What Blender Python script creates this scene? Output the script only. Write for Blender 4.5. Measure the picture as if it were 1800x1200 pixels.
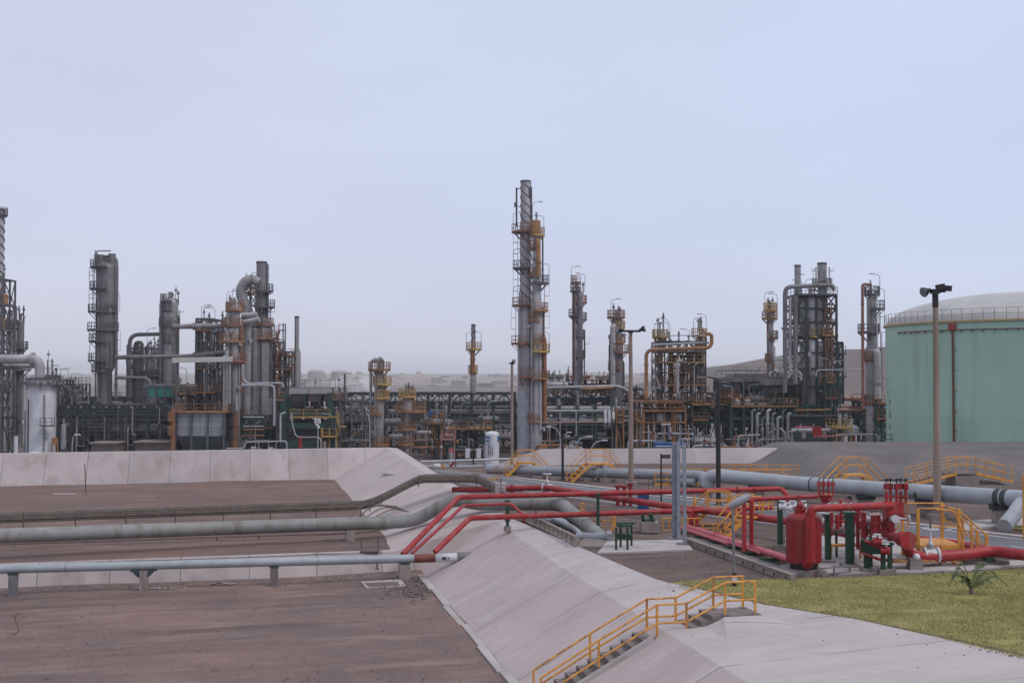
import bpy, math, random
from mathutils import Vector, Matrix, noise
random.seed(11)
R = math.radians
sc = bpy.context.scene
for o in list(bpy.data.objects): bpy.data.objects.remove(o)

# ---------------------------------------------------------------- camera
F = 2000.0; CAMZ = 7.2; PITCH = math.atan(55 / F)
cam_d = bpy.data.cameras.new('camera'); cam = bpy.data.objects.new('camera', cam_d)
sc.collection.objects.link(cam); sc.camera = cam
cam.location = (0, 0, CAMZ); cam.rotation_euler = (math.pi / 2 + PITCH, 0, 0)
cam_d.sensor_width = 36; cam_d.lens = 36 * F / 1800; cam_d.clip_start = .5; cam_d.clip_end = 60000

# ---------------------------------------------------------------- world: overcast sky
SUN_EL, SUN_ROT = R(52), R(118)
w = bpy.data.worlds.new('World'); sc.world = w; w.use_nodes = True
nt = w.node_tree; nt.nodes.clear()
out = nt.nodes.new('ShaderNodeOutputWorld'); bg = nt.nodes.new('ShaderNodeBackground')
sky = nt.nodes.new('ShaderNodeTexSky'); sky.sky_type = 'NISHITA'; sky.sun_disc = False
sky.sun_elevation = SUN_EL; sky.sun_rotation = SUN_ROT; sky.air_density = 1.0; sky.dust_density = 3.0
tc = nt.nodes.new('ShaderNodeTexCoord'); sep = nt.nodes.new('ShaderNodeSeparateXYZ')
nt.links.new(tc.outputs['Generated'], sep.inputs[0])
mr = nt.nodes.new('ShaderNodeMapRange'); mr.inputs[1].default_value = -.02; mr.inputs[2].default_value = .5
nt.links.new(sep.outputs[2], mr.inputs[0])
cr = nt.nodes.new('ShaderNodeValToRGB')
# cloud deck radiance divided by the background strength (0.12)
def cl(r, g, b): return (r / .12, g / .12, b / .12, 1)
e = cr.color_ramp.elements
e[0].position = 0; e[0].color = cl(.70, .725, .85)
e[1].position = .28; e[1].color = cl(.62, .695, .885)
x = e.new(.62); x.color = cl(.63, .71, .90)
x = e.new(.95); x.color = cl(.72, .78, .92)
nt.links.new(mr.outputs[0], cr.inputs[0])
# soft cloud structure
nz = nt.nodes.new('ShaderNodeTexNoise'); nz.inputs['Scale'].default_value = 2.2; nz.inputs['Detail'].default_value = 4
mp = nt.nodes.new('ShaderNodeMapping'); mp.inputs['Scale'].default_value = (1, 1, 3.2)
nt.links.new(tc.outputs['Generated'], mp.inputs[0]); nt.links.new(mp.outputs[0], nz.inputs['Vector'])
mr2 = nt.nodes.new('ShaderNodeMapRange'); mr2.inputs[1].default_value = .3; mr2.inputs[2].default_value = .7
mr2.inputs[3].default_value = .955; mr2.inputs[4].default_value = 1.045
nt.links.new(nz.outputs[0], mr2.inputs[0])
mul = nt.nodes.new('ShaderNodeVectorMath'); mul.operation = 'SCALE'
nt.links.new(cr.outputs[0], mul.inputs[0]); nt.links.new(mr2.outputs[0], mul.inputs['Scale'])
side = nt.nodes.new('ShaderNodeMapRange'); side.inputs[1].default_value = -.45; side.inputs[2].default_value = .45; nt.links.new(sep.outputs[0], side.inputs[0])
tint = nt.nodes.new('ShaderNodeMix'); tint.data_type = 'RGBA'; tint.inputs[6].default_value = (1.02, .975, .955, 1); tint.inputs[7].default_value = (.99, 1.01, 1.03, 1); nt.links.new(side.outputs[0], tint.inputs[0])
tm = nt.nodes.new('ShaderNodeVectorMath'); tm.operation = 'MULTIPLY'; nt.links.new(mul.outputs[0], tm.inputs[0]); nt.links.new(tint.outputs[2], tm.inputs[1]); mul = tm
mx = nt.nodes.new('ShaderNodeMix'); mx.data_type = 'RGBA'; mx.inputs[0].default_value = .93
nt.links.new(sky.outputs[0], mx.inputs[6]); nt.links.new(mul.outputs[0], mx.inputs[7])
nt.links.new(mx.outputs[2], bg.inputs[0]); bg.inputs[1].default_value = .12
nt.links.new(bg.outputs[0], out.inputs[0])

sl = bpy.data.lights.new('sun', 'SUN'); sl.energy = 1.5; sl.angle = R(14); sl.color = (1, .93, .86)
so = bpy.data.objects.new('sun', sl); sc.collection.objects.link(so)
so.rotation_euler = (R(90) - SUN_EL, 0, R(62)); so.location = (0, 0, 80)

sc.view_settings.view_transform = 'Standard'; sc.view_settings.look = 'None'
sc.view_settings.exposure = 0; sc.view_settings.gamma = 1
sc.cycles.use_denoising = True; sc.cycles.max_bounces = 4; sc.cycles.diffuse_bounces = 3
sc.cycles.glossy_bounces = 2; sc.cycles.volume_bounces = 2; sc.cycles.transparent_max_bounces = 4

# ---------------------------------------------------------------- coordinates
CP, SP = math.cos(PITCH), math.sin(PITCH)
def S(px, py, d):
    'the point at world depth d that stands behind photo position px, py (1800 x 1200)'
    u, v = (px - 900) / F, (600 - py) / F
    t = d / (CP - SP * v)
    return Vector((t * u, d, CAMZ + t * (SP + CP * v)))
def G(px, py, z=0.0):
    'the point of the level plane z seen at px, py'
    u, v = (px - 900) / F, (600 - py) / F
    t = (z - CAMZ) / (SP + CP * v)
    return Vector((t * u, t * (CP - SP * v), z))
TH = math.atan(.23)
CT, ST = math.cos(TH), math.sin(TH)
def W(a, b, z): return Vector((a * CT - b * ST, a * ST + b * CT, z))   # dike frame -> world
YARD = -5.0

# ---------------------------------------------------------------- materials
MATS = {}
def mat(name, c1, c2=None, rough=.6, metal=0.0, scale=1.0, st=(1, 1, 1), bump=0.0, bscale=None, seam=None, stain=None, lo=.35, hi=.65, spec=.4, world=False):
    m = bpy.data.materials.new(name); m.use_nodes = True; n = m.node_tree; L = n.links.new
    b = n.nodes['Principled BSDF']; b.inputs['Roughness'].default_value = rough; b.inputs['Metallic'].default_value = metal
    b.inputs['Specular IOR Level'].default_value = spec
    c2 = c2 or tuple(v * .72 for v in c1)
    if world:
        g = n.nodes.new('ShaderNodeNewGeometry'); src = g.outputs['Position']
    else:
        t = n.nodes.new('ShaderNodeTexCoord'); src = t.outputs['Object']
    oi = n.nodes.new('ShaderNodeObjectInfo'); va = n.nodes.new('ShaderNodeVectorMath'); L(src, va.inputs[0])
    if not world: L(oi.outputs['Location'], va.inputs[1])
    nsrc = va.outputs[0]
    mpn = n.nodes.new('ShaderNodeMapping'); mpn.inputs['Scale'].default_value = st; L(nsrc, mpn.inputs[0])
    z = n.nodes.new('ShaderNodeTexNoise'); z.inputs['Scale'].default_value = scale; z.inputs['Detail'].default_value = 6
    z.inputs['Roughness'].default_value = .65
    L(mpn.outputs[0], z.inputs['Vector'])
    r = n.nodes.new('ShaderNodeMapRange'); r.inputs[1].default_value = lo; r.inputs[2].default_value = hi; L(z.outputs[0], r.inputs[0])
    mix = n.nodes.new('ShaderNodeMix'); mix.data_type = 'RGBA'; mix.inputs[6].default_value = (*c2, 1); mix.inputs[7].default_value = (*c1, 1)
    L(r.outputs[0], mix.inputs[0]); col = mix.outputs[2]
    if stain:                       # vertical run-down stains / rust
        sc_, cc, amt = stain
        mp2 = n.nodes.new('ShaderNodeMapping'); mp2.inputs['Scale'].default_value = (1, 1, .12); L(nsrc, mp2.inputs[0])
        z2 = n.nodes.new('ShaderNodeTexNoise'); z2.inputs['Scale'].default_value = sc_; z2.inputs['Detail'].default_value = 5; L(mp2.outputs[0], z2.inputs['Vector'])
        r2 = n.nodes.new('ShaderNodeMapRange'); r2.inputs[1].default_value = .52; r2.inputs[2].default_value = .68; r2.inputs[4].default_value = amt
        L(z2.outputs[0], r2.inputs[0])
        m2 = n.nodes.new('ShaderNodeMix'); m2.data_type = 'RGBA'; L(r2.outputs[0], m2.inputs[0]); L(col, m2.inputs[6]); m2.inputs[7].default_value = (*cc, 1)
        col = m2.outputs[2]
    if seam:                        # cladding / plate / panel joints: list of (axis, period, width, darkness)
        sp = n.nodes.new('ShaderNodeSeparateXYZ'); L(src, sp.inputs[0])
        for ax, per, wd, dk, *vr in seam:
            vr = vr or (.86, 1.08)
            a1 = n.nodes.new('ShaderNodeMath'); a1.operation = 'WRAP'; a1.inputs[1].default_value = per; a1.inputs[2].default_value = 0; L(sp.outputs[ax], a1.inputs[0])
            a2 = n.nodes.new('ShaderNodeMath'); a2.operation = 'LESS_THAN'; a2.inputs[1].default_value = wd; L(a1.outputs[0], a2.inputs[0])
            a3 = n.nodes.new('ShaderNodeMath'); a3.operation = 'MULTIPLY'; a3.inputs[1].default_value = dk; L(a2.outputs[0], a3.inputs[0])
            m3 = n.nodes.new('ShaderNodeMix'); m3.data_type = 'RGBA'; m3.inputs[7].default_value = (.05, .045, .045, 1)
            L(a3.outputs[0], m3.inputs[0]); L(col, m3.inputs[6]); col = m3.outputs[2]
            # every plate a slightly different tone
            a4 = n.nodes.new('ShaderNodeMath'); a4.operation = 'DIVIDE'; a4.inputs[1].default_value = per; L(sp.outputs[ax], a4.inputs[0])
            a5 = n.nodes.new('ShaderNodeMath'); a5.operation = 'FLOOR'; L(a4.outputs[0], a5.inputs[0])
            wn = n.nodes.new('ShaderNodeTexWhiteNoise'); wn.noise_dimensions = '1D'; L(a5.outputs[0], wn.inputs['W'])
            r5 = n.nodes.new('ShaderNodeMapRange'); r5.inputs[3].default_value = vr[0]; r5.inputs[4].default_value = vr[1]; L(wn.outputs[0], r5.inputs[0])
            sv = n.nodes.new('ShaderNodeVectorMath'); sv.operation = 'SCALE'; L(col, sv.inputs[0]); L(r5.outputs[0], sv.inputs['Scale']); col = sv.outputs[0]
    L(col, b.inputs['Base Color'])
    if bump:
        z3 = n.nodes.new('ShaderNodeTexNoise'); z3.inputs['Scale'].default_value = bscale or scale * 4; z3.inputs['Detail'].default_value = 5; L(src, z3.inputs['Vector'])
        bp = n.nodes.new('ShaderNodeBump'); bp.inputs['Strength'].default_value = bump; bp.inputs['Distance'].default_value = .05; L(z3.outputs[0], bp.inputs['Height']); L(bp.outputs[0], b.inputs['Normal'])
    MATS[name] = m
    return m
RU = (.16, .07, .035)
mat('clad_dark', (.20, .19, .205), (.125, .115, .125), .55, 0, .35, (1, 1, .4), seam=[(2, 2.4, .1, .5)], stain=(1.2, (.09, .065, .06), .7))
mat('clad_mid', (.33, .32, .34), (.185, .17, .175), .5, 0, .3, (1, 1, .35), seam=[(2, 2.2, .09, .45)], stain=(1.0, (.15, .11, .10), .7))
mat('clad_light', (.42, .41, .44), (.30, .285, .30), .5, 0, .3, (1, 1, .35), seam=[(2, 2.6, .09, .4)], stain=(.9, (.24, .19, .18), .6))
mat('steel_dark', (.105, .10, .112), (.065, .062, .07), .6, 0, 1.5)
mat('steel_grey', (.20, .195, .215), (.12, .115, .125), .55, 0, 1.2, stain=(2, RU, .4))
mat('steel_pale', (.36, .37, .41), (.25, .25, .28), .5, 0, 1.2)
mat('galvanised', (.29, .31, .355), (.21, .225, .26), .45, .2, 3)
mat('silver_pipe', (.355, .385, .42), (.285, .305, .335), .42, .15, .9, (1, 1, 1), stain=(1.2, (.25, .22, .22), .4))
mat('silver_tube', (.32, .34, .37), (.22, .235, .255), .4, .2, .5, stain=(1.4, (.24, .20, .2), .5))
mat('grey_tube', (.25, .25, .245), (.16, .155, .145), .55, .0, .6, bump=.2, stain=(1.6, (.11, .085, .07), .7))
mat('white_paint', (.60, .61, .65), (.46, .46, .50), .45, 0, .6, stain=(1.5, (.35, .3, .28), .45))
mat('orange_steel', (.38, .185, .07), (.22, .10, .045), .6, 0, 1.2, stain=(2.5, (.10, .06, .05), .6))
mat('rust_orange', (.30, .12, .055), (.15, .065, .04), .7, 0, 1.0, stain=(2.5, (.07, .05, .045), .6))
mat('yellow_paint', (.66, .31, .055), (.50, .22, .04), .5, 0, 3, stain=(6, (.22, .09, .04), .75))
mat('yellow_dull', (.48, .30, .08), (.30, .18, .06), .6, 0, 2)
mat('green_steel', (.022, .066, .055), (.012, .034, .03), .55, 0, .8, stain=(2, (.03, .025, .02), .5))
mat('green_dark', (.030, .042, .042), (.018, .024, .025), .6, 0, .8)
mat('green_post', (.010, .055, .028), (.008, .034, .02), .5, 0, 2)
mat('teal_box', (.03, .20, .17), (.02, .10, .09), .5, 0, .8)
mat('red_paint', (.36, .018, .022), (.23, .013, .017), .48, 0, 1.6, stain=(4, (.27, .075, .065), .75))
mat('red_vessel', (.27, .008, .012), (.18, .007, .010), .42, 0, 1.1, stain=(3.5, (.22, .035, .03), .6))
mat('red_faded', (.50, .13, .15), (.38, .06, .08), .5, 0, 1.5, stain=(3, (.2, .04, .04), .5))
mat('riser_red', (.27, .10, .075), (.17, .07, .06), .6, 0, 1.5)
mat('pink_pipe', (.36, .20, .165), (.26, .14, .12), .5, 0, 1)
mat('maroon_band', (.19, .045, .035), (.13, .035, .03), .5, 0, 2)
mat('black_paint', (.02, .021, .024), (.012, .012, .014), .5, 0, 3)
mat('black_band', (.05, .052, .06), None, .6, 0, 3)
mat('brown_tray', (.14, .105, .085), (.075, .058, .05), .7, 0, 2.5, bump=.2)
mat('brown_pole', (.30, .225, .185), (.20, .15, .125), .75, 0, 1.5, (1, 1, .25), bump=.2, bscale=20, stain=(5, (.13, .10, .09), .5))
mat('concrete_pier', (.30, .255, .235), (.20, .17, .155), .9, 0, 2.2, bump=.4, stain=(4, (.14, .10, .09), .6))
mat('concrete_wall', (.43, .375, .375), (.35, .30, .30), .92, 0, .35, bump=.25, bscale=6, seam=[(0, 3.05, .05, .55)], stain=(1.1, (.27, .22, .215), .6))
mat('concrete_back', (.36, .32, .325), (.28, .245, .25), .92, 0, .3, bump=.25, bscale=6, seam=[(0, 7.3, .06, .35)])
mat('concrete_pad', (.42, .385, .385), (.31, .28, .275), .9, 0, .8, bump=.3)
mat('concrete_step', (.23, .195, .185), (.14, .115, .108), .95, 0, 2, bump=.5)
mat('blue_box', (.012, .09, .26), (.01, .06, .18), .5, 0, 2)
mat('blue_sign', (.015, .15, .38), None, .5, 0, 2)
mat('tank_green', (.345, .515, .42), (.31, .465, .38), .55, 0, .12, (1, 1, .5), bump=.12, bscale=.6, seam=[(2, 2.45, .04, .22, .97, 1.02)], stain=(.7, (.22, .33, .27), .5))
mat('tank_roof', (.46, .455, .45), (.37, .365, .36), .7, 0, .3)
mat('tank_yellow', (.52, .36, .16), None, .6, 0, 1)
mat('panel_grey', (.34, .355, .41), (.26, .27, .31), .55, 0, .5, seam=[(0, 1.55, .1, .6), (2, 1.5, .1, .6)])
mat('hopper', (.055, .07, .08), (.035, .045, .05), .6, 0, .8)
mat('beam_cream', (.52, .50, .47), (.42, .40, .38), .6, 0, 1)
mat('brown_block', (.145, .115, .11), (.10, .08, .078), .9, 0, .6)
mat('far_city', (.36, .32, .30), (.28, .25, .24), .9, 0, .02)
mat('palm_leaf', (.085, .13, .04), (.05, .08, .025), .6, 0, 6)
mat('glass_lamp', (.18, .19, .21), None, .15, 0, 3)
M = MATS

# ---------------------------------------------------------------- mesh builder
class MB:
    def __init__(s): s.v = []; s.f = []; s.sm = []
    def add(s, vs, fs, sm=False):
        o = len(s.v); s.v += [Vector(p) for p in vs]
        for f in fs: s.f.append(tuple(i + o for i in f)); s.sm.append(sm)
        return s
    def box(s, c, sz, rz=0.0, tp=1.0):
        c = Vector(c); hx, hy, hz = sz[0] / 2, sz[1] / 2, sz[2] / 2; cs, sn = math.cos(rz), math.sin(rz); vs = []
        for z, k in ((-hz, 1), (hz, tp)):
            for x, y in ((-hx, -hy), (hx, -hy), (hx, hy), (-hx, hy)):
                x *= k; y *= k
                vs.append(c + Vector((x * cs - y * sn, x * sn + y * cs, z)))
        return s.add(vs, [(0, 3, 2, 1), (4, 5, 6, 7), (0, 1, 5, 4), (1, 2, 6, 5), (2, 3, 7, 6), (3, 0, 4, 7)])
    def bar(s, p, q, w, h=None):
        p = Vector(p); q = Vector(q); h = h or w; d = (q - p)
        if d.length < 1e-5: return s
        d.normalize(); up = Vector((0, 0, 1)) if abs(d.z) < .95 else Vector((0, 1, 0))
        r = d.cross(up).normalized() * (w / 2); u = r.normalized().cross(d).normalized() * (h / 2)
        vs = [p - r - u, p + r - u, p + r + u, p - r + u, q - r - u, q + r - u, q + r + u, q - r + u]
        return s.add(vs, [(0, 1, 2, 3), (7, 6, 5, 4), (0, 4, 5, 1), (1, 5, 6, 2), (2, 6, 7, 3), (3, 7, 4, 0)])
    def cyl(s, p, q, r, r2=None, n=12, caps=True):
        return s.tube([p, q], r, n, caps=caps, r2=r2)
    def tube(s, pts, r, n=8, fil=0.0, caps=True, r2=None, rs=None):
        pts = [Vector(p) for p in pts]
        if fil and len(pts) > 2:
            q = [pts[0]]
            for i in range(1, len(pts) - 1):
                a, b, c = pts[i - 1], pts[i], pts[i + 1]
                t1 = (b - a); t2 = (c - b); l = min(fil, t1.length * .49, t2.length * .49)
                t1.normalize(); t2.normalize(); A = b - t1 * l; C = b + t2 * l
                for k in range(6):
                    t = k / 5; q.append(A * (1 - t) ** 2 + b * 2 * t * (1 - t) + C * t * t)
            q.append(pts[-1]); pts = q
        N = len(pts); rings = []; prev = None
        for i, p in enumerate(pts):
            if i == 0: t = pts[1] - pts[0]
            elif i == N - 1: t = pts[-1] - pts[-2]
            else: t = (pts[i + 1] - p).normalized() + (p - pts[i - 1]).normalized()
            if t.length < 1e-9: t = Vector((0, 0, 1))
            t.normalize()
            if prev is None:
                up = Vector((0, 0, 1)) if abs(t.z) < .9 else Vector((1, 0, 0))
                x = t.cross(up).normalized()
            else:
                x = (prev - t * prev.dot(t)); x = x.normalized() if x.length > 1e-6 else t.orthogonal().normalized()
            prev = x; y = t.cross(x)
            rr = r if r2 is None else r + (r2 - r) * i / (N - 1)
            if rs: rr = rs[i]
            rings.append([p + (x * math.cos(2 * math.pi * k / n) + y * math.sin(2 * math.pi * k / n)) * rr for k in range(n)])
        vs = [v for g in rings for v in g]; fs = []
        for i in range(N - 1):
            for k in range(n):
                a = i * n + k; b_ = i * n + (k + 1) % n
                fs.append((a, b_, b_ + n, a + n))
        s.add(vs, fs, n > 5)
        if caps: s.add(rings[0], [tuple(range(n))[::-1]]); s.add(rings[-1], [tuple(range(n))])
        return s
    def dome(s, c, r, h, n=16, m=4):
        c = Vector(c); vs = []; fs = []
        for j in range(m):
            a = j / m * math.pi / 2
            for k in range(n):
                t = 2 * math.pi * k / n; vs.append(c + Vector((r * math.cos(a) * math.cos(t), r * math.cos(a) * math.sin(t), h * math.sin(a))))
        vs.append(c + Vector((0, 0, h)))
        for j in range(m - 1):
            for k in range(n): fs.append((j * n + k, j * n + (k + 1) % n, (j + 1) * n + (k + 1) % n, (j + 1) * n + k))
        for k in range(n): fs.append(((m - 1) * n + k, (m - 1) * n + (k + 1) % n, m * n))
        return s.add(vs, fs, True)
    def ball(s, c, r, n=10, m=6, sz=1.0):
        c = Vector(c); vs = []; fs = []
        for j in range(1, m):
            a = math.pi * j / m
            for k in range(n):
                t = 2 * math.pi * k / n; vs.append(c + Vector((r * math.sin(a) * math.cos(t), r * math.sin(a) * math.sin(t), r * sz * math.cos(a))))
        vs += [c + Vector((0, 0, r * sz)), c - Vector((0, 0, r * sz))]
        for j in range(m - 2):
            for k in range(n): fs.append((j * n + k, (j + 1) * n + k, (j + 1) * n + (k + 1) % n, j * n + (k + 1) % n))
        T = len(vs) - 2
        for k in range(n):
            fs.append((T, k, (k + 1) % n)); b = (m - 2) * n; fs.append((T + 1, b + (k + 1) % n, b + k))
        return s.add(vs, fs, True)
    def prism(s, poly, z0, z1):
        n = len(poly); vs = [Vector((p[0], p[1], z0)) for p in poly] + [Vector((p[0], p[1], z1)) for p in poly]
        return s.add(vs, [tuple(range(n))[::-1], tuple(range(n, 2 * n))] + [(i, (i + 1) % n, n + (i + 1) % n, n + i) for i in range(n)])
def link(name, mb, m, parent=None, off=Vector((0, 0, 0)), rz=0.0):
    me = bpy.data.meshes.new(name); me.from_pydata([tuple(v - off) for v in mb.v], [], mb.f)
    me.polygons.foreach_set('use_smooth', mb.sm); me.materials.append(M[m] if isinstance(m, str) else m); me.update()
    o = bpy.data.objects.new(name, me); sc.collection.objects.link(o)
    if parent: o.parent = parent
    return o
class Thing:
    'an Empty at the base of the thing; p() hangs a part under it'
    def __init__(s, name, label, cat, loc, group=None):
        s.o = bpy.data.objects.new(name, None); sc.collection.objects.link(s.o); s.loc = Vector(loc)
        s.o.location = s.loc; s.o.empty_display_size = .3; s.o['label'] = label; s.o['category'] = cat
        if group: s.o['group'] = group
    def p(s, name, mb, m, parent=None):
        o = link(name, mb, m, parent or s.o, s.loc); return o
def single(name, label, cat, mb, m, group=None, kind=None):
    c = mb.v[0].copy(); o = link(name, mb, m, None, c); o.location = c
    if label: o['label'] = label
    if cat: o['category'] = cat
    if group: o['group'] = group
    if kind: o['kind'] = kind
    return o
def copy_tree(o, parent=None):
    c = o.copy(); sc.collection.objects.link(c)
    if parent: c.parent = parent
    for ch in o.children: copy_tree(ch, c)
    return c
# ================================================================ SETTING
def ground_mat(name, cols, sc1, sc2, speck, bump, rough=.95, streak=None, tracks=False):
    m = bpy.data.materials.new(name); m.use_nodes = True; n = m.node_tree; L = n.links.new
    b = n.nodes['Principled BSDF']; b.inputs['Roughness'].default_value = rough; b.inputs['Specular IOR Level'].default_value = .15
    g = n.nodes.new('ShaderNodeTexCoord').outputs['Object']
    def noi(scale, det=5, st=None, ro=.6):
        z = n.nodes.new('ShaderNodeTexNoise'); z.inputs['Scale'].default_value = scale; z.inputs['Detail'].default_value = det; z.inputs['Roughness'].default_value = ro
        if st:
            mp = n.nodes.new('ShaderNodeMapping'); mp.inputs['Scale'].default_value = st; L(g, mp.inputs[0]); L(mp.outputs[0], z.inputs['Vector'])
        else: L(g, z.inputs['Vector'])
        return z.outputs[0]
    def rng(x, lo, hi, a=0, c=1):
        r = n.nodes.new('ShaderNodeMapRange'); L(x, r.inputs[0])
        for i, v in ((1, lo), (2, hi), (3, a), (4, c)): r.inputs[i].default_value = v
        return r.outputs[0]
    def mix(f, a, c):
        q = n.nodes.new('ShaderNodeMix'); q.data_type = 'RGBA'; L(f, q.inputs[0])
        for i, v in ((6, a), (7, c)):
            if isinstance(v, tuple): q.inputs[i].default_value = (*v, 1)
            else: L(v, q.inputs[i])
        return q.outputs[2]
    c = mix(rng(noi(sc1, 6), .38, .62), cols[0], cols[1])
    c = mix(rng(noi(sc2, 8, (.5, 1.6, 1), .7), .5, .66, 0, .75), c, cols[2])
    if streak: c = mix(rng(noi(streak, 7, (.13, 1.4, 1), .65), .5, .7, 0, .6), c, cols[3])
    if tracks:      # faint curved wheel marks
        for sc_, ds in ((.055, 3.0), (.09, 5.0)):
            wv = n.nodes.new('ShaderNodeTexWave'); wv.wave_type = 'RINGS'; wv.inputs['Scale'].default_value = sc_; wv.inputs['Distortion'].default_value = ds; wv.inputs['Detail'].default_value = 1; wv.inputs['Detail Scale'].default_value = .25
            L(g, wv.inputs['Vector']); ln_ = rng(wv.outputs['Fac'], .93, .985, 0, .5); mk_ = rng(noi(.16, 3), .45, .6)
            pr = n.nodes.new('ShaderNodeMath'); pr.operation = 'MULTIPLY'; L(ln_, pr.inputs[0]); L(mk_, pr.inputs[1]); c = mix(pr.outputs[0], c, cols[3])
    v = n.nodes.new('ShaderNodeTexVoronoi'); v.inputs['Scale'].default_value = speck; L(g, v.inputs['Vector'])
    f1 = rng(v.outputs['Distance'], .10, .2, .2 if 'concrete' in name else .6, 0)
    c = mix(f1, c, tuple(x * .45 for x in cols[0]))
    fine = noi(speck * 3, 3)
    c2 = n.nodes.new('ShaderNodeVectorMath'); c2.operation = 'SCALE'; L(c, c2.inputs[0]); L(rng(fine, .3, .7, *((.93, 1.07) if 'concrete' in name else (.8, 1.2))), c2.inputs['Scale'])
    L(c2.outputs[0], b.inputs['Base Color'])
    bp = n.nodes.new('ShaderNodeBump'); bp.inputs['Strength'].default_value = bump; bp.inputs['Distance'].default_value = .06
    L(noi(speck * .8, 7, None, .75), bp.inputs['Height']); L(bp.outputs[0], b.inputs['Normal'])
    M[name] = m
ground_mat('gravel_floor', [(.21, .14, .122), (.15, .114, .11), (.27, .188, .162), (.105, .075, .07)], .22, .5, 5, .6, streak=.5, tracks=True)
ground_mat('gravel_upper', [(.18, .118, .10), (.14, .10, .094), (.235, .162, .142), (.095, .066, .062)], .2, .4, 4, .6, streak=.5)
ground_mat('gravel_lot_m', [(.155, .11, .098), (.105, .077, .073), (.20, .15, .135), (.065, .048, .045)], .25, .45, 4, .6, streak=.4)
ground_mat('mound_soil', [(.155, .14, .138), (.12, .108, .108), (.19, .168, .16), (.10, .09, .09)], .3, .8, 7, .9)
ground_mat('grass_base', [(.30, .265, .10), (.22, .20, .07), (.38, .32, .16), (.17, .14, .07)], .5, 1.5, 9, .8, streak=1.5)
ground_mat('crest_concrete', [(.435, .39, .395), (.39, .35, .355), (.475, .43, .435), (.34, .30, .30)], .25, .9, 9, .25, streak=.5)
ground_mat('berm_concrete', [(.435, .37, .365), (.39, .33, .325), (.48, .415, .41), (.34, .285, .28)], .25, .9, 9, .25, streak=.5)
ground_mat('asphalt', [(.155, .155, .17), (.13, .13, .14), (.18, .18, .19), (.11, .11, .115)], .3, .8, 12, .3)
ground_mat('yard', [(.19, .165, .155), (.15, .13, .125), (.24, .21, .20), (.10, .09, .088)], .05, .12, 1.5, .3)
ground_mat('hill_soil', [(.27, .225, .205), (.24, .195, .18), (.31, .265, .24), (.19, .155, .145)], .012, .03, .3, .4)

# joints across the concrete slope of the dike
def add_joints(m, per, wd, dark, ax=1, lim=None):
    n = m.node_tree; L = n.links.new; b = n.nodes['Principled BSDF']; col = b.inputs['Base Color'].links[0].from_socket
    t = n.nodes.new('ShaderNodeTexCoord'); sp = n.nodes.new('ShaderNodeSeparateXYZ'); L(t.outputs['Object'], sp.inputs[0])
    nz = n.nodes.new('ShaderNodeTexNoise'); nz.inputs['Scale'].default_value = .6; L(t.outputs['Object'], nz.inputs['Vector'])
    q = n.nodes.new('ShaderNodeMath'); q.operation = 'MULTIPLY_ADD'; L(nz.outputs[0], q.inputs[0]); q.inputs[1].default_value = .12; L(sp.outputs[ax], q.inputs[2])
    a1 = n.nodes.new('ShaderNodeMath'); a1.operation = 'WRAP'; a1.inputs[1].default_value = per; a1.inputs[2].default_value = 0; L(q.outputs[0], a1.inputs[0])
    a2 = n.nodes.new('ShaderNodeMath'); a2.operation = 'LESS_THAN'; a2.inputs[1].default_value = wd; L(a1.outputs[0], a2.inputs[0])
    nz2 = n.nodes.new('ShaderNodeTexNoise'); nz2.inputs['Scale'].default_value = .5; L(t.outputs['Object'], nz2.inputs['Vector'])
    r = n.nodes.new('ShaderNodeMapRange'); r.inputs[1].default_value = .42; r.inputs[2].default_value = .58; r.inputs[4].default_value = dark; L(nz2.outputs[0], r.inputs[0])
    a3 = n.nodes.new('ShaderNodeMath'); a3.operation = 'MULTIPLY'; L(a2.outputs[0], a3.inputs[0]); L(r.outputs[0], a3.inputs[1])
    m3 = n.nodes.new('ShaderNodeMix'); m3.data_type = 'RGBA'; m3.inputs[7].default_value = (.12, .10, .10, 1)
    L(a3.outputs[0], m3.inputs[0]); L(col, m3.inputs[6]); L(m3.outputs[2], b.inputs['Base Color'])
add_joints(M['berm_concrete'], 3.4, .045, .8)
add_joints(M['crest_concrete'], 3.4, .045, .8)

def interp(tab, x):
    if x <= tab[0][0]: return tab[0][1]
    for (x0, y0), (x1, y1) in zip(tab, tab[1:]):
        if x <= x1: return y0 + (y1 - y0) * (x - x0) / (x1 - x0)
    return tab[-1][1]
def sheet(name, mb, m, kind='structure', dike=False, sm=False):
    if sm: mb.sm = [True] * len(mb.f)
    o = link(name, mb, m); o['kind'] = kind
    if dike: o.rotation_euler = (0, 0, TH)
    return o
def grid(fn, us, vs):
    mb = MB(); P = [fn(u, v) for v in vs for u in us]; n = len(us)
    return mb.add(P, [(j * n + i, j * n + i + 1, (j + 1) * n + i + 1, (j + 1) * n + i) for j in range(len(vs) - 1) for i in range(n - 1)], False)
def lin(a, b, n): return [a + (b - a) * i / n for i in range(n + 1)]

sheet('ground', MB().add([(-9000, -80, YARD - .02), (9000, -80, YARD - .02), (9000, 8800, YARD - .02), (-9000, 8800, YARD - .02)], [(0, 1, 2, 3)]), 'yard')
nf = lambda x, y, s, a: noise.noise(Vector((x * s, y * s, 3.1))) * a
sheet('basin_floor', grid(lambda a, b: (a, b, -2.2 + nf(a, b, .25, .07) + nf(a, b, .9, .02)), lin(-70, 8.4, 150), lin(-14, 54, 100)), 'gravel_floor', dike=True, sm=True)
sheet('upper_terrace', grid(lambda a, b: (a, b, -1.3 + nf(a, b, .22, .07) + nf(a, b, .8, .02)), lin(-90, 7.2, 120), lin(54.25, 92.3, 60)), 'gravel_upper', dike=True, sm=True)

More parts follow.
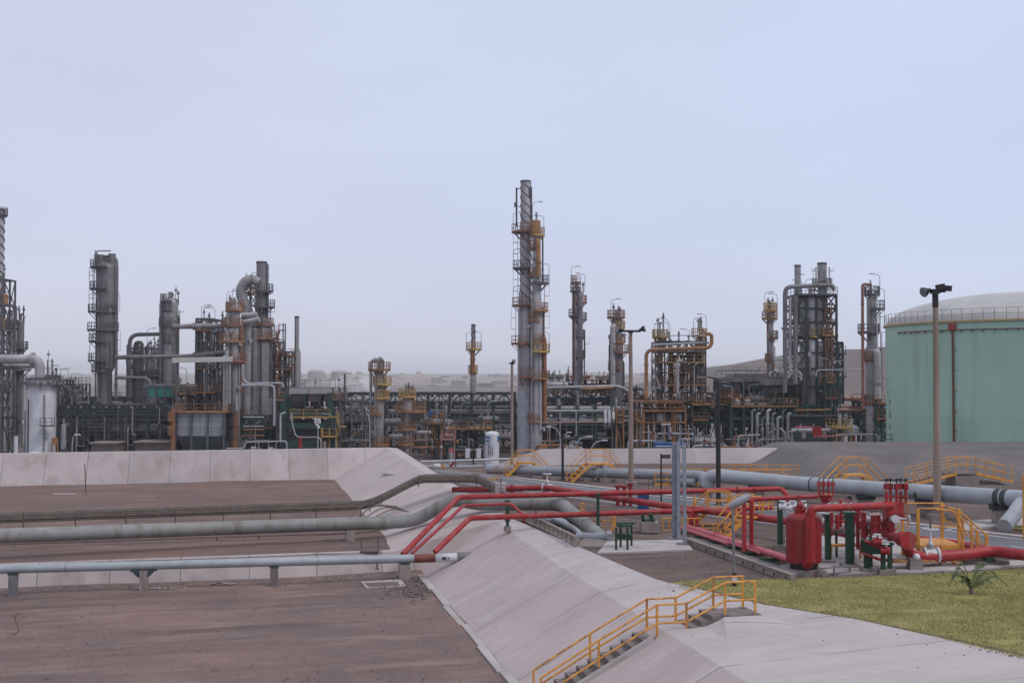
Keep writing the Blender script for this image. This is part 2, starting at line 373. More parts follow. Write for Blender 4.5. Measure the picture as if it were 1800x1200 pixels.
EDGE = [(-14, 34), (18, 22), (25.2, 19), (30, 17.1), (32.5, 15.4), (37.4, 13.75), (43, 13.4), (54, 12.6), (60, 12.3), (75, 12), (97, 11.8)]
LEFT = [(-14, 11.7), (55, 11.7), (97, 10.9)]
ZL = [(0, -.25), (44, -.25), (54, -.02), (60, .22), (92, 1.0)]
ZR = [(0, .03), (24, .03), (28, .09), (33, .10), (40, .04), (54, .06), (60, .25), (92, 1.0)]
mbp = MB(); rows = []
bs = [-14, 0, 10, 18, 22, 25.2, 27.5, 30, 32.5, 35, 37.4, 40, 43, 46, 50, 53.9, 54.3, 57, 60, 67, 75, 84, 92.6, 94]
for b in bs:
    l, r = interp(LEFT, b), interp(EDGE, b); zl, zr = interp(ZL, b), interp(ZR, b)
    if b < 54.1: ta, tz = 7.8, -2.26
    else: ta, tz = 6.55, -1.36
    row = [(ta, b, tz), (l, b, zl), (l + .02, b, zl + .003), (r, b, zr), (r + 1.6 * max(zr, .05), b, -.06)]
    rows.append(row)
n = 5
mbp.add([p for q in rows for p in q], [(j * n + i, j * n + i + 1, (j + 1) * n + i + 1, (j + 1) * n + i) for j in range(len(rows) - 1) for i in range(n - 1)])
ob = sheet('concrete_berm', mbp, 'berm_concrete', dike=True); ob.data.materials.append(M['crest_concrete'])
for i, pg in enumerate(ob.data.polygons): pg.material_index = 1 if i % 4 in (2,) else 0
# toe kerb of the slope
mk = MB()
for j, (b0, b1) in enumerate(zip(lin(-14, 52.5, 19), lin(-14, 52.5, 19)[1:])):
    mk.box((7.78 + .05 * math.sin(j * 3), (b0 + b1) / 2, -2.2 + .02 * math.sin(j * 5)), (.3 + .06 * math.sin(j * 7), b1 - b0 - .04, .12), .01 * math.sin(j * 4))
o = link('kerb', mk, 'concrete_pad'); o.rotation_euler = (0, 0, TH); o['kind'] = 'structure'

# retaining walls (things)
def wall(name, label, mb, m):
    o = link(name, mb, m); o.rotation_euler = (0, 0, TH); o['label'] = label; o['category'] = 'wall'; return o
mb = MB(); mb.add([(-85, 53.7, -2.4), (7.6, 53.7, -2.4), (7.6, 54.3, -1.27), (-85, 54.3, -1.27), (7.6, 54.7, -1.27), (-85, 54.7, -1.27), (7.6, 54.7, -2.4), (-85, 54.7, -2.4)],
                  [(0, 1, 2, 3), (3, 2, 4, 5), (5, 4, 6, 7)])
wall('retaining_wall', 'low pinkish concrete retaining wall between the two gravel terraces behind the silver pipe', mb, 'concrete_wall')
mb = MB(); mb.add([(-110, 91.9, -1.5), (6.9, 91.9, -1.5), (10.9, 93.6, 1.0), (-110, 93.6, 1.0), (11.6, 94.8, 1.0), (-110, 94.8, 1.0), (12.5, 97, YARD), (-110, 97, YARD)],
                  [(0, 1, 2, 3), (3, 2, 4, 5), (5, 4, 6, 7)])
wall('dike_wall', 'long pale sloping concrete dike wall of plain panels below the left half of the refinery', mb, 'concrete_wall')

# gravel lot right of the dike
bs = lin(-14, 86, 40); mb = MB(); rows = []
for b in bs:
    e0 = interp(EDGE, b) + .0
    cols = [e0 + (170 - e0) * (i / 50) ** 2 for i in range(51)]
    rows.append([(a, b, 0 + (nf(a, b, .3, .035) if i else -.01)) for i, a in enumerate(cols)])
n = 51
mb.add([p for q in rows for p in q], [(j * n + i, j * n + i + 1, (j + 1) * n + i + 1, (j + 1) * n + i) for j in range(len(rows) - 1) for i in range(n - 1)])
mb.add([(10, 86, -.01), (170, 86, -.01), (170, 128, YARD), (10, 128, YARD)], [(0, 1, 2, 3)])
mb.sm = [True] * len(mb.f)
sheet('gravel_lot', mb, 'gravel_lot_m', dike=True)

# far right concrete dike wall and grey mound
a0, a1 = S(944, 800, 92), S(1535, 784, 92)
mb = MB(); x0, x1 = a0.x, a1.x
mb.add([(x0 - 1, 90.4, -.4), (x1, 90.4, -.4), (x1, 92, 1.15), (x0 + .3, 92, 1.0), (x1, 93, 1.15), (x0 + .3, 93, 1.0), (x1, 95, -3), (x0, 95, -3), (x0 - 4, 93, -.5)],
       [(0, 1, 2, 3), (3, 2, 4, 5), (5, 4, 6, 7), (0, 3, 8), (3, 5, 8), (5, 7, 8)])
o = link('dike_wall', mb, 'concrete_back'); o['label'] = 'low grey concrete dike wall behind the street sign and the yellow railings'; o['category'] = 'wall'

def ss(x, a, b):
    t = min(1, max(0, (x - a) / (b - a))); return t * t * (3 - 2 * t)
def mound(x, y):
    z = 1.42 * ss(x, 18.6, 22.6) * ss(y, 75.5, 83) * (1 - ss(y, 96, 103))
    z = max(z, .95 * ss(x, 37, 41) * ss(y, 66.5 + .02 * x, 72) * (1 - ss(y, 82, 90)) * (1 - .4 * ss(x, 52, 60)))
    z = max(z, .9 * ss(x, 20, 23) * (1 - ss(x, 29.5, 33)) * ss(y, 71.5, 76) * (1 - ss(y, 82, 90)))
    return (x, y, -.03 + z + nf(x, y, .5, .03) * (z > .05))
sheet('earth_mound', grid(mound, lin(17, 110, 190), lin(65, 104, 80)), 'mound_soil', sm=True)

# road and paving
rd = Vector((.62, -.785, 0)); rn = Vector((.785, .62, 0)); r0 = Vector((0, 77.2, .0))
def road_strip(name, t0, t1, o0, o1, z, m, kind='structure', n=40):
    mb = MB(); ps = []
    for t in lin(t0, t1, n):
        for o_ in (o0, o1): p = r0 + rd * t + rn * o_; ps.append((p.x, p.y, z + (-.03 if 0 else 0)))
    mb.add(ps, [(2 * j, 2 * j + 2, 2 * j + 3, 2 * j + 1) for j in range(n)])
    return sheet(name, mb, m, kind)
road_strip('road', -9, 62, -4.9, 0, .05, 'asphalt')
M['road_paint'] = mat('road_paint', (.62, .62, .66), (.42, .42, .44), .7, 0, 4)
road_strip('road_marking', -9, 62, -.22, -.10, .054, 'road_paint')
for k in range(-3, 20):
    road_strip('road_marking', k * 3.3, k * 3.3 + 1.5, -2.45, -2.36, .054, 'road_paint', n=1)
road_strip('pavement', -2, 62, .25, .95, .075, 'concrete_pad')
# kerb on both sides
for off in (.12, -5.03):
    mb = MB()
    for k in range(-4, 31):
        p, q = r0 + rd * (k * 2) + rn * off, r0 + rd * (k * 2 + 1.96) + rn * off
        mb.bar(p + Vector((0, 0, .06)), q + Vector((0, 0, .06)), .14, .16)
    o = link('kerb', mb, 'concrete_pad'); o['kind'] = 'structure'
mb = MB()
P_ = [G(1660, 935), G(1700, 917), G(1830, 911), G(1960, 915), G(1960, 925), G(1760, 926)]
mb.prism([(p.x, p.y) for p in P_], -.05, .078); sheet('pavement', mb, 'concrete_pad')
P_ = [G(1757, 926), G(1960, 926), G(1990, 950), G(1860, 945)]
mb = MB(); mb.prism([(p.x, p.y) for p in P_], -.05, .085); sheet('lawn', mb, 'grass_base')
# concrete pads in the valve yard
def pad(name, pts, z, m='concrete_pad'):
    mb = MB(); mb.prism([(G(x, y).x, G(x, y).y) for x, y in pts], -.1, z); sheet(name, mb, m)
pad('concrete_pad', [(1050, 974), (1218, 968), (1205, 950), (1068, 953)], .07)
pad('concrete_pad', [(1385, 1012), (1700, 1004), (1850, 990), (1700, 955), (1560, 940), (1380, 946)], .06)
pad('trench_floor', [(1012, 962), (1060, 962), (1085, 946), (1035, 940)], .04, 'concrete_step')

# lawn
e = [W(interp(EDGE, b), b, 0) for b in (14, 18, 22, 25.2, 27.5, 30, 31.6)]
LAWN = [(p.x, p.y) for p in e] + [(G(1215, 1040).x, G(1215, 1040).y)] + [(G(x, y).x, G(x, y).y) for x, y in ((1180, 1026), (1235, 1021), (1350, 1021), (1500, 1017), (1700, 1009), (1800, 1001))] + [(40, 44), (40, 16)]
def inside(x, y, poly):
    c = False; j = len(poly) - 1
    for i in range(len(poly)):
        xi, yi = poly[i]; xj, yj = poly[j]
        if (yi > y) != (yj > y) and x < (xj - xi) * (y - yi) / (yj - yi) + xi: c = not c
        j = i
    return c
mb = MB(); mb.prism(LAWN, -.1, .055); sheet('lawn', mb, 'grass_base')
M['grass_blade'] = mat('grass_blade', (.40, .36, .15), (.22, .225, .085), .8, 0, 1.1, lo=.3, hi=.7)
mb = MB(); rnd = random.Random(5); cnt = 0
vv = []; ff = []
while cnt < 52000:
    x = rnd.uniform(3.5, 24); y = rnd.uniform(20, 42.5)
    if x / y > .5: continue
    if not inside(x + rnd.gauss(0, .16), y + rnd.gauss(0, .16), LAWN): continue
    if noise.noise(Vector((x * .8, y * .8, 0))) < -.45 and rnd.random() < .8: continue
    h = rnd.uniform(.02, .055) * (1.3 + .9 * noise.noise(Vector((x * 1.3, y * 1.3, 7)))); a = rnd.uniform(0, 6.28); lx, ly = rnd.gauss(0, .03), rnd.gauss(0, .03); wd = rnd.uniform(.006, .016)
    k = len(vv); vv += [(x - math.cos(a) * wd, y - math.sin(a) * wd, .05), (x + math.cos(a) * wd, y + math.sin(a) * wd, .05), (x + lx, y + ly, .055 + h)]; ff.append((k, k + 1, k + 2)); cnt += 1
me = bpy.data.meshes.new('grass'); me.from_pydata(vv, [], ff); me.materials.append(M['grass_blade'])
o = bpy.data.objects.new('grass', me); sc.collection.objects.link(o); o['kind'] = 'stuff'; o['label'] = 'short yellowing grass on the lawn beside the concrete dike'

# dirt washed out along the lawn edge
rnd = random.Random(12); bs = lin(16, 36.5, 110); mb = MB(); ps = []
for b in bs:
    e0 = interp(EDGE, b); w0 = .10 + .16 * max(0, noise.noise(Vector((b * 1.1, 0, 4))) + .35); ps += [W(e0 - w0, b, .042), W(e0 + .35, b, .062)]
mb.add(ps, [(2 * i, 2 * i + 1, 2 * i + 3, 2 * i + 2) for i in range(len(bs) - 1)]); sheet('soil', mb, 'gravel_lot_m')
# loose stones: one mass
mb = MB(); rnd = random.Random(8)
def stone(c, r):
    vs = [Vector(c) + Vector((math.cos(t) * r * rnd.uniform(.6, 1.2), math.sin(t) * r * rnd.uniform(.6, 1.2), 0)) for t in (0, 1.2, 2.5, 3.8, 5)]
    vs.append(Vector(c) + Vector((rnd.uniform(-.3, .3) * r, rnd.uniform(-.3, .3) * r, r * rnd.uniform(.4, .9))))
    mb.add(vs, [(i, (i + 1) % 5, 5) for i in range(5)])
for i in range(5200):
    b = rnd.uniform(24, 53.3); a = rnd.uniform(-32, 7.5)
    p = W(a, b, -2.19); stone(p, rnd.choice((.012, .02, .02, .03, .03, .05)))
for i in range(2600):
    b = rnd.uniform(55, 91); a = rnd.uniform(-45, 6.3); stone(W(a, b, -1.3), rnd.choice((.02, .03, .04, .06)))
for i in range(1500):
    b = 53.4 - abs(rnd.gauss(0, .5)); a = rnd.uniform(-32, 7.4); stone(W(a, b, -2.17), rnd.choice((.02, .03, .05)))
for i in range(420):
    b = rnd.gauss(50.5, 1.4); a = rnd.gauss(6.8, .7)
    if b < 53.3 and a < 7.7: stone(W(a, b, -2.19), rnd.choice((.04, .06, .09, .13)))
for i in range(1200):
    a = rnd.uniform(13.6, 26); b = rnd.uniform(33, 44); p = W(a, b, .01)
    if not inside(p.x, p.y, LAWN): stone(p, rnd.choice((.012, .02, .03, .05)))
for i in range(500):
    b = rnd.uniform(20, 37); p = W(interp(EDGE, b) + rnd.gauss(.0, .1), b, .05); stone(p, rnd.choice((.02, .03, .045)))
for i in range(90):
    b = rnd.uniform(22, 50); a = rnd.uniform(11.9, interp(EDGE, b)); l, r_ = interp(LEFT, b), interp(EDGE, b)
    z = interp(ZL, b) + (interp(ZR, b) - interp(ZL, b)) * (a - l) / (r_ - l); stone(W(a, b, z + .003), rnd.choice((.015, .02, .035)))
o = link('stones', mb, 'brown_block'); o['kind'] = 'stuff'; o['label'] = 'small loose stones scattered over gravel and concrete'
# rubble heap at the wall corner
# far hill
def hill(x, y):
    t = ss(x, 95, 250) ; pr = ss(y, 430, 640) * (1 - ss(y, 800, 1200))
    z = 27.5 * (.2 * ss(x, 80, 118) + .5 * ss(x, 95, 160) + .3 * ss(x, 155, 210)) * pr * (1 - .25 * ss(x, 300, 420))
    return (x, y, YARD - 1 + z * 1.0 + noise.noise(Vector((x * .02, y * .02, 1))) * 1.5 * pr)
ground_mat('hill_rock', [(.145, .118, .108), (.12, .098, .09), (.175, .145, .13), (.10, .08, .072)], .012, .03, .3, .4)
sheet('hill', grid(hill, lin(60, 700, 90), lin(400, 1250, 60)), 'hill_rock', sm=True)
# low far ground rising to the hazy skyline
def far(x, y):
    z = 7 * ss(y, 900, 2600) * (1 + .6 * noise.noise(Vector((x * .0016, y * .002, 5)))) + 3.0 * ss(y, 1500, 3000) * (noise.noise(Vector((x * .006, y * .004, 2))))
    return (x, y, YARD - .3 + z)
sheet('terrain', grid(far, lin(-2600, 2600, 130), lin(650, 5200, 60)), 'hill_soil', sm=True)
rnd = random.Random(3)
proto = []
for k, (wd, dp, h) in enumerate(((9, 7, 3), (15, 8, 3.5), (7, 6, 5), (11, 8, 6))):
    mb = MB(); mb.box((0, 0, h / 2), (wd, dp, h))
    bld = Thing('far_building', 'small pale building on the hazy plain far beyond the refinery', 'building', (0, 0, -60), 'far buildings on the hazy plain')
    bld.loc = Vector((0, 0, 0)); bld.p('wall', mb, 'far_city'); mb = MB()
    mb.box((0, 0, h + .25), (wd + .6, dp + .6, .5)); bld.p('roof', mb, 'steel_pale'); proto.append(bld.o)
nplaced = 0
for i in range(90):
    y = rnd.uniform(900, 2800); x = y * rnd.uniform(-.36, .19)
    if x > .12 * y and y < 1250: continue
    c = proto[i] if i < 4 else copy_tree(proto[i % 4])
    c.location = (x, y, far(x, y)[2] - .5); c.rotation_euler = (0, 0, rnd.uniform(-.4, .4)); c['label'] = 'small pale building on the hazy plain far beyond the refinery'
for px, py, wpx, lab in ((556, 650, 30, 'leftmost of the pale storage tanks on the hazy skyline'), (597, 651, 30, 'middle pale storage tank on the hazy skyline'), (1268, 659, 24, 'pale storage tank on the hazy skyline left of the brown hill')):
    d = 1500; p = S(px, py + 3, d); r_ = wpx / 2 * d / F; t = Thing('far_tank', lab, 'tank', (p.x, d, p.z - 14), 'far storage tanks')
    mb = MB(); mb.cyl((p.x, d, p.z - 14), (p.x, d, p.z), r_, n=24); t.p('shell', mb, 'far_city')
    mb = MB(); mb.dome((p.x, d, p.z), r_, r_ * .25, 24, 3); t.p('roof', mb, 'far_city')

# haze
m = bpy.data.materials.new('haze_air'); m.use_nodes = True; n = m.node_tree; n.nodes.remove(n.nodes['Principled BSDF'])
v = n.nodes.new('ShaderNodeVolumePrincipled'); v.inputs['Color'].default_value = (.97, .98, 1, 1); v.inputs['Density'].default_value = .00024; v.inputs['Anisotropy'].default_value = .55
n.links.new(v.outputs[0], n.nodes['Material Output'].inputs['Volume']); M['haze'] = m
mb = MB(); mb.box((0, 4450, 21), (18400, 9200, 58))
o = link('haze', mb, 'haze'); o['kind'] = 'stuff'; o['label'] = 'pale blue haze over the plain'
# ================================================================ BUILDERS
def wpx(d): return d / F          # metres per photo pixel at depth d
def rail_path(mb, pts, h=1.1, r=.035, step=None, closed=False, lows=(.55,), toe=True):
    'posts, top rail and mid rails along pts (deck level)'
    pts = [Vector(p) for p in pts]; seg = list(zip(pts, pts[1:] + ([pts[0]] if closed else [])))
    if not closed: seg = seg[:len(pts) - 1]
    for p, q in seg:
        for z in (h,) + tuple(lows): mb.bar(p + Vector((0, 0, z)), q + Vector((0, 0, z)), r * 1.7)
        if toe: mb.bar(p + Vector((0, 0, .08)), q + Vector((0, 0, .08)), r, .14)
        k = max(1, int(round((q - p).length / (step or 1.6))))
        for i in range(k): a = p.lerp(q, i / k); mb.bar(a, a + Vector((0, 0, h)), r * 2)
    if not closed: mb.bar(pts[-1], pts[-1] + Vector((0, 0, h)), r * 2)
def lamp_arm(mb, p, side, h=2.6):
    p = Vector(p); mb.tube([p, p + Vector((0, 0, h)), p + Vector((-side * .9, 0, h + .15))], .045, 5, fil=.4)
    mb.box(p + Vector((-side * 1.1, 0, h + .15)), (.6, .25, .12))
def platform(T, c, r, zd, lw, rw, m='orange_steel', rm=None, h=1.1, parent=None):
    'walkway deck round a column of radius r; lw / rw = how far it reaches left / right of the axis'
    c = Vector((c[0], c[1], zd)); rm = rm or m
    full = lw > r + .3 and rw > r + .3
    if full: a0, a1 = -math.pi, math.pi
    elif rw > r + .3: a0, a1 = -math.pi * .62, math.pi * .45
    else: a0, a1 = math.pi * .55, math.pi * 1.62
    k = 20 if full else 12
    def R_(t): return max(lw if math.cos(t) < 0 else rw, r + .35) * (1 - .12 * abs(math.sin(2 * t))) if full else max(lw if rw <= r + .3 else rw, r + .4) * (1 - .12 * abs(math.sin(2 * t)))
    ts = [a0 + (a1 - a0) * i / k for i in range(k + (0 if full else 1))]
    mb = MB(); vs = []
    for t in ts:
        for rr in (r * .9, R_(t)):
            for dz in (0, -.14): vs.append(c + Vector((rr * math.cos(t), rr * math.sin(t), dz)))
    fs = []; N = len(ts)
    for i in range(N if full else N - 1):
        a = 4 * i; b = 4 * ((i + 1) % N)
        fs += [(a, a + 2, b + 2, b), (a + 1, b + 1, b + 3, a + 3), (a + 2, a + 3, b + 3, b + 2)]
    if not full: fs += [(0, 1, 3, 2), (4 * N - 4, 4 * N - 2, 4 * N - 1, 4 * N - 3)]
    mb.add(vs, fs)
    for i in range(0, N, 3):      # knee brackets
        t = ts[i]; e_ = Vector((math.cos(t), math.sin(t), 0))
        mb.bar(c + e_ * R_(t) * .93 + Vector((0, 0, -.14)), c + e_ * r * .97 + Vector((0, 0, -.14 - (R_(t) - r) * .9)), .09)
    d = T.p('platform', mb, m, parent)
    mb = MB(); rail_path(mb, [c + Vector(((R_(t) - .05) * math.cos(t), (R_(t) - .05) * math.sin(t), 0)) for t in ts], h=h, r=.036, step=2.5, closed=full)
    T.p('railing', mb, rm, d)
    return d
def ladder(mb, x, y, z0, z1, nrm=(0, -1), cage=True, w=.5):
    nx, ny = nrm; tx, ty = -ny, nx
    for s_ in (-1, 1): mb.bar((x + tx * w / 2 * s_, y + ty * w / 2 * s_, z0), (x + tx * w / 2 * s_, y + ty * w / 2 * s_, z1), .07)
    z = z0
    while z < z1: mb.bar((x - tx * w / 2, y - ty * w / 2, z), (x + tx * w / 2, y + ty * w / 2, z), .04); z += .6
    if cage:
        z = z0 + 2
        while z < z1:
            q = [(x + tx * w * .6 * math.cos(a) + nx * w * 1.3 * math.sin(a), y + ty * w * .6 * math.cos(a) + ny * w * 1.3 * math.sin(a), z) for a in (0, .8, 1.57, 2.34, 3.14)]
            for a, b in zip(q, q[1:]): mb.bar(a, b, .05)
            z += 1.6
        q = [(x + nx * w * 1.3, y + ny * w * 1.3)]
        mb.bar((*q[0], z0 + 2), (*q[0], z1), .04)

def column(px, ytop, wp, d, label, cat='column', name='process_column', shell='clad_mid', ybot=None, segs=None, plats=(), pm='orange_steel', rm=None, head=True, pipes=(), lad=None, vents=0, lamps=(), spiral=None, group=None, nz=3, seed=0):
    '''px centre; ytop top of the shell; wp width in px at depth d. segs: [(y, w)] lower widths (a change of width makes a cone).
    plats: (y, left px, right px[, material]); pipes: (dx px, y0, y1, r, material); lad: (side, y0, y1)'''
    k = wpx(d); p = S(px, ytop, d); zt = p.z; zb = YARD if ybot is None else S(px, ybot, d).z
    T = Thing(name, label, cat, (p.x, d, zb), group); x, y = p.x, d
    prof = [(zt, wp / 2 * k)]
    for (yy, ww, *_m) in (segs or []):
        z = S(px, yy, d).z; prof.append((z + .35 * 1, prof[-1][1])); prof.append((z - .35, ww / 2 * k))
    prof.append((zb, prof[-1][1])); prof = [q for q in prof if q[0] >= zb - .01]
    mb = MB(); n = 18
    mb.tube([(x, y, z) for z, _ in prof], 1, n, rs=[r_ for _, r_ in prof])
    # fix smooth lathe: flanges
    r0_ = prof[0][1]
    for z, r_ in prof[1:-1:2]: mb.cyl((x, y, z - .06), (x, y, z + .06), r_ * 1.07, n=n)
    T.p('shell', mb, shell)
    def rad(z):
        rr = prof[0][1]
        for zz, r_ in prof:
            if z <= zz: rr = r_
        return rr
    if head:
        mb = MB(); mb.dome((x, y, zt - .01), r0_, r0_ * .6, n, 4); mb.cyl((x, y, zt + r0_ * .4), (x, y, zt + r0_ * .6 + .9), max(.12, r0_ * .22), n=8)
        mb.cyl((x, y, zt + r0_ * .6 + .8), (x, y, zt + r0_ * .6 + .95), max(.18, r0_ * .33), n=8); T.p('head', mb, shell)
    else:
        mb = MB(); mb.cyl((x, y, zt - .25), (x, y, zt + .02), r0_ * 1.08, n=n); mb.cyl((x, y, zt), (x, y, zt + .05), r0_ * .86, n=n); T.p('rim', mb, 'steel_dark')
    mb = MB(); rb = prof[-1][1]; mb.cyl((x, y, zb), (x, y, zb + .5), rb * 1.3, n=16); mb.cyl((x, y, zb - .2), (x, y, zb + .12), rb * 1.5, n=8); T.p('base', mb, 'concrete_pier')
    for i, (dx, y0, y1, r_, mm) in enumerate(pipes):
        za, zc = S(px, y0, d).z, S(px, y1, d).z; rr = rad((za + zc) / 2); ox = dx * k
        oy = -math.sqrt(max(.0, (rr + r_) ** 2 - ox * ox)) if abs(ox) < rr + r_ else 0
        mb = MB(); q = [(x + ox * .6, y + oy * .7, za + r_ * .5), (x + ox, y + oy, za), (x + ox, y + oy, zc)]
        if abs(ox) > rr: q[0] = (x, y, za + .6); q.insert(1, (x + ox, y + oy, za + .6)); q.pop(2)
        mb.tube(q, r_, 8, fil=.8); z = zc + 2
        while z < za - 1: mb.cyl((x + ox, y + oy, z), (x + ox, y + oy, z + .12), r_ * 1.35, n=8); mb.bar((x + ox, y + oy, z), (x + ox * .8, y, z), .1); z += 4.5
        T.p('pipe', mb, mm)
    for (yy, l, r_, *mm) in plats:
        z = S(px, yy, d).z; platform(T, (x, y), rad(z), z, l * k, r_ * k, mm[0] if mm else pm, rm or (mm[0] if mm else pm))
    if lad:
        for (sd, y0, y1) in lad:
            z0_, z1_ = S(px, y1, d).z, S(px, y0, d).z; rr = rad(z0_) + .3; mb = MB(); ladder(mb, x + sd * rr, y - .3, z0_, z1_, (sd, 0) if abs(sd) > .5 else (0, -1)); T.p('ladder', mb, rm or pm)
    if vents:
        rnd = random.Random(seed + int(px))
        for i in range(vents):
            mb = MB(); ox = rnd.uniform(-1, 1) * r0_ * 1.3; h = rnd.uniform(.8, 2.6); z = zt
            mb.cyl((x + ox, y + rnd.uniform(-.3, .3), z - .3), (x + ox, y, z + h), rnd.uniform(.05, .13), n=6); mb.cyl((x + ox, y, z + h * .7), (x + ox, y, z + h * .7 + .3), .22, n=6)
            T.p('vent_pipe', mb, rnd.choice(['steel_dark', 'steel_grey', 'clad_mid']))
    for (dx, yy) in lamps:
        mb = MB(); z = S(px, yy, d).z; lamp_arm(mb, (x + dx * k, y - .2, z), 1 if dx > 0 else -1); T.p('lamp_arm', mb, 'steel_pale')
    if spiral:
        y0, y1, turns, rr = spiral; za, zc = S(px, y0, d).z, S(px, y1, d).z
        for ph in (0, 2.09, 4.19):
            mb = MB(); q = []
            for i in range(int(turns * 14) + 1):
                t = i / 14; z = za + (zc - za) * t / turns; a = ph + t * 2 * math.pi; r_ = rad(z) + .04; q.append((x + r_ * math.cos(a), y + r_ * math.sin(a), z))
            mb.tube(q, rr, 4); T.p('strake', mb, 'steel_dark')
    # nozzles
    rnd = random.Random(int(px * 7 + seed))
    for i in range(2 if nz else 0):
        rr = prof[-1][1]; a = rnd.uniform(-2.8, -.3); za = zb + (zt - zb) * rnd.uniform(.55, .97); zc = zb + (zt - zb) * rnd.uniform(.02, .3); q_ = .05 + .05 * rnd.random(); rx = max(r_ for _, r_ in prof) + q_ + .05
        mb = MB(); mb.tube([(x + rr * .5 * math.cos(a), y + rr * .5 * math.sin(a), za), (x + rx * math.cos(a), y + rx * math.sin(a), za), (x + rx * math.cos(a), y + rx * math.sin(a), zc)], q_, 6, fil=.2); T.p('pipe', mb, rnd.choice(('steel_grey', 'clad_light', 'steel_dark')))
    for i in range(nz):
        z = rnd.uniform(zb + 3, zt - 1); a = rnd.uniform(-2.9, -.3); rr = rad(z); mb = MB(); e_ = Vector((math.cos(a), math.sin(a), 0)); c = Vector((x, y, z))
        mb.cyl(c + e_ * rr * .9, c + e_ * (rr + .35), .22, n=8); mb.cyl(c + e_ * (rr + .3), c + e_ * (rr + .42), .33, n=8); T.p('manhole', mb, shell)
    return T

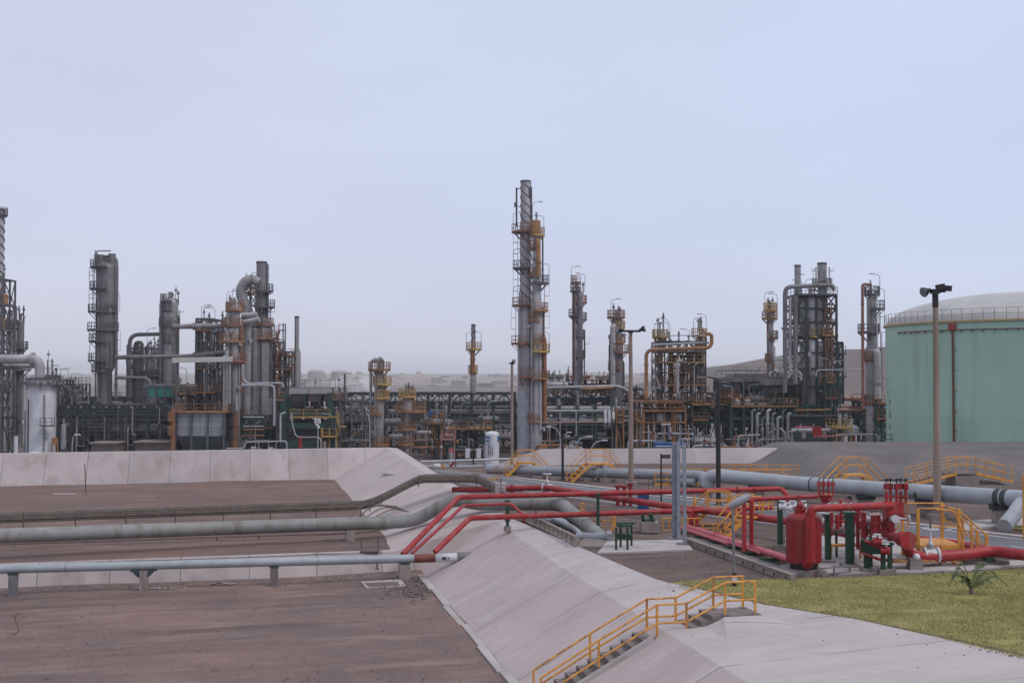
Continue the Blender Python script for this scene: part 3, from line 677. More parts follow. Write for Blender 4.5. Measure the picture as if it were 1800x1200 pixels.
def fit(A, B, d, dep):
    'keep the whole box, back corners included, between its two photo edges'
    k = (d + dep) / d; a, b = A.x, B.x
    if a > 0: a = min(a * k, a + (b - a) * .55)
    if b < 0: b = max(b * k, b - (b - a) * .55)
    A.x, B.x = a, b
def frame(x0, x1, ytop, d, dep, nx, levels, label, m='green_steel', ybot=None, clut=1.0, decks=(), brace=True, name='steel_structure', cat='structure', dm='orange_steel', ny=1, pw=.32, group=None, rails=True, below=None):
    'open steel frame with posts, floor beams, bracing and decks with railings; levels, decks: photo y of floors'
    A = S(x0, ytop, d); B = S(x1, ytop, d); fit(A, B, d, dep); zt = A.z; zb = YARD if ybot is None else S(x0, ybot, d).z
    T = Thing(name, label, cat, ((A.x + B.x) / 2, d + dep / 2, zb), group)
    xs = lin(A.x, B.x, nx); ys = lin(d, d + dep, ny)
    for x in xs:
        for y in ys: mb = MB(); mb.bar((x, y, zb), (x, y, zt), pw); T.p('post', mb, m)
    zs = [S(x0, l, d).z for l in levels]
    for z in zs:
        mb = MB()
        for y in ys: mb.bar((xs[0], y, z), (xs[-1], y, z), pw * .8, pw)
        for x in xs: mb.bar((x, ys[0], z), (x, ys[-1], z), pw * .7, pw * .9)
        T.p('floor_beam', mb, m)
    if brace:
        mb = MB(); zz = sorted(zs + [zb], reverse=True)
        for j, (za, zc) in enumerate(zip(zz, zz[1:])):
            if za - zc < 1: continue
            for i in range(nx):
                y = d + .02; a, b = (xs[i], xs[i + 1]) if (i + j) % 2 else (xs[i + 1], xs[i])
                if brace == 'sides' and 0 < i < nx - 1: continue
                if nx > 2 and (i + j) % 3 == 2: continue
                mb.bar((a, y, za), (b, y, zc), pw * .5); 
                if (i + j) % 2: mb.bar((b, d + dep, za), (a, d + dep, zc), pw * .5)
            for x in (xs[0], xs[-1]): mb.bar((x, d, za), (x, d + dep, zc), pw * .5)
        T.p('bracing', mb, m)
    rn2 = random.Random(int(x0 * 3 + d)); zz = sorted(zs + [zb, zt], reverse=True); cnt = 0
    for (za, zc) in zip(zz, zz[1:]):
        if za - zc < .8 or dep < 3: continue
        for i in range(nx):
            for rep in range(2):
                if cnt > 62: break
                xa_, xb_ = xs[i], xs[i + 1]; y = d + rn2.uniform(.2, dep * .8); t = rn2.random(); cnt += 1
                if t < .38 * clut:
                    x = rn2.uniform(xa_, xb_); mb = MB(); h = rn2.uniform(.5, 1); mb.tube([(x, y, zc), (x, y, zc + (za - zc) * h), (x + rn2.uniform(-1.5, 1.5), y + .3, zc + (za - zc) * h)], rn2.choice((.05, .07, .1, .15)), 6, fil=.3); T.p('pipe', mb, rn2.choice(('steel_grey', 'clad_mid', 'clad_light', 'clad_dark', 'steel_pale', 'rust_orange')))
                elif t < .66 * clut:
                    z = rn2.uniform(zc + .2, za); mb = MB(); mb.tube([(xa_ - .5, y, z), (xb_ + .4, y, z), (xb_ + .4, y, z - rn2.uniform(.3, 1.5))], rn2.choice((.05, .08, .12, .18)), 6, fil=.3); T.p('pipe', mb, rn2.choice(('steel_grey', 'clad_mid', 'clad_light', 'clad_dark', 'steel_dark')))
                elif t < .80 * clut:
                    x = rn2.uniform(xa_, xb_); r_ = rn2.uniform(.25, .6); h = min(za - zc - .2, rn2.uniform(.8, 2.2)); mb = MB(); mb.cyl((x, y, zc + .1), (x, y, zc + h - .2), r_, n=10); mb.dome((x, y, zc + h - .21), r_, r_ * .5, 10, 3); T.p('small_drum', mb, rn2.choice(('clad_mid', 'clad_dark', 'orange_steel', 'steel_grey')))
                elif t < .9 * clut:
                    x = rn2.uniform(xa_, xb_); mb = MB(); mb.box((x, y, zc + .55), (rn2.uniform(.5, 1.2), .6, rn2.uniform(.7, 1.1))); T.p('cabinet', mb, rn2.choice(('steel_grey', 'clad_dark', 'steel_pale', 'rust_orange')))
    for i in range(min(6, nx + 1) if dep >= 3 else 0):   # lamps and vents standing on the top level
        x = rn2.uniform(xs[0], xs[-1]); y = d + rn2.uniform(0, dep * .6); mb = MB()
        if rn2.random() < .4: lamp_arm(mb, (x, y, zt), rn2.choice((-1, 1)), rn2.uniform(1.6, 2.6)); T.p('lamp_arm', mb, 'steel_pale')
        else: h = rn2.uniform(.6, 2.2); mb.cyl((x, y, zt - .5), (x, y, zt + h), rn2.choice((.05, .08, .13)), n=6); mb.cyl((x, y, zt + h * .6), (x, y, zt + h * .6 + .25), .2, n=6); T.p('vent_pipe', mb, rn2.choice(('steel_grey', 'clad_dark', 'clad_light')))
    for q in decks:
        yy, xa, xb = q[0], q[1] if len(q) > 1 and q[1] is not None else x0, q[2] if len(q) > 2 and q[2] is not None else x1
        mm = q[3] if len(q) > 3 else dm
        z = S(x0, yy, d).z; xa = max(S(xa, yy, d).x, xs[0]); xb = min(S(xb, yy, d).x, xs[-1]); xb = max(xb, xa + 1); mb = MB()
        mb.box(((xa + xb) / 2, d + dep / 2 - .3, z), (abs(xb - xa), dep + .6, .16)); dk = T.p('platform', mb, mm)
        if rails:
            mb = MB(); rail_path(mb, [(xa, d + dep, z), (xa, d - .6, z), (xb, d - .6, z), (xb, d + dep, z)], step=1.8); T.p('railing', mb, mm, dk)
    return T

def exchanger(cx, cy, wp, hp, d, label, m='clad_mid', group=None, name='heat_exchanger', cat='exchanger', yaw=0.0):
    c = S(cx, cy, d); L_ = wp * wpx(d); r = hp / 2 * wpx(d); T = Thing(name, label, cat, (c.x, d, c.z - r - .6), group)
    e_ = Vector((math.cos(yaw), math.sin(yaw), 0)); a, b = c - e_ * L_ / 2, c + e_ * L_ / 2
    mb = MB(); mb.tube([a - e_ * r * .35, a - e_ * r * .2, a, b, b + e_ * r * .2, b + e_ * r * .35], 1, 16, rs=[r * .45, r * .8, r, r, r * .8, r * .45]); T.p('shell', mb, m)
    for t in (.12, .88):
        q = a.lerp(b, t); mb = MB(); mb.cyl(q - e_ * .12, q + e_ * .12, r * 1.12, n=16); T.p('flange', mb, 'steel_grey')
    for t in (.27, .75):
        q = a.lerp(b, t); mb = MB(); mb.box((q.x, q.y, q.z - r * .9 - .35), (.45, r * 1.5, .9 + r * .2), yaw); T.p('saddle', mb, 'concrete_pier')
    for t in (.2, .5, .8):
        q = a.lerp(b, t); mb = MB(); mb.cyl(q + Vector((0, 0, r * .9)), q + Vector((0, 0, r + .6)), r * .2, n=8); mb.cyl(q + Vector((0, 0, r + .5)), q + Vector((0, 0, r + .62)), r * .32, n=8); T.p('nozzle', mb, m)
    return T
def drum(cx, ytop, ybot, wp, d, label, m='clad_mid', group=None, name='vertical_drum', cat='drum', z=None):
    k = wpx(d); c = S(cx, ytop, d); zb = S(cx, ybot, d).z; r = wp / 2 * k; T = Thing(name, label, cat, (c.x, d, zb), group)
    mb = MB(); leg = min(1.2, (c.z - zb) * .2); mb.cyl((c.x, d, zb + leg), (c.x, d, c.z - r * .5), r, n=16); mb.dome((c.x, d, c.z - r * .5 - .01), r, r * .5, 16, 4); T.p('shell', mb, m)
    for a in (.8, 2.4, 4, 5.5): mb = MB(); mb.bar((c.x + r * .8 * math.cos(a), d + r * .8 * math.sin(a), zb), (c.x + r * .8 * math.cos(a), d + r * .8 * math.sin(a), zb + leg + .3), .2); T.p('leg', mb, 'steel_dark')
    mb = MB(); mb.cyl((c.x, d, c.z - .1), (c.x, d, c.z + .7), r * .18 + .05, n=8); mb.cyl((c.x, d, c.z + .6), (c.x, d, c.z + .75), r * .3 + .05, n=8); T.p('nozzle', mb, m)
    return T
def pipe_run(pts, r, m, label, *a, **kw):
    d_ = pts[0][1]
    return pipe_run_(pts, r * (.78 if d_ > 130 else 1), m, label, *a, **kw)
def pipe_run_(pts, r, m, label, name='pipe', cat='pipe', fil=1.0, group=None, flanges=(), n=10, fm=None, ctx=None):
    'pts: world points. flanges: positions 0..1 along the first-to-last polyline'
    pts = [Vector(p) for p in pts]; c = pts[0].copy()
    T = Thing(name, label, cat, (c.x, c.y, c.z), group)
    mb = MB(); mb.tube(pts, r, n, fil=fil); T.p('pipe_body', mb, m)
    Ls = [(b - a).length for a, b in zip(pts, pts[1:])]; tot = sum(Ls)
    for f in flanges:
        s_ = f * tot
        for (a, b), l in zip(zip(pts, pts[1:]), Ls):
            if s_ <= l:
                e_ = (b - a).normalized(); q = a + e_ * s_; mb = MB(); mb.cyl(q - e_ * r * .28, q - e_ * r * .04, r * 1.45, n=n); mb.cyl(q + e_ * r * .04, q + e_ * r * .28, r * 1.45, n=n); T.p('flange', mb, fm or m); break
            s_ -= l
    return T
def PX(*q, d=None): return [S(t[0], t[1], t[2] if len(t) > 2 else d) for t in q]

def rack(x0, x1, d, dep, ys, label, bays, tiers, npipes=7, truss=None, m='green_steel', seed=0, name='pipe_rack', cat='pipe rack', pms=('clad_mid', 'clad_light', 'steel_grey', 'clad_dark', 'grey_tube')):
    rnd = random.Random(seed); zt = S(x0, ys[0], d).z; A = S(x0, ys[0], d).x; B = S(x1, ys[0], d).x
    T = Thing(name, label, cat, ((A + B) / 2, d + dep / 2, YARD)); xs = lin(A, B, bays); zs = [S(x0, t, d).z for t in tiers]
    for x in xs:
        for y in (d, d + dep): mb = MB(); mb.bar((x, y, YARD), (x, y, zt), .4); T.p('post', mb, m)
        mb = MB()
        for z in zs + [zt]: mb.bar((x, d, z - .3), (x, d + dep, z - .3), .3, .4)
        T.p('cross_beam', mb, m)
    for z in zs:
        for y in (d - .15, d + dep + .15): mb = MB(); mb.bar((A, y, z - .35), (B, y, z - .35), .2, .32); T.p('long_beam', mb, m)
    for z in zs:
        for i in range(npipes):
            r = rnd.choice((.10, .14, .18, .25, .33)); y = d + .4 + (dep - .8) * i / (npipes - 1); xa, xb = A - rnd.uniform(0, 1.5), B + rnd.uniform(0, 1.5)
            if rnd.random() < .3: xa = rnd.choice(xs[:-1])
            mb = MB(); pts = [(xa, y, z - .1 + r), (xb, y, z - .1 + r)]
            if rnd.random() < .5: pts.append((xb, y, z - rnd.uniform(1.5, 4)))
            if rnd.random() < .35: pts.insert(0, (xa, y, z + rnd.uniform(1, 2.5)))
            mb.tube(pts, r, 7, fil=.7); T.p('pipe', mb, rnd.choice(pms))
    for k, z in enumerate(zs):      # front face small-bore lines at odd heights
        for j in range(3):
            zz_ = z - .8 - j * .7 - rnd.random() * .4; xa = rnd.uniform(A, (A + B) / 2); xb = rnd.uniform((A + B) / 2, B); y = d + rnd.uniform(.3, 3); mb = MB(); mb.tube([(xa, y, zz_), (xb, y, zz_)], rnd.choice((.05, .08, .12, .2)), 6); T.p('pipe', mb, rnd.choice(pms))
            if j == 1:
                for q in range(3): xq = rnd.uniform(A, B); mb = MB(); mb.box((xq, d + rnd.uniform(.5, 2), zz_ + .2), (rnd.uniform(.6, 1.6), .6, rnd.uniform(.4, .9))); T.p('junction_box', mb, rnd.choice(('steel_grey', 'clad_light', 'clad_dark', 'orange_steel', 'steel_pale')))
    # droppers and small bore
    for i in range(int(bays * 1.6)):
        x = rnd.uniform(A, B); z = rnd.choice(zs); mb = MB(); r = rnd.choice((.04, .06, .09)); y = d - rnd.uniform(.2, .6)
        z2 = z - rnd.uniform(2, 5); z2 = max(YARD, z2); mb.tube([(x, d + 1, z + .1), (x, y, z + .1), (x, y, z2), (x + rnd.uniform(-1.5, 1.5), y, z2)], r, 6, fil=.4); T.p('pipe', mb, rnd.choice(pms))
    if truss:
        ta, tb = S(x0, truss[0], d).z, S(x0, truss[1], d).z
        for y in (d - .2, d + dep + .2):
            mb = MB(); mb.bar((A, y, ta), (B, y, ta), .28); mb.bar((A, y, tb), (B, y, tb), .28)
            k = 2 * bays; q = lin(A, B, k)
            for i in range(k + 1): mb.bar((q[i], y, ta), (q[i], y, tb), .18)
            for i in range(k): mb.bar((q[i], y, ta if i % 2 else tb), (q[i + 1], y, tb if i % 2 else ta), .18)
            T.p('truss', mb, m)
    return T
def air_cooler(x0, x1, ytop, ybot, d, dep, label, m='clad_light', fans=3, yleg=None, lm='green_steel'):
    A = S(x0, ytop, d); B = S(x1, ytop, d); zt = A.z; zb = S(x0, ybot, d).z; zl = YARD if yleg is None else S(x0, yleg, d).z; T = Thing('air_cooler', label, 'air cooler', ((A.x + B.x) / 2, d, zl))
    W_ = B.x - A.x; cx = (A.x + B.x) / 2; mb = MB(); mb.box((cx, d + dep / 2, (zt * 2 + zb) / 3), (W_, dep, (zt - zb) * .66)); T.p('tube_bundle', mb, m)
    mb = MB(); h = (zt - zb) * .66 
    for i in range(fans):
        x = A.x + W_ * (i + .5) / fans; mb = MB(); z = (zt * 2 + zb) / 3 - h / 2; mb.box((x, d + dep / 2, z - .55), (W_ / fans * .7, dep * .75, 1.1)); 
        mb.tube([(x, d + dep / 2, z - 1.0), (x, d + dep / 2, z - 1.5), (x, d + dep / 2, z - 1.9)], 1, 14, rs=[min(W_ / fans, dep) * .45, min(W_ / fans, dep) * .42, min(W_ / fans, dep) * .46]); T.p('fan_ring', mb, 'steel_grey')
        mb = MB(); mb.cyl((x, d + dep / 2, z - 3.0), (x, d + dep / 2, z - 1.9), .25, n=8); T.p('motor', mb, 'steel_dark')
    for x in lin(A.x + .2, B.x - .2, fans):
        for y in (d + .2, d + dep - .2): mb = MB(); mb.bar((x, y, zl), (x, y, zb + .3), .32); T.p('leg', mb, lm)
    mb = MB(); rail_path(mb, [(A.x, d, zt + .0), (B.x, d, zt + .0)], step=2); T.p('railing', mb, 'steel_grey')
    return T
def manifold(x0, x1, ytop, ybot, d, n, label, m='steel_pale', seed=0, name='pipe_manifold'):
    'a row of small-bore hoops with a header and valves'
    rnd = random.Random(seed); A = S(x0, ytop, d); B = S(x1, ybot, d); T = Thing(name, label, 'piping', ((A.x + B.x) / 2, d, B.z))
    mb = MB(); zh = B.z + (A.z - B.z) * .35; mb.tube([(A.x - .4, d + .6, B.z), (A.x - .4, d + .6, zh), (B.x + .4, d + .6, zh), (B.x + .4, d + .6, B.z)], .16, 8, fil=.4); T.p('header', mb, m)
    for i in range(n):
        x = A.x + (B.x - A.x) * (i + rnd.uniform(.2, .8)) / n; w_ = (B.x - A.x) / n * rnd.uniform(.4, 1.9); z = A.z - rnd.uniform(0, .7) * (A.z - B.z); mb = MB(); y_ = d + rnd.uniform(-1.5, 3); e = rnd.choice((B.z, zh, z - .6))
        if i % 3 == 1: q = [(x - w_, y_, z), (x + w_, y_, z), (x + w_, y_ + 1, z), (x + w_, y_ + 1, B.z)]
        elif i % 3 == 2: q = [(x, y_, B.z), (x, y_, z), (x, y_ + 2.5, z + .4), (x + w_, y_ + 2.5, z + .4)]
        else: q = [(x - w_ / 2, y_, B.z), (x - w_ / 2, y_, z), (x + w_ / 2, y_, z), (x + w_ / 2, y_, e)]
        mb.tube(q, rnd.choice((.05, .07, .1, .14)), 6, fil=.3); h = T.p('pipe', mb, m if rnd.random() < .45 else rnd.choice(('steel_grey', 'clad_dark', 'steel_dark', 'clad_mid')))
        if rnd.random() < .6:
            mb = MB(); zz = rnd.uniform(B.z, z); mb.ball((x - w_ / 2, d, zz), .22, 8, 5); mb.cyl((x - w_ / 2, d - .1, zz), (x - w_ / 2, d - .6, zz), .05, n=5); mb.cyl((x - w_ / 2, d - .6, zz), (x - w_ / 2, d - .65, zz), .22, n=8); T.p('valve', mb, rnd.choice(('steel_dark', 'steel_grey', 'orange_steel')))
    return T
def pump_skid(cx, cy, d, label, wp=22, m='steel_grey'):
    c = S(cx, cy, d); k = wp * wpx(d); T = Thing('pump', label, 'pump', (c.x, d, c.z))
    mb = MB(); mb.box((c.x, d, c.z + .15), (k, k * .45, .3)); T.p('skid', mb, 'concrete_pier')
    mb = MB(); mb.cyl((c.x - k * .42, d, c.z + .3 + k * .2), (c.x, d, c.z + .3 + k * .2), k * .17, n=12); 
    for i in range(5): mb.cyl((c.x - k * (.38 - i * .08), d, c.z + .3 + k * .2), (c.x - k * (.36 - i * .08), d, c.z + .3 + k * .2), k * .19, n=12)
    T.p('motor', mb, 'steel_pale')
    mb = MB(); mb.ball((c.x + k * .22, d, c.z + .3 + k * .2), k * .17, 10, 6); mb.cyl((c.x, d, c.z + .3 + k * .2), (c.x + k * .2, d, c.z + .3 + k * .2), k * .07, n=8); mb.tube([(c.x + k * .22, d, c.z + .3 + k * .2), (c.x + k * .22, d, c.z + .3 + k * .7), (c.x + k * .22, d + 1, c.z + .3 + k * .7)], k * .06, 8, fil=.2); T.p('casing', mb, m)
    return T
def stairs_tower(x0, x1, ytop, ybot, d, nfl, label, m='orange_steel'):
    A = S(x0, ytop, d); B = S(x1, ybot, d); T = Thing('stair_tower', label, 'stairs', ((A.x + B.x) / 2, d, B.z)); 
    for x in (A.x, B.x):
        for y in (d, d + 1.6): mb = MB(); mb.bar((x, y, B.z), (x, y, A.z + 1), .16); T.p('post', mb, 'steel_dark')
    for i in range(nfl):
        z0_ = B.z + (A.z - B.z) * i / nfl; z1_ = B.z + (A.z - B.z) * (i + 1) / nfl; a, b = (A.x + .6, B.x - .6) if i % 2 else (B.x - .6, A.x + .6); y = d + (.4 if i % 2 else 1.2)
        mb = MB(); mb.bar((a, y - .35, z0_), (b, y - .35, z1_), .08, .25); mb.bar((a, y + .35, z0_), (b, y + .35, z1_), .08, .25)
        for k in range(10): t = (k + .5) / 10; mb.box((a + (b - a) * t, y, z0_ + (z1_ - z0_) * t), (.25, .7, .04))
        fl = T.p('flight', mb, m); mb = MB()
        for s_ in (-.35, .35): mb.bar((a, y + s_, z0_ + 1), (b, y + s_, z1_ + 1), .07); mb.bar((a, y + s_, z0_ + .5), (b, y + s_, z1_ + .5), .05)
        T.p('railing', mb, m, fl); mb = MB(); mb.box((b + (.3 if b > a else -.3), d + .8, z1_), (.9, 1.8, .1)); T.p('landing', mb, m)
    return T
# ================================================================ REFINERY, from left to right
OR, RO, YD, GS, GD, SD, SG, SP_, CD, CM, CLt = 'orange_steel', 'rust_orange', 'yellow_dull', 'green_steel', 'green_dark', 'steel_dark', 'steel_grey', 'steel_pale', 'clad_dark', 'clad_mid', 'clad_light'
# far left
column(-6, 367, 26, 172, 'tall pale stack with spiral fins cut off by the left edge', 'stack', 'chimney_stack', CLt, head=False, spiral=(372, 700, 7, .10), plats=[(378, 0, 20, SD)], nz=0)
frame(-14, 27, 490, 160, 4, 2, [490, 535, 580, 613, 648, 690, 735], 'dark braced steel stair structure at the left edge', SD, decks=[(580, None, None, SD), (690, None, None, SD)], pw=.22)
column(20, 560, 16, 184, 'dark narrow column behind the steel frame at the far left', shell=CD, plats=[(575, 14, 14, SD)], pm=SD, vents=3, lamps=())
column(36, 565, 13, 186, 'dark column with thin vent pipes left of the white vessel', shell=CD, plats=[(612, 12, 14, SD), (650, 14, 20, SD)], pm=SD, vents=4)
T = column(73, 664, 50, 160, 'big white painted vessel with a railed top deck and duct elbow', 'vessel', 'white_vessel', 'white_paint', head=False, plats=[(674, 38, 38, SG)], pm=SG, nz=2)
mb = MB(); c = S(73, 664, 160)
for i in range(16):
    a = i * math.pi / 8; mb.bar((c.x + 2.1 * math.cos(a), 160 + 2.1 * math.sin(a), c.z - .6), (c.x + 2.9 * math.cos(a), 160 + 2.9 * math.sin(a), c.z - .8), .25)
T.p('bracket', mb, 'steel_dark')
mb = MB(); z = S(73, 747, 160).z; mb.box((c.x + 1.9, 157.6, z), (1.6, 1.2, .12)); pl = T.p('platform', mb, SD); mb = MB(); rail_path(mb, [(c.x + 1.1, 157, z), (c.x + 2.7, 157, z), (c.x + 2.7, 158, z)], step=.8); T.p('railing', mb, SD, pl)
pipe_run(PX((-60, 631), (70, 631), (70, 664), d=160), .85, 'clad_light', 'fat grey duct bending down into the top of the white vessel', 'duct', 'duct', fil=1.6, n=18, flanges=(.35, .72))
pipe_run(PX((-60, 643), (62, 643), d=164), .45, 'clad_light', 'smaller grey pipe under the fat duct at the far left', fil=1)
for i, (xx, h0, lab) in enumerate(((84, 625, 'first'), (92, 632, 'second'), (99, 640, 'third'))):
    column(xx, h0 + 20, 4, 166 + i, f'{lab} slim vent stack rising behind the white vessel deck', 'stack', 'vent_stack', CD, plats=[(672, 7, 7, SD)], pm=SD, nz=0, vents=1)
frame(84, 122, 668, 170, 6, 3, [668, 700, 735], 'cluttered dark steel structure right of the white vessel', SD, decks=[(700, None, None, SD)], pw=.25)
drum(132, 684, 712, 11, 176, 'small dark drum between the white vessel and the tall dark tower', CD)
frame(105, 150, 676, 180, 8, 3, [676, 700, 722], 'low grey lattice bridge left of the tall dark tower', SD, decks=[(676, None, None, SD)], pw=.22)
# tower 180
T = column(186, 470, 33, 168, 'tall dark tower with six walkways and twin pipes at its top', shell=CD, segs=[(650, 25)], head=True,
       plats=[(470, 28, 20, SD), (508, 28, 19, SD), (548, 31, 22, SD), (580, 32, 24, SD), (600, 29, 8, SD), (634, 30, 8, SD), (652, 24, 20, SD)], pm=SD,
       pipes=[(20, 468, 700, .22, CD), (-6, 520, 700, .14, SG)], lad=[(-1, 470, 508), (-1, 508, 548), (1, 580, 640)], vents=5, lamps=[(-28, 508), (26, 548), (-28, 548), (-26, 634)])
mb = MB(); mb.tube(PX((175, 470), (175, 448), d=168), .75, 10); T.p('vent_pipe', mb, CD)
mb = MB(); mb.tube(PX((197, 470), (197, 446), d=168), .55, 10); T.p('vent_pipe', mb, CD)
mb = MB(); mb.tube(PX((197, 450), (205, 458), (203, 480), d=168), .3, 8, fil=.6); T.p('pipe', mb, CD)
mb = MB(); mb.tube(PX((169, 462), (169, 441), (195, 441), d=168), .09, 6, fil=.6); T.p('pipe', mb, SD)
for i, (yy, r_) in enumerate(((452, .12), (459, .16), (465, .2))): mb = MB(); mb.tube(PX((175, yy), (203, yy), d=168), r_, 6); T.p('pipe', mb, SD)
pipe_run(PX((203, 628), (330, 626), (400, 618), d=166), .42, CD, 'long dark pipe running right from the tall dark tower', fil=1, flanges=(.3, .7))
pipe_run(PX((203, 663), (258, 664), (264, 672), (264, 700), d=165), .3, CD, 'dark pipe bending down below the long pipe of the dark tower', fil=1)
pipe_run(PX((228, 700), (228, 588), (290, 587), d=170), .38, CD, 'dark pipe loop reaching over to the middle dark tower', fil=1.4, flanges=(.5,))
pipe_run(PX((238, 615), (238, 601), (250, 601), (250, 625), d=171), .3, CD, 'short dark gooseneck pipe inside the tall pipe loop', fil=.7)
column(243, 620, 20, 172, 'dark upright drum standing under the pipe loop', shell=CD, plats=[(624, 16, 16, SD), (664, 16, 14, SD)], pm=SD, pipes=[(13, 640, 720, .15, SG)])
rnd = random.Random(2)
frame(224, 300, 606, 182, 9, 4, [612, 640, 672, 700], 'dark lattice structure behind the pipe loop', SD, decks=[(640, None, None, SD), (672, None, None, SD)], pw=.22)
for i, (xx, yt) in enumerate(((262, 612), (270, 622), (279, 608))):
    column(xx, yt + 10, 7, 180 + i, ('slim dark column nearest the pipe loop', 'shorter slim dark column between two slim columns', 'slim dark column left of the middle dark tower')[i], shell=CD, plats=[(660, 8, 8, SD)], pm=SD, vents=2, nz=1)
T = column(300, 532, 26, 168, 'middle dark tower with crowded pipes on its top', shell=CM, plats=[(530, 19, 15, SD), (545, 5, 15, SD), (572, 21, 15, SD), (600, 4, 15, SD)], pm=SD, segs=[(568, 24)], pipes=[(-15, 536, 700, .3, CD), (14, 560, 690, .16, CD)], vents=5, lad=[(1, 545, 572)])
mb = MB(); mb.tube(PX((286, 533), (292, 527), (313, 530), d=168), .4, 8, fil=.6); T.p('pipe', mb, CD)
pipe_run(PX((306, 574), (405, 572), d=167), .5, CM, 'horizontal grey duct from the middle dark tower to the rusty column', 'duct', 'duct', flanges=(.35,))
# gantry beam, box structure
frame(345, 398, 560, 170, 9, 3, [560, 580, 600, 622, 648, 672], 'busy steel structure holding pipes left of the rusty column', SD, decks=[(582, None, None, RO), (618, None, None, SD), (648, None, None, OR)], pw=.24)
rnd = random.Random(21)
for i in range(7):
    xx = 349 + i * 7; column(xx, 575 + rnd.uniform(0, 40), rnd.choice((4, 5, 6)), 172 + i * .7, ('%s slim pipe column inside the busy steel structure' % ('first', 'second', 'third', 'fourth', 'fifth', 'sixth', 'seventh')[i]), shell=rnd.choice((CD, CM, SD)), nz=1, vents=1, pm=SD, plats=[(rnd.uniform(600, 650), 5, 5, SD)])
T = Thing('gantry', 'cream horizontal beam on tall grey legs in front of the rusty column', 'gantry', S(356, 633, 161) * 1)
mb = MB(); a, b = S(304, 633, 161), S(408, 631, 161); mb.bar(a, b, .8, .72); T.p('beam', mb, 'beam_cream')
for xx in (394, 399, 404): mb = MB(); a = S(xx, 636, 161.3); mb.cyl((a.x, a.y, YARD), a, .17, n=8); T.p('leg', mb, 'clad_mid')
mb = MB(); a = S(311, 636, 161); mb.bar((a.x, a.y + .2, YARD), a, .3); T.p('leg', mb, SD)
T = column(413, 545, 18, 163, 'rusty topped column with orange walkways beside the cream beam', shell=CM, segs=[(634, 19)], plats=[(545, 17, 16, OR), (572, 22, 14, RO), (600, 27, 17, OR), (635, 14, 22, RO), (713, 12, 12, SD)], pm=OR, vents=6, pipes=[(-11, 560, 780, .35, CM), (12, 580, 690, .2, RO)], lamps=[(-14, 545), (-4, 540)], lad=[(-1, 545, 572)], head=True)
column(403, 545, 10, 166, 'dark companion column just behind the rusty topped column', shell=CD, plats=[(573, 14, 8, RO)], pm=RO, vents=2)
column(412, 722, 14, 160.5, 'orange stained lower pipe stack in front of the rusty column', shell='rust_orange', ybot=None, head=False, plats=[(724, 9, 9, SD), (745, 9, 9, SD), (768, 9, 9, SD)], pm=SD, nz=0)
column(434, 555, 16, 167, 'plain grey round duct rising behind the rusty column', 'duct', 'upright_duct', CM, head=True, nz=2, plats=[(730, 12, 10, RO)])
pipe_run(PX((425, 555), (452, 554), d=166), .62, CLt, 'short pale duct joining the grey duct to the chimney', 'duct', 'duct')
pipe_run(PX((428, 567), (456, 561), d=165), .55, CLt, 'second short pale duct just below the first one', 'duct', 'duct')
# chimney 460
T = column(460, 460, 18, 170, 'dark grey chimney with a black rimmed mouth and gooseneck duct', 'chimney', 'chimney', CD, head=False, segs=[(560, 26), (575, 40)], plats=[(512, 9, 21, SD), (540, 9, 24, SD), (572, 24, 22, RO), (595, 14, 28, OR)], pm=SD, pipes=[(11, 470, 560, .18, CD)], nz=2, lad=[(1, 512, 540), (1, 540, 572)])
pipe_run(PX((434, 555), (434, 540), (424, 522), (424, 506), (432, 494), (444, 491), (456, 497), d=169.5), 1.0, CM, 'thick grey gooseneck duct curving into the chimney', 'duct', 'duct', fil=1.6, n=14)
frame(430, 450, 502, 172, 4, 1, [502, 515, 535, 555], 'narrow steel frame inside the gooseneck duct', SD, decks=[(515, None, None, OR)], pw=.2)
column(447, 580, 12, 168, 'dark square shouldered duct left of the chimney foot', 'duct', 'upright_duct', CD, nz=1)
stairs_tower(478, 497, 580, 700, 169, 6, 'rusty zigzag stair tower right of the chimney', RO)
frame(484, 527, 618, 170, 6, 3, [618, 640, 664], 'steel bridge with two orange railed decks reaching the slender chimney', SD, decks=[(626, None, None, RO), (650, None, None, RO)], pw=.22)
column(522, 556, 8, 173, 'slender plain grey chimney right of the big chimney', 'chimney', 'chimney', CM, head=False, segs=[(618, 11)], nz=0)
frame(448, 500, 600, 176, 8, 4, [600, 625, 650, 675, 700], 'dark heater structure below the big chimney', SD, decks=[(672, 440, 500, OR), (625, None, None, SD)], pw=.3)
T = Thing('heater', 'dark box shaped furnace at the chimney foot', 'furnace', S(470, 740, 178) * 1); mb = MB(); a, b = S(446, 680, 178), S(496, 760, 178); mb.box(((a.x + b.x) / 2, 181, (a.z + b.z) / 2), (b.x - a.x, 6, a.z - b.z)); T.p('casing', mb, CD); mb = MB()
for x in lin(a.x, b.x, 5): mb.bar((x, 177.95, b.z), (x, 177.95, a.z), .2)
T.p('stiffener', mb, SD); mb = MB(); mb.box(((a.x + b.x) / 2, 181, a.z + .4), (3, 3, .8), tp=.6); T.p('hood', mb, CM)
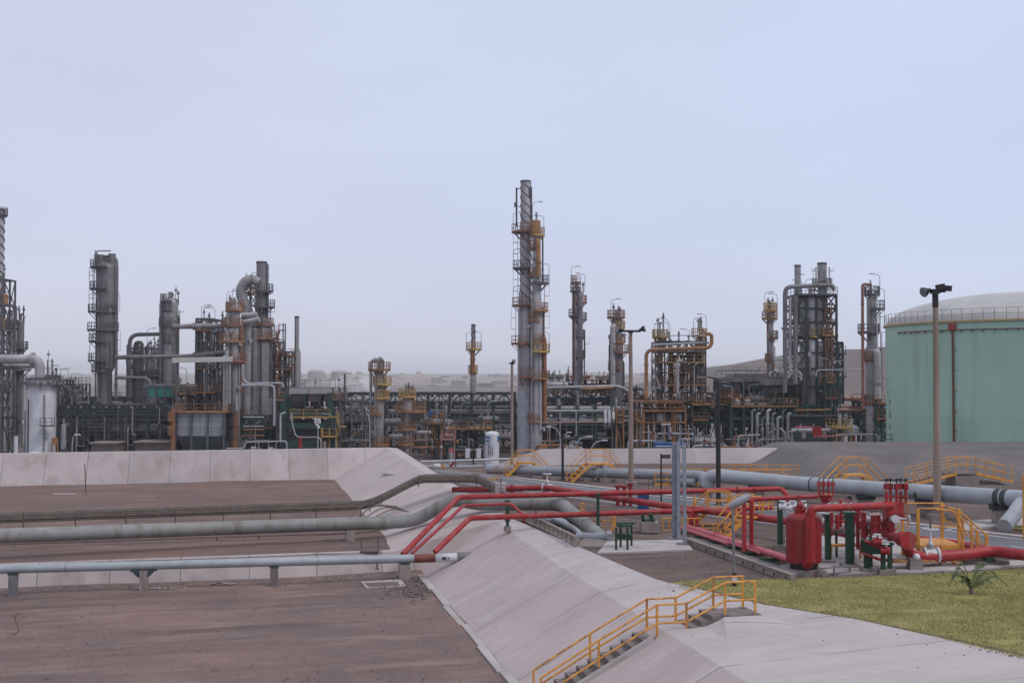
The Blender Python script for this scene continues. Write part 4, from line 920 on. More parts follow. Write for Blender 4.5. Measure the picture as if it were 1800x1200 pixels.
# green box, heater panel
def green_box(x0, x1, y0, y1, d, lab, m):
    A, B = S(x0, y0, d), S(x1, y1, d); T = Thing('equipment_house', lab, 'enclosure', ((A.x + B.x) / 2, d + 2, B.z)); mb = MB(); mb.box(((A.x + B.x) / 2, d + 2.5, (A.z + B.z) / 2), (B.x - A.x, 5, A.z - B.z)); T.p('wall', mb, m)
    mb = MB(); mb.box(((A.x + B.x) / 2, d + 2.5, A.z + .1), (B.x - A.x + .5, 5.4, .25)); T.p('roof', mb, 'steel_grey'); mb = MB()
    for x in lin(A.x + .2, B.x - .2, 4): mb.bar((x, d - .04, YARD), (x, d - .04, A.z), .22)
    T.p('post', mb, 'steel_dark'); return T
green_box(258, 322, 678, 698, 164, 'teal painted equipment box above the left pipe rack', 'teal_box')
frame(310, 345, 676, 162, 6, 2, [690, 715], 'small steel deck with orange railing right of the teal box', SD, decks=[(692, None, 352, OR)], pw=.22)
frame(330, 398, 672, 165, 6, 3, [690, 722], 'steel deck with orange railings above the panelled box', SD, decks=[(690, None, None, OR)], pw=.22)
T = Thing('air_filter_house', 'grey panelled box with a dark hopper underneath', 'filter house', S(351, 790, 158) * 1)
A, B = S(312, 726, 158), S(391, 766, 158); mb = MB(); mb.box(((A.x + B.x) / 2, 160.5, (A.z + B.z) / 2), (B.x - A.x, 5, A.z - B.z)); T.p('panel', mb, 'panel_grey')
mb = MB(); C_ = S(324, 797, 158); cx = (A.x + B.x) / 2; hw = (B.x - A.x) / 2
mb.add([(A.x, 158, B.z), (B.x, 158, B.z), (B.x, 163, B.z), (A.x, 163, B.z), (cx - hw * .62, 159, YARD), (cx + hw * .62, 159, YARD), (cx + hw * .62, 162, YARD), (cx - hw * .62, 162, YARD)], [(0, 4, 5, 1), (1, 5, 6, 2), (2, 6, 7, 3), (3, 7, 4, 0), (4, 7, 6, 5)]); T.p('hopper', mb, 'hopper')
for xx in lin(A.x - .25, B.x + .25, 3): mb = MB(); mb.bar((xx, 157.8, YARD), (xx, 157.8, A.z + .4), .26); T.p('post', mb, 'steel_dark')
mb = MB(); mb.box((cx, 160.4, A.z + .14), (hw * 2 + 1.2, 6, .16)); pl = T.p('platform', mb, OR); mb = MB(); rail_path(mb, [(cx - hw - .5, 163, A.z + .2), (cx - hw - .5, 157.6, A.z + .2), (cx + hw + .5, 157.6, A.z + .2), (cx + hw + .5, 163, A.z + .2)], step=1.5); T.p('railing', mb, OR, pl)
column(304, 714, 8, 157, 'rusty orange upright pipe left of the panelled box', 'pipe', 'upright_pipe', 'rust_orange', head=False, plats=[(738, 6, 6, OR), (762, 6, 6, OR)], nz=0)
for i, (xx, yy, w_, h_) in enumerate(((340, 700, 14, 9), (372, 706, 16, 9), (388, 742, 10, 8))): exchanger(xx, yy, w_, h_, 167 + i, ('small drum under the left orange deck', 'small drum above the panelled box', 'small drum right of the panelled box')[i], CM)
# left pipe racks
rack(104, 304, 161, 8, (712, 0), 'long dark pipe rack between the white vessel and the panelled box', 9, [718, 733, 752], 8, truss=(712, 728), m=GD, seed=4)
rack(104, 306, 176, 8, (703, 0), 'second pipe rack hidden behind the left one', 7, [712, 742], 7, m=GD, seed=5)
for i, (a_, b_, t_) in enumerate(((158, 203, 780), (236, 300, 778))):
    A, B = S(a_, t_, 157), S(b_, 800, 157); T = Thing('block_shed', ('small brown concrete shed below the left pipe rack', 'wide brown concrete shelter left of the panelled box')[i], 'shed', ((A.x + B.x) / 2, 159, YARD)); mb = MB(); mb.box(((A.x + B.x) / 2, 159.5, (A.z + YARD) / 2), (B.x - A.x, 4, A.z - YARD)); T.p('wall', mb, 'brown_block'); mb = MB(); mb.box(((A.x + B.x) / 2, 159.5, A.z + .1), (B.x - A.x + .4, 4.6, .2)); T.p('roof', mb, 'concrete_pier')
    mb = MB(); mb.box(((A.x + B.x) / 2 + .5, 157.45, YARD + 1), (1, .1, 2)); T.p('door', mb, SD)
for i, (cx_, cy_, w_, h_, d_) in enumerate(((140, 757, 30, 12, 172), (190, 744, 34, 11, 173), (240, 756, 40, 13, 172), (276, 746, 26, 10, 174), (215, 775, 30, 11, 165), (130, 778, 24, 12, 165))):
    exchanger(cx_, cy_, w_, h_, d_, '%s heat exchanger from the left inside the left pipe rack' % ('second upper', 'third upper', 'fourth upper', 'fifth upper', 'right lower', 'left lower')[i], (CM, CD, CLt, CM, GD, CD)[i])
drum(112, 745, 800, 9, 158, 'slim grey drum at the left end of the pipe rack', CM)
frame(120, 300, 700, 186, 8, 10, [700, 720, 745, 770], 'dark green steel building frame behind the left racks', GD, pw=.4, decks=[(702, 180, 250, SD)], rails=True)
# furnace / compressor house 500-600
frame(499, 602, 690, 160, 11, 1, [728, 748], 'green steel portal frame under the pale air cooler', GS, decks=[(733, 512, 598, YD)], pw=.9, brace=False)
air_cooler(508, 590, 682, 697, 162, 8, 'pale air cooler deck on the green portal frame', CLt, 3, yleg=730)
frame(585, 607, 680, 160, 5, 1, [700], 'small rusty railed deck at the right end of the air cooler', SD, decks=[(702, None, None, RO)], pw=.2)
frame(487, 502, 696, 160, 5, 1, [702], 'small orange railed deck at the left end of the air cooler', SD, decks=[(703, None, None, OR)], pw=.2)
mb = MB(); a = S(606, 700, 160); mb.cyl(a, S(606, 657, 160), .16, n=6); single('vent_pipe', 'thin dark vent pipe standing on the rusty deck', 'pipe', mb, SD)
for i in range(4): exchanger(522 + i * 20, 722, 15, 11, 166, '%s machine casing on the deck inside the green portal frame' % ('first', 'second', 'third', 'fourth')[i], (CM, OR, CLt, 'orange_steel')[i], name='compressor', cat='machine')
exchanger(545, 764, 62, 22, 166, 'large dark drum under the green portal frame', CD)
frame(566, 600, 752, 158, 4, 2, [766], 'small yellow railed platform at the foot of the green portal', YD, decks=[(767, None, None, YD)], pw=.14, brace=False)
stairs_tower(590, 598, 733, 767, 157.5, 2, 'short yellow stair down from the portal frame deck', YD)
T = Thing('equipment_house', 'dark green box at the foot of the portal frame', 'enclosure', S(530, 798, 159) * 1); A, B = S(503, 771, 159), S(560, 800, 159); mb = MB(); mb.box(((A.x + B.x) / 2, 161, (A.z + YARD) / 2), (B.x - A.x, 4, A.z - YARD)); T.p('wall', mb, GS); mb = MB(); mb.box(((A.x + B.x) / 2, 161, A.z + .06), (B.x - A.x + .3, 4.3, .16)); T.p('roof', mb, GD)
pipe_run(PX((528, 800), (528, 766), d=157), .36, 'red_paint', 'short thick red upright pipe before the green portal', 'upright_pipe', n=10)
pipe_run(PX((513, 725), (513, 742), (520, 768), (564, 768), (564, 800), d=156.5), .11, SP_, 'thin pale pipe crossing in front of the green portal', fil=.6)
pipe_run(PX((398, 788), (430, 788), (430, 777), (504, 775), (504, 798), d=155), .14, SP_, 'pale pipe hoop just behind the dike wall', fil=.4, flanges=(.5,))
pipe_run(PX((425, 674), (496, 673), (498, 680), d=158), .2, SP_, 'upper pale pipe running right from the rusty column', fil=.6)
pipe_run(PX((425, 677), (482, 677), (482, 748), d=157.5), .22, SP_, 'pale pipe dropping down left of the green portal frame', fil=.6)
pipe_run(PX((427, 640), (427, 668), (440, 677), d=158), .25, CLt, 'short pale upright pipe beside the rusty column', fil=.6)
pipe_run(PX((502, 725), (493, 727), (493, 776), d=158), .2, SP_, 'pale pipe hugging the left leg of the green portal', fil=.6)
frame(424, 498, 728, 163, 9, 4, [732, 748, 765], 'green pipe deck left of the green portal frame', GS, decks=[(752, 468, 490, RO)], pw=.3)
manifold(430, 466, 728, 800, 161, 4, 'stacked pale and rusty pipes left of the green post', 'clad_mid', 1)
for i, yy in enumerate((733, 749, 755, 765)): pipe_run(PX((428, yy), (464, yy), d=160), (.15, .13, .2, .17)[i], (SP_, SP_, 'rust_orange', 'rust_orange')[i], ('topmost', 'second', 'third', 'lowest')[i] + ' short level pipe left of the green portal')
pump_skid(450, 796, 157, 'pump under the pale pipe hoop', 20); pump_skid(480, 797, 158, 'pump at the right end of the pale pipe hoop', 20)
T = Thing('floodlight_mast', 'slim mast with a cluster of round floodlights behind the dike wall', 'light mast', S(559, 798, 150) * 1); mb = MB(); a = S(559, 735, 150); mb.cyl((a.x, 150, YARD), a, .09, n=6); T.p('pole', mb, SP_)
for dx, yy in ((-3, 737), (3, 737), (-3.4, 741), (3.6, 741), (-1, 746), (2, 750)): mb = MB(); q = S(559 + dx, yy, 149.7); mb.cyl(q, q + Vector((0, -.3, 0)), .13, .2, n=8); T.p('lamp', mb, 'white_paint')
manifold(600, 642, 706, 740, 165, 9, 'row of pale hoops in a frame left of the twin rusty columns', SP_, 3)
frame(600, 645, 702, 164, 5, 2, [704, 738], 'grey pipe frame with pale hoops left of the twin rusty columns', SG, pw=.2, brace=True)
manifold(600, 650, 745, 790, 160, 8, 'dense low piping left of the first rusty column', SP_, 5)
frame(600, 650, 742, 166, 7, 3, [745, 765, 785], 'dark green pipe support left of the first rusty column', GD, pw=.26)
pipe_run(PX((650, 800), (650, 742), (648, 738), d=157), .14, 'galvanised', 'thin blue grey upright pipe beside the first rusty column')
# columns 665, 716
T = column(667, 652, 15, 158, 'rusty column with four orange decks left of the gap', shell=CM, plats=[(650, 20, 20, RO), (675, 12, 22, YD), (699, 10, 18, YD), (727, 17, 12, OR), (781, 15, 20, OR)], pm=OR, vents=7, segs=[(700, 17)], pipes=[(-15, 640, 790, .2, CM), (10, 670, 700, .16, CD)], lad=[(1, 652, 675), (1, 675, 699)])
T = column(717, 700, 16, 158, 'second rusty column with yellow decks and pale lower shell', shell=CM, plats=[(697, 17, 15, YD), (722, 22, 32, OR), (754, 17, 14, OR), (781, 18, 12, OR)], pm=OR, vents=6, segs=[(728, 15)], lad=[(1, 697, 722)])
pipe_run(PX((746, 740), (746, 706), (752, 703), d=160), .3, CM, 'short upright pipe right of the second rusty column')
exchanger(768, 742, 52, 11, 163, 'grey horizontal drum right of the second rusty column', CM)
exchanger(742, 760, 30, 7, 161, 'pale horizontal drum below the grey drum', CLt)
frame(745, 780, 726, 162, 6, 2, [745], 'orange platform over the grey horizontal drum', OR, decks=[(744, None, None, OR)], pw=.2)
T = Thing('motor', 'round blue motor on the orange platform', 'motor', S(756, 730, 161) * 1); mb = MB(); a = S(756, 726, 161); mb.cyl(a, a + Vector((0, 1.2, 0)), .36, n=12); T.p('casing', mb, 'blue_box'); mb = MB(); mb.box(a + Vector((0, .6, -.5)), (.5, .8, .3)); T.p('foot', mb, SD)
frame(780, 868, 734, 161, 7, 4, [754, 775], 'long orange railed deck above the white logo tank', GS, decks=[(754, None, None, OR)], pw=.26)
frame(776, 802, 762, 157, 5, 1, [772], 'small pink railed box platform below the long orange deck', 'pink_pipe', decks=[(772, None, None, 'pink_pipe')], pw=.18, brace=False)
exchanger(789, 766, 14, 9, 158, 'small rusty drum on the pink railed platform', RO)
drum(814, 735, 754, 14, 164, 'dark drum standing on the long orange deck', GD)
T = Thing('equipment_house', 'dark green box below the pink railed platform', 'enclosure', S(790, 800, 158) * 1); A, B = S(779, 776, 158), S(800, 800, 158); mb = MB(); mb.box(((A.x + B.x) / 2, 160, (A.z + YARD) / 2), (B.x - A.x, 4, A.z - YARD)); T.p('wall', mb, GS); mb = MB(); mb.box(((A.x + B.x) / 2, 160, A.z + .06), (B.x - A.x + .3, 4.3, .16)); T.p('roof', mb, GD)
manifold(726, 776, 762, 800, 157, 6, 'rusty and dark pipes right of the second rusty column', 'rust_orange', 8)
manifold(804, 850, 770, 802, 158, 7, 'dense dark pipes left of the white logo tank', 'clad_dark', 9)
rack(600, 905, 172, 9, (690, 0), 'long trussed pipe rack behind the rusty columns and the logo tank', 8, [706, 728, 748], 9, truss=(692, 712), m=GD, seed=14)
rack(640, 905, 184, 9, (700, 0), 'back pipe rack seen between the rusty columns', 6, [716, 742, 770], 8, m=GD, seed=15)
frame(600, 910, 702, 192, 8, 12, [716, 742, 768], 'dark green process frame behind the central racks', GD, pw=.4)
for i, (cx_, cy_, w_, h_, d_) in enumerate(((690, 742, 26, 13, 168), (700, 768, 30, 11, 166), (822, 724, 40, 11, 176), (858, 737, 34, 12, 170), (740, 728, 28, 9, 180), (838, 768, 30, 12, 168), (884, 768, 26, 12, 166))):
    exchanger(cx_, cy_, w_, h_, d_, ('dark drum between the two rusty columns', 'lower drum between the two rusty columns', 'drum lying high in the central rack', 'drum above the white logo tank', 'drum behind the short upright pipe', 'dark drum left of the logo tank', 'dark drum right of the logo tank')[i], (CD, CM, CM, CD, CM, GD, CD)[i])
# white logo tank
T = Thing('white_tank', 'white upright tank with a blue logo panel', 'tank', S(865, 803, 150) * 1); c = S(865, 757, 150); r_ = 12.5 * wpx(150)
mb = MB(); mb.cyl((c.x, 150, YARD), (c.x, 150, c.z - .45), r_, n=24); mb.dome((c.x, 150, c.z - .46), r_, .46, 24, 5); T.p('shell', mb, 'white_paint')
def curved(c, r, z0, z1, a0, a1, k=8):
    mb = MB(); vs = []
    for i in range(k + 1): a = a0 + (a1 - a0) * i / k; vs += [(c.x + r * math.cos(a), c.y + r * math.sin(a), z0), (c.x + r * math.cos(a), c.y + r * math.sin(a), z1)]
    return mb.add(vs, [(2 * i, 2 * i + 2, 2 * i + 3, 2 * i + 1) for i in range(k)])
C3 = Vector((c.x, 150, 0)); z0_, z1_ = S(865, 776, 150).z, S(865, 766, 150).z
T.p('logo_panel', curved(C3, r_ + .012, z0_, z1_, R(186), R(254)), 'blue_sign'); T.p('logo_panel', curved(C3, r_ + .012, z0_, z1_, R(318), R(352)), 'blue_sign')
mb = MB(); rr = r_ + .03
def lp(a, z): return Vector((c.x + rr * math.cos(R(a)), 150 + rr * math.sin(R(a)), z))
for (a_, za), (b_, zc) in (((200, .15), (214, .5)), ((214, .5), (224, .25)), ((224, .25), (234, .5)), ((234, .5), (248, .15)), ((207, .15), (222, .12))): mb.bar(lp(a_, z0_ + za), lp(b_, z0_ + zc), .05, .09)
T.p('logo', mb, 'white_paint')
for i, dx in enumerate((-6, -3, 1)): mb = MB(); mb.tube(PX((865 + dx, 800), (865 + dx, 780 + 4 * i), (865 + dx + 1, 777 + 4 * i), d=148.6), .055, 6); T.p('pipe', mb, SD)
# small stack 832
column(832, 570, 7, 176, 'slender candle stack with orange middle between the rusty columns and the main tower', 'stack', 'vent_stack', CM, head=False, segs=[(612, 6), (656, 11)], plats=[(614, 13, 15, YD), (654, 9, 8, YD)], pm=YD, lamps=[(-12, 614), (14, 614)], pipes=[(-1, 615, 655, .38, RO)], nz=0, spiral=(572, 610, 1.2, .05))
# main tower
T = column(924, 318, 18, 158, 'tallest stack of the refinery with spiral fins and orange walkways', 'stack', 'main_stack', CLt, head=False, segs=[(395, 20), (540, 27), (605, 29)],
           plats=[(408, 25, 12, RO), (472, 23, 8, SD), (537, 24, 22, RO), (604, 26, 22, RO), (662, 8, 34, RO)], pm=SD, rm=None,
           pipes=[(10, 335, 400, .13, SD)], lad=[(-1, 408, 472), (-1, 472, 537), (-1, 537, 604)], lamps=[(-22, 408), (-22, 472), (-22, 537)], spiral=(322, 530, 4.3, .065), nz=2)
c = S(930, 686, 157.9); mb = MB(); rb = 15.3 * wpx(158); x_ = S(926, 700, 158).x; mb.cyl((S(924, 700, 158).x, 158, YARD), (S(924, 700, 158).x, 158, S(924, 686, 158).z), 14.9 * wpx(158), n=24); T.p('skirt', mb, 'steel_pale')
mb = MB(); mb.tube(PX((908, 398), (908, 330), d=158.2), .14, 6); mb.bar(S(908, 332, 158.2), S(915, 332, 158.2), .1); mb.bar(S(908, 363, 158.2), S(915, 363, 158.2), .1); mb.box(S(906, 360, 158.1), (.35, .35, .6)); T.p('ladder_rail', mb, SD)
mb = MB(); mb.box(S(932, 337, 157.6), (.45, .45, .9)); T.p('aviation_lamp', mb, SD)
T = column(943, 390, 15, 156.5, 'slimmer orange clad column touching the tallest stack', shell='clad_light', segs=[(470, 17), (530, 20), (600, 21)],
           plats=[(414, 8, 15, YD), (437, 9, 6, RO), (485, 9, 6, RO), (498, 5, 23, SD), (546, 10, 21, OR), (563, 10, 6, OR), (602, 10, 16, RO), (618, 12, 24, YD), (665, 12, 21, OR), (740, 12, 12, OR)], pm=OR,
           pipes=[(3, 425, 488, .34, 'orange_steel'), (11, 420, 500, .12, SD), (14, 600, 740, .3, 'rust_orange'), (6, 600, 760, .12, SP_), (12, 548, 615, .14, SD)], lamps=[(-7, 390), (13, 414), (22, 498), (22, 618)], vents=0, lad=[(1, 498, 546), (1, 546, 602)])
mb = MB(); c = S(941, 402, 156.5); mb.cyl((c.x, 156.5, c.z - 1.1), (c.x, 156.5, c.z + 1.1), 9.5 * wpx(156), n=14); T.p('cladding_band', mb, OR)
# 1015, 1083
column(1016, 515, 17, 172, 'slim column with red ladders right of the tallest stack', shell=CLt, plats=[(497, 12, 8, RO), (512, 14, 8, SD), (532, 9, 16, RO), (556, 17, 8, SD), (562, 9, 16, SD), (592, 8, 12, SD), (628, 7, 13, SD)], pm=RO, pipes=[(-9, 512, 668, .15, 'riser_red'), (3, 520, 668, .4, CD), (11, 600, 660, .1, SD)], vents=4, lamps=[(-12, 500), (12, 512)], lad=[(1, 592, 628)])
column(1084, 563, 19, 168, 'dark column with broad orange bands behind the middle lamp post', shell=CD, segs=[(600, 22)], plats=[(558, 17, 15, RO), (577, 9, 15, YD), (601, 14, 16, OR), (619, 14, 22, RO), (648, 14, 12, RO)], pm=OR, vents=7, pipes=[(-8, 575, 680, .4, CLt), (12, 640, 690, .12, SD), (-13, 610, 690, .12, SD)], lamps=[(-10, 558), (20, 619)])
frame(955, 1085, 668, 174, 10, 7, [676, 690], 'raised orange deck level between the main tower and the dark column', RO, decks=[(668, 1000, 1080, RO), (672, 955, 1000, SD)], pw=.2)
for i, (xx, w_, h_) in enumerate(((975, 30, 12), (1020, 34, 9), (1062, 30, 9))): exchanger(xx, 662, w_, h_ * .7, 178, ('left', 'middle', 'right')[i] + ' machine on the raised orange deck', (SG, RO, CM)[i], name='fan_unit', cat='machine')
exchanger(975, 676, 44, 10, 166, 'pale rounded drum right of the main tower', CLt)
pipe_run(PX((958, 682), (1090, 678), (1112, 692), d=165), .3, CLt, 'pale pipe along the top of the right rack', fil=2)
pipe_run(PX((1020, 684), (1078, 681), d=164), .22, 'orange_steel', 'orange pipe just below the pale rack pipe')
rack(950, 1130, 170, 9, (694, 0), 'trussed pipe rack right of the main tower', 6, [700, 722, 742], 9, truss=(684, 700), m=GD, seed=24)
rack(952, 1110, 160, 8, (712, 0), 'green steel pipe rack behind the curved street lamps', 5, [722, 742], 7, m=GS, seed=25)
frame(952, 1135, 706, 186, 9, 8, [716, 740, 768], 'dark green building frame behind the right rack', GS, pw=.5)
T = Thing('process_building', 'dark green enclosed process building behind the curved street lamps', 'building', S(1020, 800, 176) * 1); A, B = S(955, 745, 176), S(1120, 800, 176); mb = MB(); mb.box(((A.x + B.x) / 2, 180, (A.z + YARD) / 2), (B.x - A.x, 7, A.z - YARD)); T.p('wall', mb, GS); mb = MB(); mb.box(((A.x + B.x) / 2, 180, A.z + .1), (B.x - A.x + .4, 7.4, .25)); T.p('roof', mb, GD)
pipe_run(PX((948, 743), (1070, 741), d=156), .13, 'pink_pipe', 'long thin pink pipe right of the main tower')
pipe_run(PX((960, 722), (1075, 722), d=157), .2, 'clad_light', 'pale pipe along the green rack')
for i, xx in enumerate((1064, 1071, 1078)): drum(xx, 722 + i, 752 - (i == 2) * 8, 5.5, 156, ('left', 'middle', 'right')[i] + ' one of three thin pale cylinders behind the middle lamp post', 'white_paint')
frame(1078, 1096, 717, 158, 5, 1, [730, 742], 'narrow orange stair frame beside the thin pale cylinders', OR, decks=[(730, None, None, OR), (742, None, None, OR)], pw=.2)
manifold(948, 990, 752, 800, 154, 5, 'rusty piping at the foot of the main tower', 'rust_orange', 12); manifold(985, 1020, 765, 800, 155, 5, 'pale piping right of the main tower foot', SP_, 13)
T = Thing('equipment_house', 'orange box unit at the foot of the main tower', 'enclosure', S(956, 800, 152) * 1); A, B = S(949, 781, 152), S(962, 797, 152); mb = MB(); mb.box(((A.x + B.x) / 2, 152.6, (A.z + B.z) / 2), (B.x - A.x, 1.2, A.z - B.z)); T.p('body', mb, OR); mb = MB(); mb.box(((A.x + B.x) / 2, 151.97, (A.z * .6 + B.z * .4)), ((B.x - A.x) * .7, .06, .35)); T.p('panel', mb, RO); mb = MB(); mb.bar(((A.x + B.x) / 2, 152.6, YARD), ((A.x + B.x) / 2, 152.6, B.z), .4); T.p('leg', mb, SD)
def street_lamp(px, ytop, ybot, d, side, lab, reach=1.5):
    a = S(px, ytop, d); zb = S(px, ybot, d).z; T = Thing('street_lamp', lab, 'street lamp', (a.x, d, zb)); mb = MB(); mb.tube([(a.x, d, zb), (a.x, d, a.z - 1.2), (a.x + side * reach * .45, d, a.z - .2), (a.x + side * reach, d, a.z)], .07, 7, fil=1.2); T.p('pole', mb, SP_)
    mb = MB(); mb.box((a.x + side * (reach + .35), d, a.z + .04), (.75, .28, .12), tp=.8); T.p('lamp_head', mb, 'white_paint')
street_lamp(1010, 767, 800, 140, 1, 'left one of two curved street lamps before the green building'); street_lamp(1037, 774, 800, 142, 1, 'right one of two curved street lamps before the green building')
street_lamp(127, 764, 800, 140, 1, 'small curved street lamp right of the white vessel', .3); street_lamp(985, 750, 800, 150, -1, 'curved pale lamp beside the main tower foot', 1.2)
# structure 1135-1250
T = frame(1146, 1240, 598, 166, 9, 5, [600, 618, 636, 655, 672, 690], 'open steel structure with two small columns and an orange pipe hoop', GD, decks=[(618, 1150, 1240, SG), (637, 1140, 1240, YD), (655, 1170, 1220, OR), (677, 1150, 1240, OR)], pw=.2)
column(1160, 580, 10, 171, 'left small column rising out of the open steel structure', shell=CM, plats=[(592, 14, 15, YD), (606, 8, 12, OR), (640, 10, 8, OR)], pm=YD, vents=4, lamps=[(14, 592), (-10, 600)], pipes=[(-8, 600, 700, .14, OR), (8, 590, 700, .12, SP_)])
column(1233, 578, 10, 171, 'right small column rising out of the open steel structure', shell=CM, plats=[(590, 18, 10, YD), (606, 9, 10, OR), (640, 8, 8, SD)], pm=YD, vents=4, lamps=[(-14, 590), (8, 584)], pipes=[(-8, 600, 700, .12, OR), (7, 590, 700, .14, CD)])
column(1200, 625, 9, 173, 'short column in the middle of the open steel structure', shell=CM, nz=1, vents=2, plats=[(655, 9, 9, OR)], pm=OR)
column(1180, 612, 8, 174, 'dark short column left of the middle one in the open structure', shell=CD, nz=1, vents=2)
column(1216, 618, 8, 174, 'orange stained short column right of the middle one in the open structure', shell='rust_orange', nz=1, vents=2)
pipe_run(PX((1136, 700), (1136, 615), (1251, 611), (1251, 587), (1240, 586), d=164), .35, 'orange_steel', 'big orange pipe hoop round the open steel structure', fil=1.0, flanges=(.25, .6))
pipe_run(PX((1146, 606), (1235, 602), (1246, 602), d=164.5), .2, SP_, 'pale pipe above the orange pipe hoop'); pipe_run(PX((1165, 590), (1225, 589), d=168), .09, SP_, 'thin pale pipe joining the two small column tops')
pipe_run(PX((1191, 692), (1191, 634), (1200, 634), d=163), .3, CLt, 'pale upright pipe in the middle of the open structure', fil=.5); pipe_run(PX((1148, 606), (1144, 640), (1160, 680), d=165), .13, SP_, 'thin pale pipe bowing down the left of the open structure', fil=3)
for i in range(5): pipe_run(PX((1152 + i * 17, 690), (1152 + i * 17 + (i % 2) * 3, 625 + i * 4), (1160 + i * 17, 622 + i * 4), d=165.2), .12, ('steel_grey', SP_, 'orange_steel', 'clad_dark', SP_)[i], '%s thin riser pipe of the open structure' % ('first', 'second', 'third', 'fourth', 'fifth')[i], fil=.6)
rack(1125, 1275, 174, 8, (696, 0), 'dark pipe rack below the open steel structure', 5, [704, 725], 8, m=GD, seed=31)
frame(1100, 1205, 712, 160, 9, 5, [722, 742], 'long orange railed deck behind the middle lamp post', OR, decks=[(706, None, None, RO), (722, 1130, 1200, OR)], pw=.2, brace=False)
frame(1200, 1320, 702, 162, 9, 5, [712, 742], 'long orange railed deck left of the black lamp post', GS, decks=[(711, None, None, OR), (738, 1204, 1244, OR)], pw=.3)
exchanger(1110, 726, 26, 22, 163, 'big pale round ended drum behind the middle lamp post', CLt); exchanger(1160, 735, 68, 18, 163, 'large grey horizontal drum under the long orange deck', CM)
exchanger(1222, 734, 30, 16, 166, 'grey drum right of the large horizontal drum', CM); frame(1114, 1132, 728, 157, 4, 1, [738], 'small orange railed stand before the big pale drum', OR, decks=[(740, None, None, OR)], pw=.15, brace=False)
T = Thing('upright_plate', 'rusty upright duct between the grey drums', 'duct', S(1184, 760, 160) * 1); mb = MB(); A, B = S(1180, 722, 160), S(1188, 765, 160); mb.box(((A.x + B.x) / 2, 160.4, (A.z + YARD) / 2), (B.x - A.x, .8, A.z - YARD)); T.p('casing', mb, RO); mb = MB(); mb.bar((A.x, 159.9, A.z), (B.x, 159.9, A.z), .12); T.p('flange', mb, SD)
manifold(1110, 1160, 748, 790, 156, 7, 'dense pale piping right of the middle lamp post', SP_, 41); manifold(1160, 1215, 745, 772, 155, 8, 'pale pipe hoops above the blue canopies', SP_, 42); manifold(1225, 1275, 762, 796, 150, 9, 'tangle of pale pipes right of the grey posts', SP_, 43); manifold(1200, 1262, 748, 785, 154, 9, 'grey sloping pipe tangle left of the black lamp post', 'clad_light', 44)
for i, (x0, x1) in enumerate(((1152, 1184), (1193, 1206))):
    A, B = S(x0, 778, 140), S(x1, 792, 140); T = Thing('container', ('wide blue container behind the low dike wall', 'narrow blue container beside the grey posts')[i], 'container', ((A.x + B.x) / 2, 141, -3.6)); mb = MB(); mb.box(((A.x + B.x) / 2, 141, (A.z - 3.6) / 2), (B.x - A.x, 2.2, A.z + 3.6)); T.p('body', mb, 'blue_box'); mb = MB(); mb.bar((A.x, 139.86, A.z - .4), (B.x, 139.86, A.z - .4), .06, .12); T.p('trim', mb, 'white_paint')
frame(1262, 1440, 700, 158, 10, 7, [714, 735], 'long green steel table with orange decks below the air coolers', GS, decks=[(714, None, 1400, OR), (700, 1270, 1300, RO)], pw=.4)
column(1354, 548, 11, 172, 'slim column with an orange railed top between the open structure and the big vessel', shell=CLt, plats=[(545, 12, 12, YD), (560, 15, 13, OR), (594, 4, 14, RO), (634, 8, 8, OR)], pm=OR, vents=6, pipes=[(-6, 560, 680, .10, 'riser_red'), (4, 640, 690, .15, OR)], lamps=[(-10, 545), (12, 548)])
air_cooler(1268, 1345, 664, 674, 166, 7, 'dark long air cooler deck on the left', 'clad_mid', 4, yleg=712); air_cooler(1345, 1434, 666, 682, 162, 9, 'dark air cooler with round fan casings', 'clad_mid', 2, yleg=712)
air_cooler(1290, 1378, 658, 666, 176, 7, 'back air cooler deck seen above the front ones', SG, 4, yleg=712)
T = Thing('pipe_comb', 'thin row of hooked poles above the left air cooler', 'piping', S(1290, 662, 165) * 1); mb = MB(); mb.bar(S(1258, 652, 165), S(1335, 652, 165), .06)
for i in range(12): mb.bar(S(1260 + i * 6.5, 652, 165), S(1263 + i * 6.5, 649, 165), .1)
T.p('arm', mb, SG)
for xx in (1258, 1290, 1330): mb = MB(); mb.bar(S(xx, 652, 165), S(xx, 668, 165), .07); T.p('post', mb, SG)
for i in range(3): pipe_run(PX((1362 + i * 8, 656), (1362 + i * 8, 646), (1368 + i * 8, 644), (1362 + i * 8, 637), (1364 + i * 8, 632), (1388, 631 + i), d=160), .1, 'white_paint', ('left', 'middle', 'right')[i] + ' white curled pipe in front of the big vessel structure', fil=.5)
manifold(1360, 1384, 644, 660, 159.5, 5, 'white vertical pipe comb under the curled pipes', 'white_paint', 50)
pipe_run(PX((1360, 631), (1388, 631), (1388, 652), (1408, 654), (1408, 668), d=160), .18, 'white_paint', 'white pipe stepping down beside the big vessel', fil=.5)
